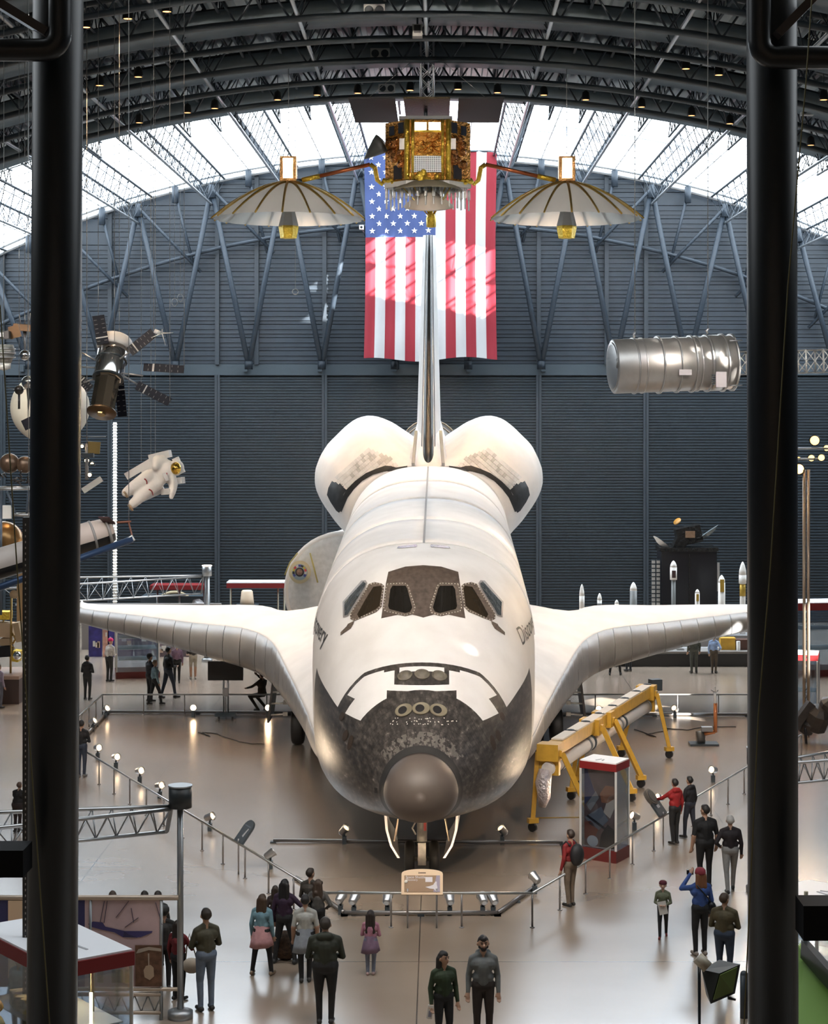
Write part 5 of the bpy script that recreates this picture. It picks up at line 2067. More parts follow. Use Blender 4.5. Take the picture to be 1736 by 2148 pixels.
# ---- robot arm on its yellow wheeled carriage
def robot_arm():
    T = thing('robot_arm_carriage', 'long white robot arm slung under a yellow wheeled carriage', 'robot arm', (3.3, 48.3, 0))
    A, B = V((3.15, 48.2, 0)), V((6.75, 58.6, 0))
    d = (B - A).normalized()
    s = V((d.y, -d.x, 0))
    at = lambda t, o, z: A.lerp(B, t) + s * o + V((0, 0, z))
    zb = 2.0
    MB().beam(at(.0, 0, zb), at(1.0, 0, zb), .34, .30).obj('beam', yel, T)
    for k in range(7):
        t0 = .06 + k * .133
        MB().beam(at(t0, 0, zb + .175), at(t0 + .115, 0, zb + .175), .30, .04).obj('lid', M('lid_white', (.66, .60, .52), .5), T)
        MB().lathe([(.11, 0), (.13, .0), (.12, .05), (0, .07)], at(t0 + .124, 0, zb + .16), n=12).obj('fitting', steel_d, T)
    tube_m = M('arm_white', (.74, .69, .64), .55, bump=(20, .3, .02))
    MB().cyl(at(.03, 0, zb - .42), at(.98, 0, zb - .42), .20, n=22).obj('arm_tube', tube_m, T)
    for t in (.06, .3, .34, .62, .66, .94):
        MB().cyl(at(t, 0, zb - .42), at(t + .012, 0, zb - .42), .225, n=22).obj('arm_collar', steel_d if t in (.34, .66) else alu_d, T)
    MB().cyl(at(-.02, 0, zb - .42), at(.03, 0, zb - .42), .16, .2, n=18).obj('wrist', tube_m, T)
    MB().tube([at(-.02, -.05, zb - .45), at(-.03, -.08, zb - .75), at(-.028, -.06, zb - 1.1), at(-.03, -.1, zb - 1.35)], [.17, .20, .16, .08], 12).obj('drape', M('drape_silver', (.66, .60, .62), .3, .5, bump=(12, 1, .06)), T)
    MB().cyl(at(.98, 0, zb - .42), at(1.02, 0, zb - .42), .14, n=16).obj('shoulder', M('shoulder_tan', (.62, .42, .28), .5), T)
    MB().box(at(1.03, .12, zb + .12), (.34, .3, .34), rot=.3).obj('end_box', steel_d, T)
    for i, (t, legs) in enumerate(((.0, (V((2.72, 48.1, 0)), V((4.2, 48.2, 0)))), (.37, (V((3.95, 52.05, 0)), V((5.55, 51.8, 0)))), (.49, (V((4.2, 53.6, 0)), V((6.0, 53.7, 0)))), (.97, (V((5.9, 58.4, 0)), V((7.32, 58.2, 0)))))):
        top = at(t, 0, zb)
        fr = MB().box(top + V((0, 0, -.02)), (.55, .46, .42), rot=Matrix.Rotation(atan2(-s.x, s.y) + pi / 2, 3, 'Z')).obj('saddle', yel, T)
        if i in (0, 3):
            MB().box(top + V((0, 0, -.35)), (.5, .16, .5), rot=Matrix.Rotation(atan2(s.y, s.x), 3, 'Z')).obj('saddle_plate', yel, fr)
        for L in legs:
            sgn = 1 if (L - top).dot(s) > 0 else -1
            sh = top + s * (.32 * sgn) + V((0, 0, -.05))
            ft = L + V((0, 0, .30))
            lg = MB().beam(sh, ft, .11, .13).obj('leg', yel, T)
            MB().beam(top, sh, .16, .16).obj('leg_bracket', yel, lg)
            MB().box(L + V((0, 0, .28)), (.26, .16, .12), rot=.3).obj('caster_fork', yel, lg)
            MB().cyl(L + V((-.03, -.04, .115)), L + V((.03, .04, .115)), .115, n=16).obj('caster', rub, lg)
    for z in (.34,):
        MB().cyl(V((2.72, 48.1, z)), V((4.2, 48.2, z)), .018, n=6).obj('tie_bar', M('tie_bar', (.30, .20, .06), .5), T)


robot_arm()


# ---- glass display cases with white top, red band and red plinth
def case(label, corners, h, band=.2, base=.28, poster=None, name='display_case', shelves=0, inside=None, grp=None):
    c0 = corners[0]
    T = thing(name, label, 'display case', (c0[0], c0[1], 0), grp)
    cs = [V((x, y)) for x, y in corners]
    ctr = sum(cs, V((0, 0))) / len(cs)
    grow = lambda k: [tuple(ctr + (p - ctr) * k) for p in cs]
    MB().prism(grow(1), 0, base).obj('plinth', M('plinth_dark_red', (.10, .012, .012), .4), T)
    MB().prism(grow(1.0), h - band, h - .03).obj('band', red_b, T)
    top = MB().prism(grow(.97), h - .03, h).obj('lid', cap_w, T)
    e0, e1 = cs[0], cs[1]
    dv = (cs[1] - cs[0]).normalized()
    for k in (.35, .6):
        a = cs[0].lerp(cs[1], k).lerp(ctr, .3)
        b = cs[0].lerp(cs[1], k).lerp(ctr, .75)
        MB().beam((a.x, a.y, h + .004), (b.x, b.y, h + .004), .04, .012).obj('lid_slot', M('slot_grey', (.40, .40, .42), .5), top)
    n = len(cs)
    for p in grow(.96):
        MB().box((p[0], p[1], (h - band + base) / 2), (.05, .05, h - band - base)).obj('corner_post', M('case_post', (.62, .63, .62), .4, .3), T)
    g = grow(.965)
    for i in range(n):
        a, b = V(g[i]), V(g[(i + 1) % n])
        MB().beam((a.x, a.y, (h - band + base) / 2), (b.x, b.y, (h - band + base) / 2), .012, h - band - base).obj('glass_pane', glass, T)
    for k in range(shelves):
        z = base + (h - band - base) * (k + 1) / (shelves + 1)
        MB().prism(grow(.86), z, z + .02).obj('shelf', M('shelf_glass', (.55, .62, .60), .2), T)
    return T, cs, ctr


# the case beside the robot arm, poster inside
cA, cB, cC = G(1215, 1800), G(1292, 1812), G(1320, 1797)
cD = cA + cC - cB
T, cs, ctr = case('tall glass display case with red bands beside the robot arm', [(p.x, p.y) for p in (cA, cB, cC, cD)], 2.32)
dB = (V((cB.x, cB.y)) - V((cA.x, cA.y)))
nrm = V((dB.y, -dB.x)).normalized()
LA = dB.length
dn = dB.normalized()
o_ = V((cA.x, cA.y)) - nrm * .12
# printed picture panel standing just behind the front glass
pf = lambda p: V((o_.x + dn.x * p.x - nrm.x * p.z, o_.y + dn.y * p.x - nrm.y * p.z, p.y))
pnl = MB().prism([(.06, .3), (LA - .06, .3), (LA - .06, 2.1), (.06, 2.1)], 0, .02, tf=pf).obj('picture_panel', M('poster_brown', (.13, .085, .085), .6, var=(3, .3)), T)
for nm, poly, col in (('print_blue', [(.06, 1.25), (.30, 1.55), (.12, 2.1), (.06, 2.1)], (.035, .05, .13)), ('print_blue_low', [(.06, .95), (.45, 1.25), (.62, .95), (.4, .7), (.2, .8)], (.14, .16, .20)),
                      ('print_orange', [(.42, 1.55), (.55, 1.75), (.74, 1.75), (.80, 1.5), (.6, 1.35), (.46, 1.35)], (.33, .13, .07)), ('print_white_tube', [(.50, 1.12), (.66, 1.0), (.80, 1.35), (.74, 1.58), (.62, 1.5)], (.50, .43, .38)),
                      ('print_grey_tube', [(.10, 1.25), (.20, 1.12), (.40, 1.45), (.32, 1.6)], (.20, .21, .23)), ('print_rust', [(.06, .45), (.3, .5), (.38, .7), (.2, .88), (.06, .85)], (.18, .055, .04)),
                      ('print_black', [(.4, .3), (.8, .3), (.8, .7), (.6, .85), (.45, .6)], (.012, .012, .014)), ('print_cross', [(.10, .98), (.14, 1.02), (.80, .62), (.78, .56)], (.02, .02, .03))):
    MB().prism([(min(x / .86 * LA, LA - .07), z) for x, z in poly], -.006, 0, tf=pf).obj(nm, M('ink_' + nm, col, .6), pnl)
    if nm == 'print_black':
        MB().prism([((.25 + .13 * cos(t)) / .86 * LA, .42 + .13 * sin(t)) for t in [2 * pi * i / 16 for i in range(16)]], -.01, 0, tf=pf).obj('print_disc', M('ink_disc', (.50, .54, .60), .5), pnl)

# ---- standing probe with wheel right of the robot arm
def probe():
    g = G(1465, 1562)
    T = thing('wheeled_probe', 'orange and silver upright probe with small wheel on the right floor', 'space probe', g)
    D = g.y
    Q = lambda x, y, o=0: P(x, y, D + o)
    MB().cyl(Q(1461, 1548), Q(1476, 1546), 14 * D / F, n=20).obj('wheel', M('wheel_dark', (.06, .06, .06), .4), T)
    MB().cyl(Q(1474, 1546), Q(1478, 1546), 6 * D / F, n=12).obj('wheel_hub', alu, T)
    MB().cyl(Q(1474, 1540), Q(1499, 1535), .06, n=10).obj('axle', M('probe_orange', (.55, .20, .07), .4, .2), T)
    MB().box(Q(1482, 1529), (.34, .25, .14)).obj('equipment', alu_d, T)
    MB().cyl(Q(1500, 1536), Q(1500, 1475), .06, n=10).obj('mast', M('probe_orange', (.55, .20, .07), .4, .2), T)
    MB().cyl(Q(1499, 1478), Q(1499, 1452), .045, n=10).obj('mast_top', M('probe_white', (.7, .7, .7), .4), T)
    for e in ((1491, 1448), (1506, 1448), (1499, 1441)):
        MB().cyl(Q(1499, 1453), Q(*e), .015, n=6).obj('antenna', alu_d, T)
    MB().box((g.x + .15, g.y, .03), (.9, .6, .06)).obj('plate', steel_d, T)


probe()

# ---- loose cables on the floor
for i, (pts, lab) in enumerate((([(415, 1538), (440, 1545), (425, 1537), (455, 1541), (480, 1549), (500, 1556), (530, 1562), (560, 1560)], 'thin black cable coiled on the floor under the left wing'),
                                ([(1330, 1532), (1375, 1546), (1355, 1541), (1400, 1533), (1390, 1528), (1440, 1532), (1480, 1527), (1560, 1524)], 'thin black cable snaking to the wheeled probe'))):
    q = [G(*p) + V((0, 0, .015)) for p in pts]
    sm = []
    for j in range(len(q) - 1):
        for k in range(4):
            sm.append(q[j].lerp(q[j + 1], k / 4) + V((.04 * sin(j * 3 + k), .06 * cos(j * 2 + k), 0)))
    tag(MB().tube(sm, .014, 5).obj('floor_cable', black_m, None, q[0]), lab, 'cable')

# ---- screen on a wheeled stand under the left wing
g = G(473, 1507)
T = thing('screen_stand', 'black flat screen on a wheeled silver stand under the left wing', 'screen', g)
u = g.y / F
MB().box(P(473, 1407, g.y) + V((0, 0, 0)), (74 * u, .07, 40 * u)).obj('screen', black_m, T)
for x in (469, 478):
    MB().cyl(P(x, 1495, g.y + .08), P(x, 1400, g.y + .08), .03, n=8).obj('upright', alu_d, T)
MB().box(P(473, 1452, g.y + .02), (.2, .1, .28)).obj('junction_box', alu_d, T)
MB().box(P(473, 1499, g.y), (42 * u, .5, .07)).obj('foot_plate', steel_d, T)
for x in (459, 487):
    MB().cyl(P(x - 2, 1505, g.y - .2), P(x + 2, 1505, g.y - .2), .06, n=10).obj('castor', rub, T)


# ---- white module with flag badge behind the left wing
def module():
    D = 74.0
    c = P(718, 1240, D)
    u = D / F
    r = 122 * u
    T = thing('pressurised_module', 'white rounded module with a round flag badge behind the left wing', 'space module', (c.x, c.y, 0))
    wm = M('module_white', (.60, .59, .58), .55, var=(6, .1))
    body = MB().lathe([(0, -.25), (r * .3, -.22), (r * .85, -.1), (r, .05), (r, 5), (r * .3, 6)], c, (.12, 1, 0), 44).obj('shell', wm, T)
    MB().lathe([(r * .97, 0), (r + .06, .05), (r + .06, .5), (r, .55)], c, (.12, 1, 0), 44).obj('ring', M('module_ring', (.70, .66, .62), .5), T)
    e = P(629, 1200, D - .35)
    ax = V((-.25, -1, .05))
    xx, yy, zz = _fr(ax)
    badge = MB().lathe([(0, 0), (24 * u, 0), (24 * u, .02), (0, .03)], e, ax, 32).obj('badge_ring', M('badge_cream', (.55, .47, .30), .6), body)
    MB().lathe([(0, .03), (17 * u, .03), (17 * u, .04), (0, .04)], e, ax, 28).obj('badge_disc', M('badge_blue', (.30, .38, .42), .6), badge)
    MB().lathe([(0, .04), (9.5 * u, .04), (9.5 * u, .06), (0, .06)], e, ax, 24).obj('badge_centre', M('badge_black', (.03, .02, .02), .6), badge)
    MB().lathe([(0, .06), (6.5 * u, .06), (6.5 * u, .07), (0, .07)], e, ax, 20).obj('badge_portrait', M('badge_rust', (.24, .15, .11), .6, var=(20, .4)), badge)
    cols = [(.05, .06, .25), (.5, .5, .5), (.45, .05, .05), (.5, .4, .06), (.03, .03, .03)]
    for i in range(11):
        t = radians(-30 + i * 24)
        p = e + (xx * cos(t) + yy * sin(t)) * 13.3 * u + zz * .05
        rt = Matrix((xx * cos(t) + yy * sin(t), -xx * sin(t) + yy * cos(t), zz)).transposed()
        MB().box(p, (4.6 * u, 5.6 * u, .02), rot=rt).obj('badge_flag', M('badge_c%d' % (i % 5), cols[i % 5], .6), badge)
    for pts in ([(650, 1160), (658, 1190), (666, 1222)],):
        MB().tube([P(x, y, D - .38) for x, y in pts], .03, 6).obj('handrail', M('rail_yellow', (.45, .37, .12), .5), body)
    MB().tube([P(624, 1160, D + .1), P(608, 1180, D + .1), P(597, 1206, D + .1)], .03, 6).obj('handrail', M('rail_yellow', (.45, .37, .12), .5), body)
    for x, y in ((675, 1126), (668, 1132), (643, 1149)):
        MB().box(P(x, y, D + .4), (.12, .1, .1)).obj('fitting', M('fitting_ochre', (.42, .30, .14), .5), body)
    for sx in (-1.5, 1.5):
        MB().box((c.x + sx, c.y + 2.5, .65), (.3, 4, 1.35)).obj('cradle', steel_d, T)


module()


# ---- model rockets on a long plinth behind the right wing
def rockets():
    D = 82.5
    u = D / F
    x0, x1 = P(1195, 0, D).x, P(1600, 0, D).x
    tag(MB().box(((x0 + x1) / 2, D, .45), (x1 - x0, 1.2, .9)).obj('rocket_plinth', M('plinth_grey', (.25, .25, .26), .5), None, ((x0 + x1) / 2, D, 0)), 'long grey plinth under the model rockets behind the right wing', 'plinth')
    rw = M('rocket_white', (.90, .87, .82), .4)
    rg = M('rocket_grey', (.20, .21, .21), .4)
    rgd = M('rocket_gold', (.55, .36, .06), .4, .4)
    spec = [(1220, 1225, 5.5, 25, 'a', 'slim white model rocket with pointed nose, leftmost on the plinth'), (1257, 1244, 5, 15, 'b', 'short white model rocket with a dark ring, second from the shuttle'),
            (1293, 1258, 4.5, 8, 'c', 'smallest white model rocket, only its tip above the wing'), (1328, 1221, 7.5, 17, 'd', 'thick grey model rocket with white nose cone'),
            (1412, 1176, 7.3, 14, 'e', 'tall white model rocket with a window before the black satellite'), (1462, 1236, 5, 8, 'f', 'small white model rocket with yellow panel'),
            (1513, 1206, 7.5, 16, 'g', 'white model rocket with a long yellow window right of the black satellite'), (1557, 1178, 8, 28, 'h', 'tallest white model rocket with long pointed nose beside the right column')]
    for px, py, hw, nose, kind, lab in spec:
        top = P(px, py, D)
        T = thing('model_rocket', lab, 'model rocket', (top.x, D, .9), 'model rockets')
        r = hw * u
        zn = top.z - nose * u
        zk = zn - 20 * u
        cone = MB().lathe([(r, 0), (r * .9, nose * u * .35), (r * .55, nose * u * .75), (r * .18, nose * u * .97), (0, nose * u)], (top.x, D, zn), n=18)
        cone.obj('nose_cone', rw, T)
        if kind in 'ade':
            cut = zn - (1 if kind == 'd' else 26) * u if kind != 'a' else zn - 26 * u
            cut = max(cut, 1.3)
            MB().cyl((top.x, D, cut), (top.x, D, zn), r, n=18).obj('upper_stage', rw, T)
            rr = r if kind != 'e' else r * .62
            MB().cyl((top.x, D, .9), (top.x, D, cut), rr, n=18).obj('lower_stage', rg if kind in 'de' else rw, T)
            if kind == 'e':
                MB().box((top.x, D - r * .85, zn - 14 * u), (8 * u, .06, 15 * u)).obj('window', M('rocket_window', (.06, .03, .03), .4), T)
        else:
            MB().cyl((top.x, D, .9), (top.x, D, zn), r * (.75 if kind == 'h' else 1), n=18).obj('stage', rw, T)
            if kind == 'h':
                MB().cyl((top.x, D, zn - 18 * u), (top.x, D, zn), r, n=18).obj('payload_fairing', rw, T)
                MB().cyl((top.x, D, zn - 44 * u), (top.x, D, zn - 19 * u), r * .8, n=18).obj('gold_section', rgd, T)
            if kind in 'fg':
                MB().box((top.x, D - r * .8, zn + (-6 if kind == 'g' else -9) * u), (r * 1.1, .08, (26 if kind == 'g' else 15) * u)).obj('window', rgd, T)
            if kind == 'b':
                MB().cyl((top.x, D, zn - 11 * u), (top.x, D, zn - 6 * u), r * 1.03, n=18).obj('dark_ring', rg, T)


rockets()


# ---- tall black satellite behind the rockets
def blacksat():
    D = 85.0
    Q = lambda x, y, o=0: P(x, y, D + o)
    u = D / F
    c = P(1445, 1210, D)
    T = thing('black_box_satellite', 'tall black box satellite with silver louvres and dish behind the right wing', 'satellite', (c.x, D, 0))
    bk = M('sat_black', (.006, .006, .009), .3, 0, .5)
    fo = M('sat_black_foil', (.012, .011, .010), .25, .3, bump=(6, 1, .1))
    zt = P(0, 1157, D).z
    body = MB().box((c.x, D + .9, zt / 2), (116 * u, 1.8, zt)).obj('body', bk, T)
    MB().box((c.x, D - .02, zt / 2), (.05, .03, zt - .2)).obj('seam', fo, body)
    MB().box((c.x, D + .9, zt + .08), (122 * u, 1.9, .16)).obj('top_deck', fo, T)
    for x in (1370, 1380):
        col = MB().box(P(x, 1222, D + .3) + V((0, 0, 0)), (8 * u, .1, 98 * u)).obj('louvre_panel', steel_d, T)
        for k in range(11):
            MB().box(P(x, 1179 + k * 8.8, D + .22), (7 * u, .06, 6.2 * u)).obj('louvre', M('louvre_silver', (.55, .53, .50), .35, .5), col)
    MB().box(P(1506, 1210, D + .4), (5 * u, .1, 60 * u)).obj('louvre_panel', M('louvre_silver', (.55, .53, .50), .35, .5), T)
    head = MB().box(Q(1443, 1122, .8), (52 * u, 1.0, 36 * u), rot=Matrix.Rotation(radians(-12), 3, 'Y')).obj('head', fo, T)
    MB().box(Q(1425, 1140, .6), (24 * u, .8, 30 * u), rot=Matrix.Rotation(radians(25), 3, 'Y')).obj('neck', fo, T)
    MB().box(Q(1447, 1121, .28), (20 * u, .1, 14 * u)).obj('copper_panel', M('panel_copper', (.35, .22, .14), .3, .6, bump=(10, .8, .05)), head)
    MB().lathe([(0, 0), (9 * u, .03), (9 * u, .06), (0, .04)], Q(1421, 1095, .8), (-.5, -.4, .6), 16).obj('amber_disc', M('disc_amber', (.40, .19, .03), .4), head)
    MB().lathe([(0, .1), (.25, .08), (.48, -.02), (.5, -.02), (.25, .04), (0, .06)], Q(1388, 1140, .6), (-.62, -.15, -.75), 24).obj('white_dish', M('dish_white', (.66, .62, .58), .5), T)
    MB().lathe([(0, .15), (.35, .12), (.62, -.02), (.65, -.02), (.3, .08), (0, .1)], Q(1482, 1118, .8), (.55, -.1, -.8), 26).obj('dish', M('dish_clear', (.22, .26, .28), .25), T)


blacksat()


# ---- curved-truss exhibit frames (pole with drum, three chords)
def exhibit_frame(label, base_px, top_y, drum_h, left_px, dl, sgn=-1, lit=False, front=1.7, drop=.44, r=.055):
    g = G(*base_px)
    T = thing('exhibit_truss', label, 'truss frame', g)
    D = g.y
    u = D / F
    zt = P(0, top_y, D).z
    MB().lathe([(.22, 0), (.22, .12), (.1, .16), (.0, .16)], g, n=20).obj('pole_base', alu_d, T)
    MB().cyl(g, (g.x, g.y, zt - .1), r, n=14).obj('pole', alu_d, T)
    MB().cyl((g.x, g.y, zt - drum_h), (g.x, g.y, zt), .2, n=26).obj('drum', M('drum_black', (.02, .025, .028), .4) if not lit else alu_d, T)
    MB().cyl((g.x, g.y, zt), (g.x, g.y, zt + .03), .21, n=26).obj('drum_lid', alu_d if not lit else M('drum_lit', (.9, .8, .75), .4, emit=((1, .85, .72), 3)), T)
    zc = zt - drum_h + .02
    x1 = P(left_px, 0, dl).x
    a0 = V((g.x + sgn * .15, g.y, zc))
    ends = [V((x1, dl + .1, zc)), V((x1, dl - front, zc)), V((x1, dl - front * .55, zc - drop * 1.1))]
    starts = [a0, a0 + V((0, -.05, -.04)), a0 + V((sgn * .08, 0, -drop))]
    chords = []
    for s_, e in zip(starts, ends):
        MB().cyl(s_, e, .035, n=8).obj('chord', alu, T)
        chords.append((s_, e))
    n = 12
    mb = MB()
    for i in range(n):
        t0, t1, tm = i / n, (i + 1) / n, (i + .5) / n
        for k in (0, 1):
            s_, e = chords[k]
            s2, e2 = chords[2]
            mb.cyl(s_.lerp(e, t0), s2.lerp(e2, tm), .013, n=5)
            mb.cyl(s2.lerp(e2, tm), s_.lerp(e, t1), .013, n=5)
    mb.obj('lacing', alu_d, T)
    MB().beam(a0, a0 + V((sgn * .08, 0, -drop)), .06, .16).obj('end_plate', alu_d, T)
    return T, zc


exhibit_frame('silver pole with black drum and lattice beam in the left foreground', (378, 2135), 1650, .36, -150, 32.6)
exhibit_frame('far silver pole with glowing drum and lattice beam behind the left wing', (434, 1388), 1187, .42, 60, 79, lit=True, front=4.5, drop=.75, r=.12)
# ================================================================== visitors
SKIN = (.42, .25, .17)


def mcol(c, kind='cloth'):
    return M('%s_%s' % (kind, '_'.join('%g' % x for x in c)), c, .75 if kind == 'cloth' else .55, var=(9, .18) if kind == 'cloth' else None)


ARMS = {     # elbow and wrist, given for the right side (x out, y forward, z up), for a figure 1.75 m tall
    'down': ((.235, -.03, 1.12), (.245, .05, .87)), 'front': ((.245, .02, 1.11), (.10, .24, 1.08)), 'cross': ((.255, .05, 1.12), (-.02, .21, 1.16)),
    'hip': ((.34, -.12, 1.15), (.22, .08, 1.03)), 'up': ((.33, .20, 1.33), (.10, .30, 1.58)), 'fwd': ((.27, .22, 1.22), (.24, .48, 1.15)),
    'side': ((.38, .02, 1.2), (.50, .14, 1.0)), 'back': ((.29, -.14, 1.15), (.10, -.18, .98)), 'phone': ((.29, .1, 1.14), (.17, .33, 1.32))}
LEGS = {'stand': ((.095, 0, 0), (-.095, 0, 0)), 'wide': ((.20, .05, 0), (-.22, 0, 0)), 'step': ((.09, .22, 0), (-.09, -.24, .0)), 'close': ((.075, .02, 0), (-.075, -.02, 0)), 'lean': ((.12, -.12, 0), (-.1, .1, 0))}


def person(label, px, fy, hy, yaw, top, bot, hair, arms=('down', 'down'), legs='stand', hairlen=0, hat=None, shoe=(.02, .018, .016), wide=1.0, skirt=None, short=False, face=False,
           vox=.0125, lean=0.0, hood=False, h=None, d=None, skin=SKIN, turn=0.0, curly=False, child=False, crouch=False, shorts=False, brim=False, beard=False):
    g = G(px, fy) if d is None else V((CAMX + (px - CX) * d / F, d, 0))
    if h is None:
        h = (CAMZ - (hy - CY) * g.y / F)
    S = h / 1.75
    T = thing('person', label, 'person', g, local=True)
    T.rotation_euler = (0, 0, yaw)
    caps, tags = [], []

    def c(a, b, r1, r2, t):
        caps.append((V(a), V(b), r1, r2)); tags.append(t)
    hd = 1.15 if child else 1.0
    kz = .34 if crouch else 0          # crouching drops the hips
    up = lambda p: V((p[0] * wide if abs(p[0]) < .3 else p[0], p[1] + lean * (p[2] - .95), p[2] - kz * 1.0))
    # legs
    for i, (fx, fyo, fz) in enumerate(LEGS[legs]):
        sx = 1 if i == 0 else -1
        hip = V((sx * .085 * wide, 0, .93 - kz))
        ank = V((fx, fyo, .09 + fz))
        knee = hip.lerp(ank, .5) + V((sx * .01, .03 + (.42 if crouch else 0), .02 + (.14 if crouch else 0)))
        c(hip, knee, .100 * wide, .068, 2)
        c(knee, ank, .064, .048 if bot != 'skin' else .04, 4 if shorts else 2)
        c((ank.x, ank.y - .05, .05), (ank.x + sx * .02, ank.y + .15, .042), .046, .038, 3)
    c(up((-.065, -.01, .97)), up((.065, -.01, .97)), .125 * wide, .125 * wide, 2)
    # trunk
    c(up((0, 0, 1.04)), up((0, 0, 1.28)), .128 * wide, .15 * wide, 1)
    c(up((-.055, .0, 1.10)), up((.055, .0, 1.10)), .118 * wide, .118 * wide, 1)
    c(up((-.09, .005, 1.31)), up((.09, .005, 1.31)), .122 * wide, .122 * wide, 1)
    for sx in (-1, 1):
        c(up((sx * .05, -.008, 1.45)), up((sx * .165, -.005, 1.395)), .062, .062 * wide, 1)
    c(up((0, -.005, 1.45)), up((0, .012, 1.55)), .056, .052, 0)
    if hood:
        c(up((-.06, -.07, 1.46)), up((.06, -.07, 1.46)), .07, .07, 1)
    # arms and hands with five fingers
    for i in (0, 1):
        sx = 1 if i == 0 else -1
        E, Wp = ARMS[arms[i]]
        sh = up((sx * .178, -.005, 1.39))
        el = up((sx * E[0], E[1], E[2]))
        wr = up((sx * Wp[0], Wp[1], Wp[2]))
        c(sh, el, .060 * wide, .048, 1)
        c(el, wr, .05, .036, 0 if short else 1)
        dr = (wr - el).normalized()
        pe = wr + dr * .085
        c(wr, pe, .030, .036, 0)
        sd = dr.cross(V((0, 1, 0)) if abs(dr.y) < .8 else V((0, 0, 1))).normalized()
        nn = dr.cross(sd).normalized()
        curl = nn * (.02 if nn.y > 0 else -.02)
        for k, ln in enumerate((.07, .082, .076, .06)):
            b0 = pe + sd * (-.029 + .0195 * k)
            m1 = b0 + dr * ln * .6 + curl * .6
            c(b0, m1, .0115, .0105, 0)
            c(m1, m1 + dr * ln * .4 + curl, .0105, .009, 0)
        tb = wr + dr * .03 + sd * .03
        c(tb, tb + dr * .05 + sd * .03 + curl, .013, .011, 0)
    # head
    R = Matrix.Rotation(turn, 3, 'Z')
    hc = up((0, .01, 1.55))
    H = lambda p: hc + R @ V((p[0] * hd, (p[1] - .01) * hd, (p[2] - 1.55) * hd))
    c(H((0, .0, 1.635)), H((0, .005, 1.665)), .090 * hd, .088 * hd, 0)
    c(H((0, .045, 1.60)), H((0, .055, 1.575)), .062 * hd, .045 * hd, 0)
    c(H((0, .098, 1.635)), H((0, .112, 1.615)), .012 * hd, .017 * hd, 0)
    for sx in (-1, 1):
        c(H((sx * .088, .0, 1.635)), H((sx * .09, -.006, 1.612)), .02, .016, 0)
    mats = [mcol(skin, 'skin'), mcol(top), mcol(bot), mcol(shoe, 'shoe'), mcol(skin, 'skin'), mcol(skirt or bot)]
    o = blob_mesh('body', caps, vox, mats, tags, 2, .5)
    o.parent = T
    o.scale = (S, S, S)
    if skirt:
        mb = MB()
        prof = [(.150, 1.10), (.165, 1.02), (.195, .90), (.215, .78), (.235, .64), (.225, .645), (.19, .85), (.145, 1.08)]
        n = 26
        rings = []
        for r, z in prof:
            k = max(0, (1.0 - z)) / .36
            rings.append([up((r * (1 + .07 * k * sin(6 * t)) * 1.08 * cos(t), r * (1 + .07 * k * sin(6 * t)) * .86 * sin(t), z + .03 * k * sin(t + 1))) for t in [2 * pi * i / n for i in range(n)]])
        mb.loft(rings, False, False)
        mb.v = [tuple(V(p) * S) for p in mb.v]
        mb.obj('skirt', mcol(skirt), T)
    if hair:
        hp = []
        if hairlen < 0:
            pass
        hp.append((H((0, -.018, 1.655)), H((0, -.008, 1.675)), .097 * hd, .092 * hd))
        hp.append((H((0, .035, 1.705)), H((0, -.02, 1.715)), .06 * hd, .06 * hd))
        if hairlen:
            for sx in (-1, 0, 1):
                hp.append((H((sx * .055, -.045, 1.63)), H((sx * .075, -.06, 1.58 - .30 * hairlen)), .062 * hd, (.068 if curly else .05) * hd))
            if curly:
                random.seed(px)
                for k in range(14):
                    t = random.uniform(0, 2 * pi)
                    hp.append((H((.1 * cos(t), -.05 + .06 * sin(t), 1.68 - .03 * k)), H((.1 * cos(t), -.05 + .06 * sin(t), 1.67 - .03 * k)), .05, .05))
        q = blob_mesh('hair', hp, .013, [mcol(hair, 'hair')], None, 1, .4)
        q.parent = T
        q.scale = (S, S, S)
    if hat:
        mb = MB()
        cc = H((0, -.008, 1.672))
        mb.lathe([(.108 * hd, -.015), (.112 * hd, .02), (.104 * hd, .065), (.075 * hd, .1), (.03 * hd, .115), (0, .117)], cc, (0, -.08, 1), 18)
        if brim:
            fw = R @ V((0, 1, 0))
            mb.beam(cc + fw * .08, cc + fw * .19 + V((0, 0, -.01)), .15, .014)
        mb.v = [tuple(V(p) * S) for p in mb.v]
        mb.obj('hat', mcol(hat), T)
    if beard:
        q = blob_mesh('beard', [(H((0, .058, 1.565)), H((0, .05, 1.555)), .052, .045), (H((-.05, .03, 1.59)), H((.05, .03, 1.59)), .036, .036)], .012, [mcol(hair, 'hair')], None, 1, .4)
        q.parent = T
        q.scale = (S, S, S)
    if face:
        mb = MB()
        for sx in (-1, 1):
            mb.sphere(H((sx * .034, .0885, 1.645)), (.013, .008, .008), 8, 5)
        mb.v = [tuple(V(p) * S) for p in mb.v]
        mb.obj('eyes', M('eye_dark', (.02, .015, .012), .3), T)
        mb = MB().sphere(H((0, .099, 1.583)), (.024, .007, .006), 8, 5)
        mb.v = [tuple(V(p) * S) for p in mb.v]
        mb.obj('mouth', M('lips', (.22, .08, .06), .5), T)
        mb = MB()
        for sx in (-1, 1):
            mb.beam(H((sx * .018, .094, 1.668)), H((sx * .052, .085, 1.67)), .010, .010)
        mb.v = [tuple(V(p) * S) for p in mb.v]
        mb.obj('eyebrows', mcol(hair or (.05, .03, .02), 'hair'), T)
    T['_s'] = S
    return T, S


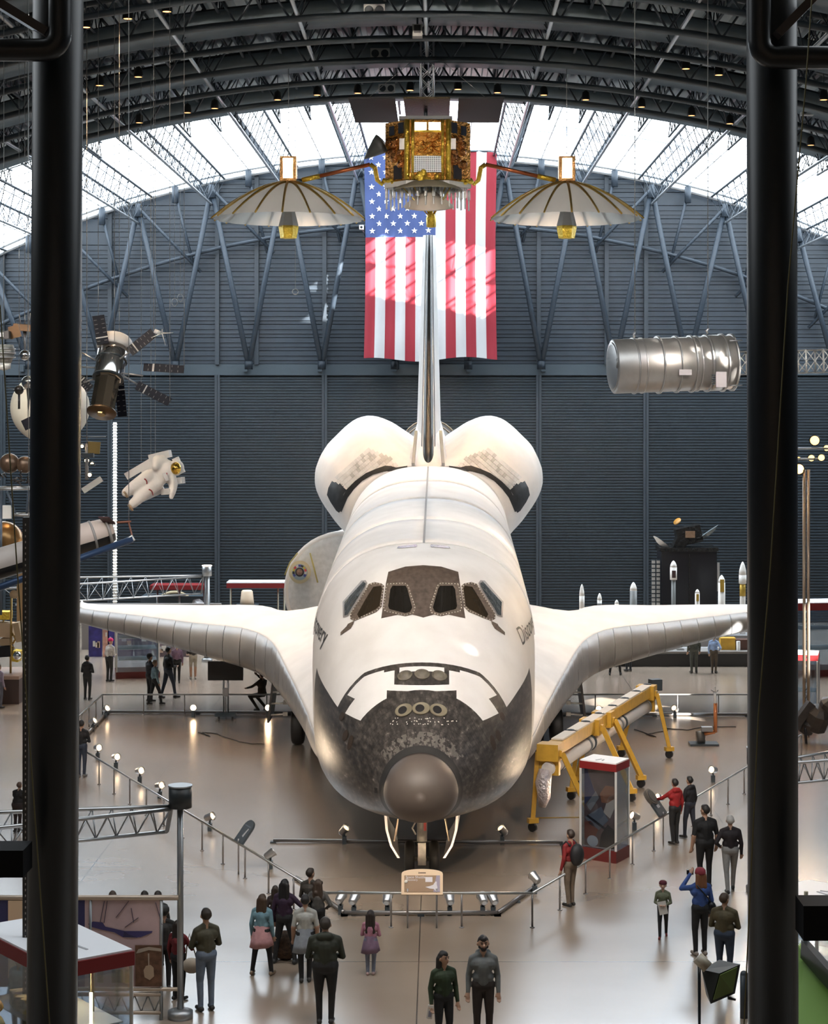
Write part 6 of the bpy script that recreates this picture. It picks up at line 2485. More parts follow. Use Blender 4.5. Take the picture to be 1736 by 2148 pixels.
def at_person(T, S, p):
    """a point in a visitor's own frame (1.75 m tall figure) -> hall coordinates"""
    return V(T.location) + Matrix.Rotation(T.rotation_euler.z, 3, 'Z') @ (V(p) * S)


BLK, DK = (.010, .010, .011), (.022, .02, .018)
BRN, DBR = (.06, .035, .02), (.022, .014, .009)
# foreground, left group
person('man in olive shirt and blue jeans with folded arms beside the drum pole', 432, 2120, 1906, .45, (.060, .056, .034), (.13, .17, .24), DBR, ('cross', 'cross'))
w2, s2 = person('woman in dark red top with pale handbag behind the drum pole', 374, 2098, 1930, -.5, (.13, .008, .010), BLK, DBR, ('phone', 'down'), hairlen=.9)
person('man in dark jacket and cap at the right edge of the picture banner', 344, 2076, 1902, .3, DK, BLK, DBR, ('front', 'front'), hat=(.03, .03, .03), brim=True)
person('woman in teal top with pink garment tied round her hips', 549, 2046, 1877, -.25, (.15, .27, .32), BLK, BRN, ('down', 'down'), 'wide', hairlen=.75, skirt=(.56, .30, .31), lean=.05, shoe=(.20, .14, .09))
person('woman in dark purple top with long black hair in the left group', 597, 2022, 1845, -.25, (.032, .012, .034), BLK, (.012, .010, .010), ('side', 'down'), 'wide', hairlen=1.0)
person('small dark-haired visitor half hidden left of the purple top', 577, 1985, 1858, 0, (.03, .018, .016), BLK, (.03, .018, .012), hairlen=.9)
person('visitor in pale T-shirt and grey dress with back turned', 640, 2060, 1877, .05, (.40, .40, .37), BLK, (.014, .011, .010), ('down', 'down'), 'close', skirt=(.26, .29, .33), short=True)
person('dark-haired man leaning close to a curly woman at the barrier', 651, 1985, 1822, -.35, (.045, .038, .03), BLK, DBR, ('front', 'front'), turn=-.5)
person('woman with curly brown hair and grey waistcoat at the barrier', 667, 1990, 1845, -.1, (.085, .08, .074), BLK, (.055, .034, .022), ('hip', 'hip'), hairlen=.8, curly=True)
person('broad man in dark olive hooded jacket with back turned', 682, 2148, 1925, .0, (.026, .030, .020), BLK, (.03, .022, .016), ('front', 'front'), wide=1.18, hood=True)
person('little girl in pink and purple dress with long dark hair', 777, 2045, 1912, -.1, (.42, .19, .26), (.17, .19, .25), (.02, .012, .010), ('front', 'front'), 'close', hairlen=1.1, skirt=(.20, .13, .20), child=True, shoe=(.42, .28, .26))
# the couple walking towards the viewpoint
wg, sg = person('woman in dark green jacket with long dark hair walking to the viewer', 930, 2200, 1997, pi + .35, (.020, .036, .014), BLK, (.014, .010, .009), hairlen=1.0, face=True, d=31.7, h=1.63, turn=.55, vox=.011)
person('bearded man in grey zip hoodie walking to the viewer', 1013, 2190, 1963, pi, (.13, .14, .14), (.026, .018, .015), (.014, .010, .009), face=True, d=32.0, h=1.80, vox=.011, hood=True, turn=.12, beard=True)
# right side
wr_, sr_ = person('visitor in red jacket with black backpack at the right barrier', 1196, 1901, 1741, .7, (.20, .012, .014), (.15, .115, .085), (.03, .018, .012), ('front', 'down'), 'close', shoe=(.02, .018, .016))
wb_, sb_ = person('small boy in maroon hat and colourful shirt holding a paper', 1390, 1966, 1850, pi - .15, (.12, .13, .08), BLK, DBR, ('front', 'front'), 'step', hat=(.10, .012, .022), face=True, child=True, shoe=(.16, .02, .02), skin=(.50, .32, .24))
person('visitor in bright red jacket reaching over the right barrier', 1415, 1771, 1634, .55, (.30, .012, .014), BLK, (.012, .010, .010), ('down', 'fwd'), 'close', hood=True)
person('visitor in black hooded top beside the red jacket', 1446, 1758, 1629, .75, (.010, .010, .013), (.025, .03, .045), (.010, .010, .010), ('down', 'front'), 'lean', hood=True)
person('man in black T-shirt and cap with back turned on the right', 1478, 1862, 1689, .25, (.008, .008, .009), BLK, (.016, .012, .010), ('down', 'down'), short=True, wide=1.12, turn=.6)
person('white-haired man in dark shirt and grey trousers walking away', 1531, 1870, 1711, .0, (.016, .010, .012), (.26, .25, .24), (.50, .48, .45), ('down', 'hip'), 'step', wide=1.08)
wc_, sc_ = person('photographer in blue jacket and red knit hat raising a camera', 1468, 2004, 1823, .25, (.035, .08, .26), BLK, (.22, .09, .04), ('down', 'up'), 'stand', hairlen=.6, hat=(.26, .03, .045), shoe=(.25, .21, .18))
person('man in brown-olive jacket and jeans beside the blue photographer', 1519, 2062, 1874, -.35, (.075, .058, .026), (.03, .045, .075), BRN, ('front', 'front'), wide=1.12, turn=-.5)
# far left under the wing
FV = .018
person('visitor in black hooded top just right of the left column, far back', 183, 1468, 1375, -.3, (.010, .010, .012), BLK, BLK, ('front', 'front'), 'stand', vox=FV, hood=True)
person('visitor in white top and pink hat leaning over by the glass case', 229, 1430, 1340, -.6, (.46, .44, .42), BLK, None, ('front', 'front'), 'close', vox=FV, hat=(.48, .02, .12), lean=.15)
person('man in dark jacket and cap facing a patterned woman under the left wing', 314, 1472, 1372, -.9, (.022, .024, .03), BLK, DBR, ('front', 'front'), 'close', vox=FV, hat=(.015, .015, .018), brim=True)
person('short-haired woman in blue patterned top walking under the left wing', 325, 1478, 1385, -1.0, (.16, .25, .30), BLK, (.30, .22, .15), ('down', 'down'), 'step', vox=FV)
person('tall man in black jacket and jeans striding under the left wing', 353, 1465, 1357, -.9, (.012, .012, .014), (.03, .04, .06), BLK, ('front', 'down'), 'step', vox=FV)
person('visitor in plaid purple shirt beyond the tall man in black', 371, 1432, 1349, .2, (.16, .10, .16), BLK, DBR, vox=FV)
person('visitor in khaki shorts standing below the left wing edge', 405, 1424, 1338, .3, (.02, .02, .022), (.36, .32, .26), DBR, ('front', 'front'), vox=FV, shorts=True, shoe=(.4, .38, .36))
person('crouching photographer beside the dazzling floodlight under the left wing', 549, 1492, 1431, .9, (.045, .035, .026), (.05, .04, .03), DBR, ('up', 'fwd'), 'lean', vox=FV, crouch=True, h=1.72)
person('man in dark coat and jeans half behind the left column', 171, 1630, 1511, -.2, (.010, .010, .012), (.03, .042, .07), BLK, ('front', 'down'), 'close', shoe=(.2, .2, .2))
person('balding man in black jacket leaning on a trolley beyond the left truss', 36, 1746, 1642, -.5, (.012, .010, .010), (.03, .02, .02), (.12, .07, .05), ('fwd', 'fwd'), 'close', lean=.2, wide=1.15)
person('visitor in lilac top at the far left edge of the view', -2, 1486, 1393, -.6, (.28, .24, .32), (.10, .11, .14), BRN, vox=FV)
# far right under the wing
person('visitor in dark clothes whose legs show under the right wing', 1290, 1416, 1325, -.2, (.02, .02, .022), BLK, DBR, legs='wide', vox=FV)
person('second dark-clothed visitor under the right wing', 1318, 1408, 1319, .5, (.02, .025, .03), (.016, .02, .026), DBR, vox=FV)
person('visitor in grey-green trousers under the outer right wing', 1455, 1412, 1320, .15, (.05, .06, .05), (.055, .062, .055), DBR, legs='stand', vox=FV)
person('man in light blue shirt and brown trousers beneath the right wing tip', 1497, 1412, 1330, -.4, (.25, .36, .58), (.07, .055, .04), BRN, ('hip', 'down'), 'close', vox=FV)
# behind the picture banner and the left case
for px, lab in ((236, 'first brown head above the picture banner from the left column'), (303, 'second dark head above the picture banner'), (331, 'third dark head above the picture banner, nearest the pole')):
    person('visitor standing behind the banner, ' + lab, px, 2040, 1872, .3, DK, BLK, BRN if px < 300 else DBR, d=36.5, h=1.42, vox=.016)
person('dark-haired boy in teal shirt seen through the left display case', 40, 2160, 2012, pi - .4, (.13, .22, .24), DK, (.03, .018, .012), d=32.3, h=1.42, vox=.014, face=True)
person('fair-haired visitor in yellow-olive top at the bottom left corner', -6, 2190, 2072, pi - .9, (.30, .27, .14), DK, (.35, .24, .10), d=29.4, h=1.52, vox=.014)

# ---- things visitors carry
paper = M('paper_white', (.66, .64, .60), .6)
# handbag on the red-top woman's arm
c = at_person(w2, s2, (.30, .02, .86))
T = thing('handbag', 'pale cream shoulder bag carried by the woman in dark red', 'bag', c)
MB().sphere(c + V((.03, -.02, -.05)), (.17, .09, .14), 14, 9).obj('pouch', M('bag_cream', (.38, .33, .26), .6), T)
MB().tube([c + V((-.08, 0, .05)), c + V((-.06, .03, .3)), c + V((-.02, .05, .5)), c + V((.04, .03, .3)), c + V((.12, 0, .05))], .012, 6).obj('strap', M('bag_strap', (.16, .12, .08), .6), T)
c = at_person(w2, s2, (.17, .36, 1.36))
T = thing('phone', 'lit phone held up by the woman in dark red', 'phone', c)
MB().box(c, (.07, .012, .14)).obj('case', black_m, T)
MB().box(c + V((0, -.008, 0)), (.06, .004, .12)).obj('screen', M('phone_screen', (.8, .85, .9), .3, emit=((.8, .9, 1), 1.5)), T)
# leaflet of the woman in green
c = at_person(wg, sg, (.285, .08, .74))
T = thing('leaflet', 'white folded leaflet in the green-jacketed woman\'s hand', 'leaflet', c)
MB().box(c, (.09, .02, .22), rot=Matrix.Rotation(.15, 3, 'Y')).obj('sheet', paper, T)
MB().box(c + V((0, -.012, -.03)), (.05, .004, .1), rot=Matrix.Rotation(.15, 3, 'Y')).obj('print', M('leaflet_print', (.25, .26, .34), .6), T)
# sheet of the boy
c = at_person(wb_, sb_, (0, .29, 1.0))
T = thing('paper_sheet', 'white sheet of paper held by the small boy', 'paper', c)
MB().box(c, (.17, .01, .26), rot=Matrix.Rotation(-.2, 3, 'Y')).obj('sheet', paper, T)
# camera of the blue photographer
c = at_person(wc_, sc_, (-.06, .40, 1.60))
T = thing('camera', 'small black camera raised by the blue photographer', 'camera', c)
MB().box(c, (.13, .07, .09)).obj('camera_body', black_m, T)
MB().cyl(c + V((0, .03, 0)), c + V((0, .1, 0)), .035, n=12).obj('lens_barrel', black_m, T)
c = at_person(wc_, sc_, (.22, -.02, .96))
T = thing('camera_bag', 'black camera bag at the hip of the blue photographer', 'bag', c)
MB().sphere(c, (.11, .1, .13), 10, 7).obj('pouch', black_m, T)
MB().tube([c + V((0, -.02, .1)), at_person(wc_, sc_, (.1, -.155, 1.2)), at_person(wc_, sc_, (-.12, -.12, 1.46))], .014, 6).obj('strap', black_m, T)
# backpack
c = at_person(wr_, sr_, (0, -.22, 1.22))
T = thing('backpack', 'black backpack on the visitor in the red jacket', 'backpack', c)
MB().sphere(c, (.17, .13, .24), 14, 9, rot=Matrix.Rotation(.7, 3, 'Z')).obj('pack', M('pack_black', (.012, .012, .014), .6), T)
for sx in (-1, 1):
    MB().tube([at_person(wr_, sr_, (sx * .11, -.12, 1.42)), at_person(wr_, sr_, (sx * .12, .02, 1.50)), at_person(wr_, sr_, (sx * .12, .15, 1.36)), at_person(wr_, sr_, (sx * .16, .08, 1.14))], .02, 6).obj('strap', M('pack_black', (.012, .012, .014), .6), T)
# plaid bundle on the floor by the left group
g = G(598, 2015)
T = thing('plaid_bag', 'brown plaid bag standing on the floor among the left group', 'bag', g)
MB().sphere(g + V((0, .1, .27)), (.30, .22, .28), 16, 10).obj('pouch', M('plaid_brown', (.075, .045, .028), .8, var=(22, .6)), T)
MB().tube([g + V((-.16, .1, .45)), g + V((-.1, .1, .66)), g + V((.1, .1, .66)), g + V((.16, .1, .45))], .02, 6).obj('handle', M('plaid_handle', (.03, .02, .015), .7), T)
# ================================================================== near columns, left and right edges
def column(px_t, px_b, d, label):
    a, b = P(px_b, 2148, d), P(px_t, 0, d)
    k = (b.x - a.x) / (b.z - a.z)
    base = V((a.x - k * a.z, d, 0))
    top = V((base.x + k * (ZR(base.x) - .3), d, ZR(base.x) - .3))
    T = thing('steel_column', label, 'column', base)
    MB().cyl(base, top, 52.5 * d / F, n=48).obj('shaft', M('column_black', (.0055, .0075, .010), .40, .0, .5), T)
    MB().lathe([(.55, 0), (.55, .06), (.4, .08), (.38, .2), (.3, .24)], base, n=32).obj('base_plate', black_m, T)
    return T


DC = 23.0
column(122, 109, DC, 'thick round black column at the left side of the view')
column(1618, 1621, DC, 'thick round black column at the right side of the view')


def frame_pipe(sgn, pts, label):
    T = thing('roof_bracket', label, 'bracket', P(*pts[2], DC - .6))
    MB().tube([P(x, y, DC - .55) for x, y in pts], .135, 16).obj('bent_pipe', black_m, T)
    return T


def bend(x, y, sx):
    r = 34
    return [(x, -420), (x, -60), (x, y - r)] + [(x + sx * (r - r * cos(t)), y - r + r * sin(t)) for t in [pi / 2 * i / 6 for i in range(1, 7)]] + [(x + sx * 160, y), (x + sx * 420, y)]


T = frame_pipe(-1, bend(126, 105, -1), 'bent black pipe bracket in front of the left column top')
MB().beam(P(-60, -28, DC - .3), P(106, 74, DC - .3), .5, .10).obj('gusset', M('gusset_brown', (.03, .022, .02), .4), T)
T = frame_pipe(1, bend(1592, 121, 1), 'bent black pipe bracket in front of the right column top')
MB().beam(P(1625, 78, DC - .3), P(1760, -60, DC - .3), .5, .10).obj('gusset', M('gusset_brown', (.03, .022, .02), .4), T)
# taut cords beside the columns
cord = M('cord_yellow', (.16, .14, .06), .7)
tag(MB().tube([P(0, 640, 21.5), P(35, 1180, 21.5), P(66, 1610, 21.5), P(104, 2148, 21.5), P(130, 2420, 21.5)], .008, 5).obj('guy_cord', cord, None, P(130, 2420, 21.5)), 'thin yellowish cord crossing the left black column', 'cord')
tag(MB().tube([P(1706, -60, 21.5), P(1690, 170, 21.5), P(1652, 600, 21.5), P(1616, 1180, 21.5), P(1590, 1500, 21.5), P(1560, 2148, 21.5)], .008, 5).obj('guy_cord', cord, None, P(1560, 2148, 21.5)), 'thin yellowish cord crossing the right black column', 'cord')

# ---- walkway beams at the edges
bk = M('walkway_black', (.004, .004, .005), .7, 0, .2)
a, b = P(-120, 1802, 22.4), P(58, 1802, 22.4)
tag(MB().box((a + b) / 2, (b.x - a.x, .5, .31)).obj('walkway_beam', bk, None, (a.x, a.y, a.z)), 'black walkway beam at the left edge below the truss', 'beam')
a, b = P(1676, 1925, 22.4), P(1900, 1925, 22.4)
tag(MB().box((a + b) / 2, (b.x - a.x, .5, .40)).obj('walkway_beam', bk, None, (a.x, a.y, a.z)), 'black walkway beam at the right edge below the truss', 'beam')
# upright drilled channel left of the left column
b0 = P(57, 2148, 30)
T = thing('drilled_post', 'dark perforated steel post just left of the left column', 'post', (b0.x, 30, 0))
zt = P(0, 1085, 30).z
MB().box((P(58, 0, 30).x, 30, zt / 2), (.14, .1, zt)).obj('channel', M('channel_dark', (.03, .028, .026), .4), T)
mb = MB()
z = .2
while z < zt - .05:
    mb.box((P(55, 0, 30).x, 29.94, z), (.014, .02, .03))
    z += .09
o = mb.obj('holes', M('hole_pale', (.32, .28, .24), .5), T)
o['kind'] = 'stuff'

# ---- left lattice beam parts at the frame edge are built with the exhibit pole; banner below it
Dp = 33.3
up_ = Dp / F
T = thing('picture_banner', 'large lilac picture banner of a flying shuttle below the drum pole beam', 'banner', (P(178, 0, Dp).x, Dp, 0))
bx = lambda x, y, d=Dp: P(x, y, d)
MB().cyl(bx(-140, 1883), bx(374, 1883), .045, n=10).obj('top_tube', M('tube_tan', (.62, .50, .40), .35, .5), T)


def flat(nm, x0, y0, x1, y1, mat, par, o=0.0, th=.02):
    a_, b_ = P(x0, y1, Dp), P(x1, y0, Dp)
    return MB().box(((a_.x + b_.x) / 2, Dp - o, (a_.z + b_.z) / 2), (b_.x - a_.x, th, b_.z - a_.z)).obj(nm, mat, par)


pm = M('banner_lilac', (.66, .49, .52), .6, var=(1.5, .18))
bd = flat('banner_sheet', 178, 1888, 341, 2070, pm, T, 0)
flat('side_panel', -120, 1888, 178, 2070, M('banner_navy', (.05, .05, .16), .6), T, 0)
flat('cream_panel', 18, 1888, 57, 2050, M('banner_cream', (.85, .62, .44), .6), T, .03)
poly = lambda nm, pts, col, par, o=.02: MB().add([P(x, y, Dp - o) for x, y in pts] + [P(x, y, Dp - o + .008) for x, y in pts], [list(range(len(pts))), list(range(len(pts), 2 * len(pts)))[::-1]]).obj(nm, M('ink_%s' % nm, col, .6), par)
poly('print_flyer', [(185, 1938), (195, 1933), (215, 1935), (221, 1944), (262, 1953), (320, 1953), (318, 1957), (295, 1966), (258, 1966), (240, 1956), (212, 1950), (190, 1944)], (.07, .06, .20), bd)
poly('print_flyer_tail', [(260, 1953), (258, 1966), (290, 1967), (270, 1960)], (.045, .04, .12), bd, .021)
for i, (p0, p1) in enumerate((((219, 1890), (210, 1934)), ((225, 1890), (218, 1936)), ((270, 1890), (243, 1925)), ((326, 1893), (340, 1940)), ((262, 1945), (290, 1925)), ((275, 1905), (280, 1935)))):
    MB().beam(P(*p0, Dp - .02), P(*p1, Dp - .02), .012, .01).obj('print_line', M('ink_line', (.12, .09, .14), .6), bd)
dk_ = flat('dark_picture', 284, 1982, 340, 2068, M('banner_hangar', (.13, .065, .04), .6, var=(8, .5)), T, .025)
poly('print_arch', [(285, 2000), (290, 1991), (312, 1986), (338, 1990), (338, 1996), (312, 1993), (292, 1999)], (.45, .38, .32), dk_, .04)
poly('print_orbiter', [(303, 2050), (301, 2035), (306, 2026), (316, 2024), (322, 2030), (323, 2048), (314, 2056)], (.48, .36, .26), dk_, .04)
poly('print_mast', [(311, 2026), (310, 2000), (313, 2000), (313, 2026)], (.5, .42, .35), dk_, .042)
for i, (x0, x1) in enumerate(((205, 217), (235, 258), (263, 280))):
    flat('photo_strip', x0, 2033, x1, 2060, M('banner_photo%d' % (i % 2), ((.30, .20, .12), (.16, .12, .09))[i % 2], .6, var=(20, .6)), T, .03)
for y in (2075, 2086, 2124):
    MB().cyl(bx(160 if y > 2080 else 150, y), bx(372 if y == 2075 else 338, y), .035, n=8).obj('bench_tube', M('tube_tan', (.62, .50, .40), .35, .5), T)
mb = MB()
for i in range(6):
    x0, x1 = 170 + i * 28, 184 + i * 28
    mb.cyl(bx(x0, 2088), bx(x1, 2122), .012, n=5).cyl(bx(x1, 2122), bx(x1 + 14, 2088), .012, n=5)
mb.obj('bench_lacing', alu_d, T)
for x in (190, 338):
    MB().cyl((P(x, 0, Dp).x, Dp, 0), P(x, 1883, Dp), .03, n=8).obj('upright', alu_d, T)

# ---- big glass case in the lower left corner
C0, C1 = V((-5.32, 28.5)), V((-4.23, 29.3))
vv = V((-1.25, 1.62)).normalized() * 2.7
T, cs, ctr = case('long glass display case with white lid in the lower left corner', [tuple(p) for p in (C0, C1, C1 + vv, C0 + vv)], 2.34, .24, .3, shelves=1)
# warm lights, stands and models inside
warm = M('case_strip_warm', (1, .9, .7), .4, emit=((1, .80, .50), 6))
for k in (.25, .7):
    p = C1.lerp(C1 + vv, k).lerp(ctr, .35)
    MB().cyl((p.x, p.y, .3), (p.x, p.y, 2.0), .03, n=10).obj('inner_post', M('inner_brass', (.40, .36, .20), .4, .3), T)
p = C0.lerp(C1, .62).lerp(ctr, .25)
MB().cyl((p.x, p.y, .35), (p.x, p.y, 1.7), .025, n=10).obj('light_strip', warm, T)
for k in range(5):
    p = C0.lerp(C0 + vv, .15 + k * .17).lerp(ctr, .5)
    MB().box((p.x, p.y, 1.35), (.3, .28, .22), rot=.5 * k).obj('exhibit_block', M('exhibit_cream', (.55, .50, .30), .5, var=(14, .4)), T)
    MB().lathe([(.04, 0), (.09, .1), (.05, .28), (.02, .4), (0, .42)], (p.x + .1, p.y - .1, .32), n=12).obj('exhibit_model', M('exhibit_steel', (.40, .40, .38), .3, .6), T)

_pl = bpy.data.lights.new('case_light', 'POINT'); _pl.energy = 45; _pl.color = (1, .78, .42); _pl.shadow_soft_size = .1
_po = bpy.data.objects.new('case_light', _pl); COL.objects.link(_po); _po.location = (ctr.x, ctr.y, 1.95)

# ---- glass case with white lid at the right edge
C0 = V((6.71, 32.3)); C1 = C0 + V((.98, .86)); C3 = C0 + V((-.85, .66)); C2 = C1 + C3 - C0
case('glass display case with white lid at the right edge beside the column', [tuple(p) for p in (C0, C1, C2, C3)], 2.30, .24, .3, shelves=1)
# far right cases under the wing line
def rect(px, py, wd, dp, rz=0):
    g = G(px, py)
    m = Matrix.Rotation(rz, 2)
    return [tuple(V((g.x, g.y)) + m @ V(p)) for p in ((0, 0), (wd, 0), (wd, dp), (0, dp))]


case('narrow glass display case right of the right column', rect(1640, 1530, 1.15, 1.1, -.25), 2.5, .22, .2, shelves=1)
case('wide glass display case at the right edge in the far background', rect(1668, 1420, 3.4, 1.6, .15), 2.9, .3, .25, shelves=2)
case('glass display case with red plinth far left beneath the wing', rect(243, 1424, 1.7, 1.4, .2), 2.1, .12, .25, shelves=3)

# ---- green slope panel and black rail, bottom right corner
T = thing('green_ramp', 'bright green sloping panel with black edge in the bottom right corner', 'panel', P(1690, 2148, 26))
gr = M('green_panel', (.14, .26, .035), .5)
gl = M('green_light', (.30, .44, .12), .5)
q = [P(1660, 1985, 27.5), P(1690, 1985, 27.5), P(1775, 2115, 25.8), P(1775, 2300, 24), P(1650, 2300, 24)]
MB().add(q + [p + V((0, .2, -.06)) for p in q], [(0, 1, 2, 3, 4), (9, 8, 7, 6, 5)]).obj('slope', gr, T)
q = [P(1675, 1978, 27.4), P(1694, 1982, 27.4), P(1790, 2120, 25.6), P(1775, 2150, 25.6)]
MB().add(q + [p + V((0, .1, -.05)) for p in q], [(0, 1, 2, 3), (7, 6, 5, 4)]).obj('bright_edge', gl, T)
MB().beam(P(1686, 1990, 27.1), P(1800, 2120, 25.2), .1, .26).obj('black_edge', black_m, T)
MB().cyl(P(1690, 1990, 27.2), P(1690, 1870, 27.2), .03, n=8).obj('stanchion', M('stanchion_tan', (.35, .32, .22), .5), T)

# ---- black lamp housing with green face, on a thin stand
T = thing('stage_lamp', 'black box lamp with a green face on a thin stand, bottom right', 'lamp', P(1467, 2148, 27) - V((0, 0, 1.6)))
Dq = 27.0
fr = [(1499, 2015), (1552, 2022), (1530, 2085), (1487, 2106)]
bkp = [(1468, 2036), (1507, 2010), (1545, 2016), (1487, 2106)]
vs = [P(1475, 2040, Dq + .1), P(1507, 2018, Dq + .45), P(1551, 2022, Dq + .3), P(1541, 2085, Dq + .1), P(1489, 2108, Dq - .15), P(1500, 2046, Dq - .25)]
MB().add([P(1471, 2034, Dq + .3), P(1508, 2013, Dq + .55), P(1552, 2023, Dq + .2), P(1541, 2084, Dq + .1), P(1490, 2106, Dq), P(1508, 2042, Dq - .05), P(1480, 2085, Dq + .35)],
         [(0, 1, 2, 5), (5, 2, 3, 4), (0, 5, 4, 6), (0, 6, 4, 3, 2, 1)]).obj('housing', M('lamp_black', (.012, .014, .012), .5), T)
gq = [P(1510, 2046, Dq - .075), P(1546, 2029, Dq + .13), P(1537, 2081, Dq + .06), P(1496, 2098, Dq - .055)]
MB().add(gq + [p + V((.0, .03, 0)) for p in gq], [(0, 1, 2, 3), (7, 6, 5, 4), (0, 3, 7, 4), (1, 0, 4, 5)]).obj('green_face', M('lamp_green', (.11, .16, .035), .45), T)
MB().cyl(P(1462, 2008, Dq + .2), P(1484, 2030, Dq + .15), .085, n=16).obj('barrel', M('barrel_tan', (.50, .44, .34), .4), T)
MB().beam(P(1526, 2093, Dq + .02), P(1542, 2096, Dq + .02), .06, .03).obj('flap', black_m, T)
for x in (1464, 1468):
    MB().cyl(P(x, 2020, Dq + .2), P(1467, 2300, Dq + .2), .012, n=6).obj('stand_rod', steel_d, T)
MB().cyl(P(1467, 2300, Dq + .2), V((P(1467, 2300, Dq + .2).x, Dq + .2, 0)), .02, n=6).lathe([(.3, 0), (.3, .03), (.03, .06)], V((P(1467, 2300, Dq + .2).x, Dq + .2, 0)), n=16).obj('stand_base', steel_d, T)
g = G(1560, 2135)
T = thing('short_bollard', 'short dark bollard against the right column foot', 'bollard', g)
MB().cyl(g, g + V((0, 0, .75)), .07, n=14).obj('tube', steel_d, T)
MB().sphere(g + V((0, 0, .75)), .07, 12, 8).obj('cap', steel_d, T)

# ---- truss and dark machine right of the right column
exhibit_frame('silver lattice beam and pole right of the right column', (1585, 1870), 1570, .34, 1900, 45.0, sgn=1, front=1.6, drop=.5)
T = thing('dark_machine', 'dark wheeled machine at the right edge beside the narrow case', 'machine', G(1710, 1560))
g = G(1710, 1560)
for dx, dz, r in ((.1, .75, .42), (.5, 1.05, .36), (-.2, .5, .25)):
    MB().lathe([(r * .6, -r), (r, -r * .7), (r, r * .6), (r * .5, r), (0, r)], g + V((dx, .3, dz)), (.3, -.5, 1), 10, smooth=False).obj('casing', M('machine_dark', (.03, .026, .024), .4, var=(6, .4)), T)
for dx in (-.3, .5):
    MB().cyl(g + V((dx, 0, 0)), g + V((dx, .2, .8)), .05, n=8).obj('leg', black_m, T)
MB().beam(g + V((-.9, .1, .2)), g + V((-.1, .2, 1.25)), .3, .25).obj('chute', M('machine_dark', (.03, .026, .024), .4, var=(6, .4)), T)

# ---- lighting mast on the right edge
Dm = 62.0
base = P(1690, 1290, Dm)
T = thing('lighting_mast', 'tall mast with glowing stage lamps beyond the right column', 'lighting mast', (base.x, Dm, 0))
for x in (1686, 1695):
    MB().cyl((P(x, 0, Dm).x, Dm, 0), P(x, 985, Dm), .05, n=8).obj('mast_tube', M('mast_bronze', (.40, .32, .24), .35, .6), T)
mb = MB()
z = .4
while z < 8:
    mb.cyl((P(1686, 0, Dm).x, Dm, z), (P(1695, 0, Dm).x, Dm, z + .25), .012, n=4)
    z += .25
mb.obj('rungs', steel_d, T)
for y, x0, x1 in ((941, 1672, 1740), (963, 1672, 1715)):
    MB().cyl(P(x0, y, Dm), P(x1, y, Dm), .035, n=8).obj('cross_bar', pipe_l, T)
for x, y, r, e, pw in ((1708, 924, .16, 3, 2200), (1675, 984, .17, 4, 2200), (1701, 961, .11, 3, 0), (1722, 960, .11, 3, 0), (1733, 940, .10, 3, 0), (1674, 962, .06, 2, 0)):
    c = P(x, y, Dm)
    d = (V((1.5, 22, 9)) - c).normalized()
    l = MB().lathe([(r * .5, -.4), (r, -.3), (r * 1.1, .02), (r, .02), (r * .9, -.06), (0, -.07)], c, d, 14).obj('stage_can', black_m, T)
    MB().lathe([(0, -.05), (r * .92, -.05), (r * .92, -.02), (0, -.0)], c, d, 14).obj('stage_lens', M('stage_lens_%d' % e, (1, .8, .5), .3, emit=((1, .60, .22), e)), l)
    if pw:
        spot(T, c + d * .1, (2, 46, 4.5), pw, 60, (1, .68, .38), .8, .15)

# ---- lamp tree beside the left column
Dm = 52.0
T = thing('lamp_tree', 'cluster of small lit lamps and flaps right of the left column', 'lamp', P(183, 1000, Dm))
MB().cyl(P(182, 1006, Dm), P(182, 930, Dm), .05, n=8).obj('stem', alu_d, T)
wires(T, [P(182, 930, Dm)])
for x, y, r, e in ((172, 936, .05, 12), (182, 966, .07, 14), (193, 973, .05, 8), (188, 996, .06, 12)):
    c = P(x, y, Dm)
    d = V((.2, -1, -.1)).normalized()
    l = MB().lathe([(r * .6, -.22), (r * 1.2, -.16), (r * 1.25, .02), (r, .02), (0, -.03)], c, d, 12).obj('lamp_can', steel_d, T)
    MB().lathe([(0, -.02), (r, -.02), (r, .01), (0, .02)], c, d, 12).obj('lamp_lens', M('tree_lens_%d' % e, (1, .8, .6), .3, emit=((1, .7, .4), e)), l)
MB().beam(P(184, 938, Dm), P(210, 940, Dm), .05, .32).obj('flap', M('flap_ochre', (.28, .20, .06), .4), T)
MB().beam(P(174, 1030, Dm), P(213, 1004, Dm), .05, .16).obj('flap', M('flap_pale', (.46, .47, .44), .5), T)
MB().box(P(185, 955, Dm), (.3, .2, .12)).box(P(186, 975, Dm), (.34, .06, .05)).obj('clamp', steel_d, T)
MB().cyl(P(172, 916, Dm), P(222, 916, Dm), .012, n=5).obj('whip', alu_d, T)

# ---- white ribbed light column far left
Dm = 90.0
T = thing('ribbed_column', 'tall white ribbed column lit against the far doors', 'column', (P(241, 0, Dm).x, Dm, 0))
MB().cyl((P(241, 0, Dm).x, Dm, 0), P(241, 886, Dm), .085, n=14).obj('shaft', M('ribbed_white', (.92, .90, .86), .5), T)
mb = MB()
z = .1
zt = P(0, 886, Dm).z
while z < zt:
    mb.lathe([(.085, 0), (.115, .02), (.115, .05), (.085, .07)], (P(241, 0, Dm).x, Dm, z), n=12, caps=False)
    z += .14
mb.obj('rings', M('ribbed_white', (.92, .90, .86), .5), T)['kind'] = 'stuff'
sp_ = P(241, 1120, Dm - 2.5)
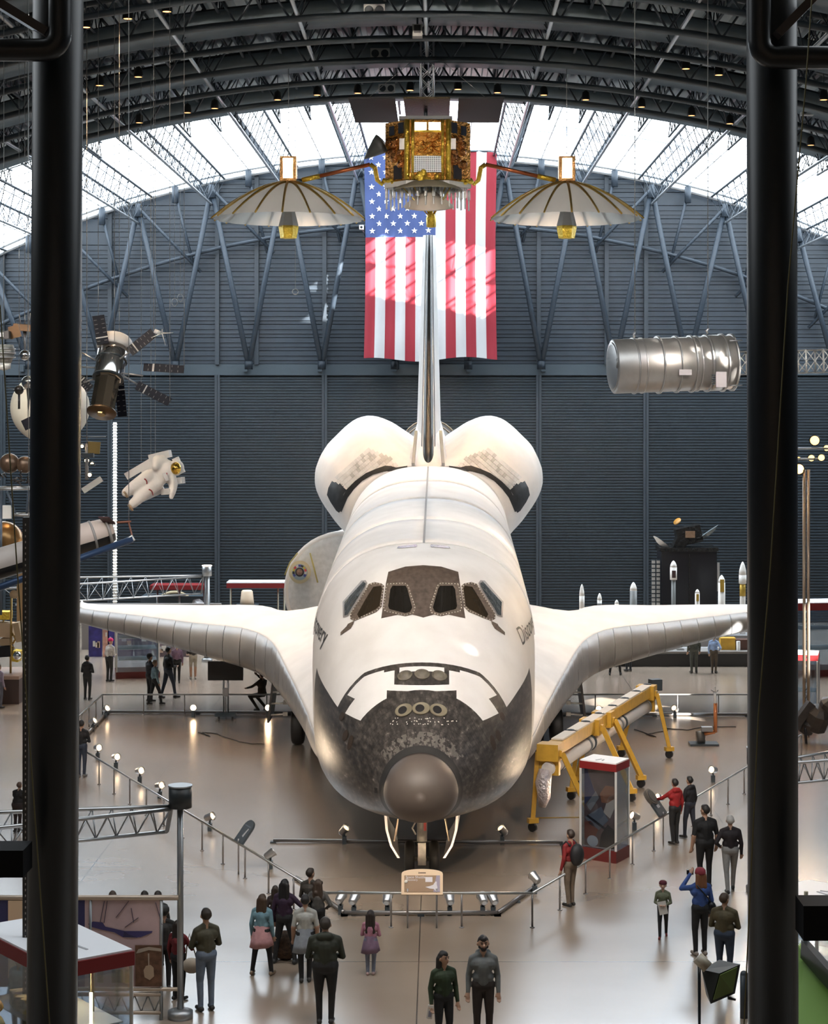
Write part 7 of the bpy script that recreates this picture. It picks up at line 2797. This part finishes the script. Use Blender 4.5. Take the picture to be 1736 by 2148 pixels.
# uplighter at its foot
MB().lathe([(.12, 0), (.16, .25), (.13, .25), (0, .2)], (P(241, 0, Dm).x + .2, Dm - 1.5, 0), n=12).obj('uplighter', black_m, T)
spot(T, (P(241, 0, Dm).x + .2, Dm - 1.5, .3), (P(241, 0, Dm).x, Dm, 6), 900, 30, (1, .92, .85), .5, .1)

# ---- white balloon-like sphere partly behind the left column
Dm = 58.0
c = P(105, 855, Dm)
T = thing('white_balloon', 'large white balloon sphere half hidden by the left column', 'balloon', c)
MB().sphere(c, (82 * Dm / F, 82 * Dm / F, 76 * Dm / F), 40, 24).obj('skin', M('balloon_cream', (.86, .82, .70), .5), T)
MB().cyl(c + V((0, 0, 1.05)), c + V((0, 0, 1.25)), .12, n=14).obj('neck', alu_d, T)
wires(T, [c + V((0, 0, 1.2))])
spot(T, c + V((-2.5, -9, 7)), c, 2600, 30, (1, .95, .85), .5, .2)


# ---- small satellites left of the left column
def minisat(px, py, D, label, kind):
    c = P(px, py, D)
    u_ = D / F
    T = thing('small_satellite', label, 'satellite', c, 'small satellites at the left edge')
    chrome = M('chrome', (.75, .75, .74), .06, 1.0)
    if kind == 'ball':
        MB().sphere(c, 11 * u_, 18, 12).obj('ball', chrome, T)
        MB().cyl(c + V((0, 0, 10 * u_)), c + V((0, 0, 50 * u_)), 2 * u_, 4 * u_, n=10).obj('neck', alu_d, T)
        MB().box(c + V((.02, 0, 57 * u_)), (44 * u_, .5, 14 * u_), rot=Matrix.Rotation(.1, 3, 'Y')).obj('panel', M('panel_bronze', (.16, .09, .04), .4, .4), T)
        for dx in (-8, 0, 8):
            MB().cyl(c + V((dx * u_, 0, 62 * u_)), c + V((dx * 1.5 * u_, 0, 88 * u_)), .012, n=5).obj('whip', alu_d, T)
        wires(T, [c + V((0, 0, 64 * u_))], r=.008)
    elif kind == 'dark':
        MB().sphere(c, 10 * u_, 16, 10).obj('ball', M('ball_black', (.02, .018, .016), .2), T)
        MB().cyl(c + V((0, 0, -9 * u_)), c + V((0, 0, -40 * u_)), .03, n=6).obj('rod', black_m, T)
        for s_ in (-1, 1):
            MB().cyl(c, c + V((s_ * 24 * u_, 0, 4 * u_)), .01, n=5).obj('whip', alu_d, T)
        wires(T, [c], r=.006)
    elif kind == 'chrome':
        MB().sphere(c, (15 * u_, 15 * u_, 14 * u_), 18, 12).obj('ball', chrome, T)
        MB().lathe([(.5 * u_, -62 * u_), (5 * u_, -12 * u_), (0, -10 * u_)], c, n=12).obj('spike', black_m, T)
        wires(T, [c], r=.006)
    else:
        MB().box(c, (30 * u_, .5, 16 * u_)).obj('box', M('sat_box', (.10, .10, .10), .4), T)
        MB().box(c + V((0, -.26, 0)), (9 * u_, .04, 9 * u_)).obj('plate', white_p, T)
        MB().lathe([(20 * u_, -20 * u_), (24 * u_, -34 * u_), (16 * u_, -58 * u_), (0, -58 * u_)], c, n=16).obj('basket', M('basket_grey', (.30, .30, .28), .4), T)
        for k in range(3):
            MB().lathe([(24 * u_, 0), (25 * u_, 0), (25 * u_, .03), (24 * u_, .03)], c + V((0, 0, (-30 - 9 * k) * u_)), n=18).obj('hoop', alu, T)
        MB().lathe([(0, -75 * u_), (14 * u_, -70 * u_), (15 * u_, -58 * u_), (0, -58 * u_)], c, n=16).obj('bowl', white_p, T)
        MB().beam(c + V((12 * u_, 0, 4 * u_)), c + V((34 * u_, 0, 10 * u_)), .05, .3).obj('wing_panel', M('panel_bronze', (.16, .09, .04), .4, .4), T)
        wires(T, [c + V((0, 0, 8 * u_))], r=.008)


minisat(52, 745, 50, 'chrome ball satellite with bronze panel on a long neck, far left', 'ball')
minisat(40, 818, 49, 'small black ball satellite before the white balloon', 'dark')
minisat(60, 802, 48, 'chrome domed satellite with black spike before the white balloon', 'chrome')
minisat(8, 703, 47, 'grey box satellite with basket at the far left edge', 'box')
c = P(58, 890, 47)
T = thing('small_satellite', 'tilted black solar panel before the white balloon', 'satellite', c, 'small satellites at the left edge')
MB().beam(P(49, 893, 47), P(68, 884, 47), .05, .26).obj('panel', solar, T)
wires(T, [c], r=.006)


# ---- brown tanks, ring platforms and gold lander at the left edge
def tanks():
    D = 46.0
    T = thing('tank_cluster', 'cluster of brown round tanks on ring platforms at the left edge', 'rocket engine', (P(30, 0, D).x, D, 0))
    tm = M('tank_brown', (.16, .105, .07), .3, .5, var=(5, .2))
    u_ = D / F
    for x, y, r in ((20, 972, 21), (52, 975, 18)):
        MB().sphere(P(x, y, D), r * u_, 20, 14).obj('tank', tm, T)
    for x, y, w_ in ((30, 1024, 64), (52, 1079, 34)):
        c = P(x, y, D)
        MB().tube([c + V((w_ * .6 * u_ * cos(t), w_ * .6 * u_ * sin(t), 0)) for t in [2 * pi * i / 26 for i in range(26)]], .035, 8, closed=True).obj('ring', alu, T)
    mb = MB()
    for i in range(18):
        x, y = random.uniform(0, 62), random.uniform(985, 1016)
        mb.cyl(P(x, y, D + random.uniform(-.3, .3)), P(x + random.uniform(-14, 14), y + random.uniform(-10, 10), D), .02, n=5)
    mb.obj('plumbing', M('plumbing_dark', (.05, .04, .035), .4, .5), T)['kind'] = 'stuff'
    for a_, b_ in (((14, 1030), (34, 1082)), ((60, 1030), (56, 1078)), ((2, 1030), (2, 1290))):
        MB().cyl(P(*a_, D), P(*b_, D), .03, n=8).obj('strut', M('strut_blue', (.10, .13, .17), .4, .3), T)
    MB().cyl(P(56, 1082, D), V((P(56, 0, D).x, D, 0)), .06, n=10).obj('stand', steel_d, T)
    MB().box(P(15, 1074, D), (18 * u_, .1, 28 * u_)).obj('white_box', white_p, T)
    MB().sphere(P(8, 1135, D + .6), 42 * u_, 24, 16).obj('big_tank', M('tank_gold', (.34, .19, .07), .25, .6), T)


tanks()


def missile():
    D = 42.0
    T = thing('winged_missile', 'pale drone missile with black belly and blue boom crossing behind the left column', 'missile', P(245, 1100, D))
    a_, b_ = P(-120, 1218, D - 1.2), P(236, 1112, D)
    d = (b_ - a_).normalized()
    u_ = D / F
    r = 32 * u_
    xx, yy, zz = _fr(d)
    L = (b_ - a_).length
    prof = [(r * .6, 0), (r * 1.0, L * .3), (r * 1.0, L * .86), (r * .92, L * .95), (r * .7, L), (0, L * 1.01)]
    n = 28
    rings = [[a_ + d * z + xx * (max(q, 1e-3) * cos(2 * pi * k / n)) + yy * (max(q, 1e-3) * sin(2 * pi * k / n)) for k in range(n)] for q, z in prof]
    mb = MB().loft(rings)
    for i, f in enumerate(mb.f):
        c_ = sum((V(mb.v[j]) for j in f), V((0, 0, 0))) / len(f)
        ax_ = a_ + d * (c_ - a_).dot(d)
        mb.m[i] = 1 if (c_ - ax_).z < -r * .22 else 0
    body = mb.obj('body', [M('missile_pale', (.58, .50, .45), .5, var=(2, .1)), M('missile_black', (.008, .008, .008), .4)], T)
    for f in (.88, .97):
        MB().lathe([(r * .96, L * f - .03), (r * 1.04, L * f - .02), (r * 1.04, L * f + .02), (r * .96, L * f + .03)], a_, d, 28).obj('nose_ring', M('ring_grey', (.30, .29, .28), .4), body)
    MB().beam(P(217, 1085, D - .45), P(231, 1098, D - .25), .28, .03).obj('marking', M('mark_maroon', (.06, .02, .02), .5), body)
    MB().cyl(P(-120, 1275, D - 1.5), P(278, 1131, D - .4), .075, n=12).obj('boom', M('boom_blue', (.03, .06, .13), .35, .3), T)
    MB().cyl(P(245, 1096, D), P(275, 1094, D), .025, n=6).cyl(P(270, 1096, D), P(278, 1128, D - .3), .02, n=6).obj('linkage', M('link_rust', (.20, .08, .05), .5), T)
    MB().cyl(P(272, 1125, D - .4), P(279, 1136, D - .4), .06, n=8).obj('boom_cap', white_p, T)
    wires(T, [P(270, 1094, D), P(60, 1100, D)], r=.008)


missile()


def lander():
    D = 70.0
    T = thing('gold_lander', 'gold and silver lander model on a low dark plinth at the left edge', 'lander', (P(20, 0, D).x, D, 0))
    u_ = D / F
    MB().box((P(15, 0, D).x, D, .45), (80 * u_, 2.4, .9)).obj('plinth', M('lander_plinth', (.05, .03, .025), .5), T)
    MB().box((P(15, 0, D).x, D - .05, .95), (82 * u_, 2.5, .12)).obj('plinth_top', M('lander_top', (.32, .22, .17), .5), T)
    MB().box((P(38, 0, D).x, D + 1.0, 4.0), (30 * u_, .1, 3.2)).obj('backdrop', M('backdrop_tan', (.50, .34, .18), .6), T)
    for x, y, w_, h_, mt in ((10, 1290, 26, 16, gold), (12, 1320, 34, 30, M('lander_cream', (.62, .46, .30), .5)), (14, 1345, 20, 14, M('lander_tan', (.38, .28, .17), .5)), (36, 1375, 14, 22, gold), (12, 1365, 26, 22, black_m), (40, 1325, 12, 40, M('lander_tan', (.38, .28, .17), .5))):
        MB().box(P(x, y, D - random.uniform(0, .6)), (w_ * u_, .6, h_ * u_), rot=Matrix.Rotation(random.uniform(-.2, .2), 3, 'Y')).obj('unit', mt, T)
    MB().sphere(P(36, 1375, D - .8), 9 * u_, 14, 10).obj('mirror_ball', M('chrome', (.75, .75, .74), .06, 1.0), T)
    MB().lathe([(0, 0), (9 * u_, .05), (9 * u_, .08), (0, .06)], P(29, 1247, D - .5), (.3, -1, .2), 18).obj('dish', M('lander_tan', (.38, .28, .17), .5), T)
    for k in range(10):
        a_ = P(random.uniform(2, 46), random.uniform(1280, 1390), D - .4)
        MB().cyl(a_, a_ + V((random.uniform(-.5, .5), 0, random.uniform(-.8, .3))), .03, n=6).obj('strut', M('strut_gold', (.50, .34, .12), .3, .8), T)
    MB().cyl(P(22, 1420, D - .5), P(24, 1245, D - .5), .04, n=8).obj('mast', M('strut_gold', (.50, .34, .12), .3, .8), T)


lander()


# ---- far poster wall and cases behind the left wing
def far_posters():
    D = 82.0
    T = thing('poster_board', 'row of dark blue and pink exhibit posters far behind the left wing', 'poster board', (P(260, 0, D).x, D, 0))
    u_ = D / F
    rows = [(200, 1352, 28, 78, (.03, .025, .16), 'poster'), (222, 1352, 12, 70, (.52, .28, .22), 'poster'), (233, 1345, 14, 64, (.03, .025, .18), 'poster'), (262, 1355, 34, 60, (.13, .09, .14), 'poster'), (300, 1362, 36, 66, (.10, .08, .11), 'poster'), (345, 1375, 44, 60, (.15, .11, .13), 'poster'), (390, 1385, 40, 46, (.12, .09, .11), 'poster'), (432, 1395, 36, 36, (.16, .14, .14), 'poster')]
    for i, (x, y, w_, h_, col, nm) in enumerate(rows):
        o = MB().box(P(x, y, D), (w_ * u_, .06, h_ * u_)).obj(nm, M('poster_c%d' % i, col, .6, var=(3, .4)), T)
        for j in range(3):
            MB().box(P(x + random.uniform(-.28, .28) * w_, y + random.uniform(-.35, .38) * h_, D - .05), (random.uniform(.15, .3) * w_ * u_, .03, random.uniform(.08, .2) * h_ * u_)).obj('print', M('poster_print%d' % (j + i % 2), ((.5, .44, .38), (.42, .30, .24), (.55, .55, .52), (.35, .36, .4))[(j + i) % 4], .6), o)
    for y in (1402, 1412):
        MB().cyl(P(165, y, D - 1), P(450, y + 6, D - 1), .05, n=8).obj('bench_tube', M('tube_tan', (.62, .50, .40), .35, .5), T)
    for x in (190, 245, 305, 365, 430):
        MB().cyl((P(x, 0, D).x, D + .1, 0), P(x, 1320, D + .1), .05, n=8).obj('upright', alu_d, T)
    MB().box((P(300, 0, D).x, D + 2.5, 1.0), (300 * u_, .3, 2.0)).obj('low_wall', M('low_wall', (.20, .18, .17), .6), T)


far_posters()
# ---- exhibits seen just above the left wing
D = 88.0
T = thing('tyre_exhibit', 'tan wheel arch and yellow machinery peeking above the left wing', 'machinery', (P(350, 0, D).x, D, 0))
c = P(366, 1275, D)
u_ = D / F
MB().tube([c + V((38 * u_ * cos(t), 0, 32 * u_ * sin(t))) for t in [pi * i / 16 for i in range(17)]], .09, 10).obj('arch', M('arch_tan', (.36, .29, .17), .5), T)
MB().tube([c + V((-.9 + 30 * u_ * cos(t), .3, 26 * u_ * sin(t))) for t in [pi * i / 12 for i in range(13)]], .05, 8).obj('arch_dark', black_m, T)
for k in range(8):
    q = c + V((random.uniform(-.5, .7), -.2, random.uniform(.0, .42)))
    MB().box(q, (.35, .2, .08), rot=Matrix.Rotation(random.uniform(-.4, .4), 3, 'Y')).obj('mechanism', M('mech_yellow', (.32, .21, .05), .4, .3), T)
MB().box((c.x, D + .5, 1.0), (3, 1.6, 2.0)).obj('stand', steel_d, T)
MB().add([P(400, 1272, D - 1), P(405, 1258, D - 1), P(418, 1256, D - .6), P(432, 1266, D - 1), P(415, 1266, D - 2), P(415, 1276, D - 1)], [(0, 1, 4), (1, 2, 4), (2, 3, 4), (3, 5, 4), (5, 0, 4), (0, 5, 3, 2, 1)]).obj('wedge', M('wedge_white', (.55, .55, .56), .5), T)
T = thing('cream_capsule', 'small cream barrel-shaped exhibit above the left wing beside the white module', 'exhibit', (P(517, 0, D).x, D, 0))
MB().lathe([(.33, 0), (.30, .25), (.26, .6), (.2, .66), (0, .67)], P(518, 1268, D), n=20).obj('barrel', M('cream_shell', (.66, .52, .38), .4), T)
MB().box((P(518, 0, D).x, D, P(0, 1268, D).z / 2), (1.0, .8, P(0, 1268, D).z)).obj('stand', steel_d, T)
T = thing('red_canopy', 'dark red canopy strip above a case between the left wing and module', 'canopy', (P(555, 0, 86).x, 86, 0))
a_ = P(478, 1226, 86); b_ = P(600, 1226, 86)
MB().box((a_ + b_) / 2, (b_.x - a_.x, 1.2, .22)).obj('band', red_b, T)
MB().box((a_ + b_) / 2 + V((0, 0, .13)), (b_.x - a_.x, 1.2, .05)).obj('lid', cap_w, T)
for x in (484, 583, 596):
    MB().cyl(V((P(x, 0, 86).x, 86, 0)), P(x, 1230, 86), .04, n=8).obj('leg', M('leg_tan', (.45, .43, .33), .5), T)
T = thing('red_canopy', 'dark red canopy strip behind the far lattice beam', 'canopy', (P(380, 0, 87).x, 87, 0))
a_ = P(318, 1230, 87); b_ = P(432, 1230, 87)
MB().box((a_ + b_) / 2, (b_.x - a_.x, 1.2, .2)).obj('band', red_b, T)
for x in (330, 376, 428):
    MB().cyl(V((P(x, 0, 87).x, 87, 0)), P(x, 1232, 87), .05, n=8).obj('leg', alu_d, T)

# ---- low machinery bench far right under the wing
D = 79.2
T = thing('engine_bench', 'long bench of dark machine parts and a yellow block under the right wing', 'exhibit bench', (P(1440, 0, D).x, D, 0))
MB().box((P(1450, 0, D).x, D + .4, .25), (9.5, 1.6, .5)).obj('base', M('bench_black', (.012, .012, .012), .5), T)
MB().box((P(1450, 0, D).x, D + .4, .56), (9.5, 1.5, .1)).obj('top', M('bench_grey', (.22, .21, .20), .5), T)
MB().box(P(1525, 1350, D + .4), (.62, .5, .5)).obj('yellow_block', yel, T)
MB().box(P(1555, 1352, D + .4), (.6, .5, .45)).obj('brown_block', M('bench_brown', (.10, .045, .03), .5), T)
for k in range(9):
    MB().box(P(1330 + k * 24, 1372, D + .3), (.3, .4, random.uniform(.15, .5))).obj('part', M('bench_part%d' % (k % 3), ((.24, .22, .18), (.10, .09, .08), (.36, .33, .27))[k % 3], .4, .3), T)
MB().cyl(P(1548, 1345, D), V((P(1548, 0, D).x, D, 0)), .08, n=10).obj('post', white_p, T)
MB().cyl(P(1300, 1360, D + 1), P(1600, 1358, D + 1), .04, n=6).obj('rail', alu_d, T)
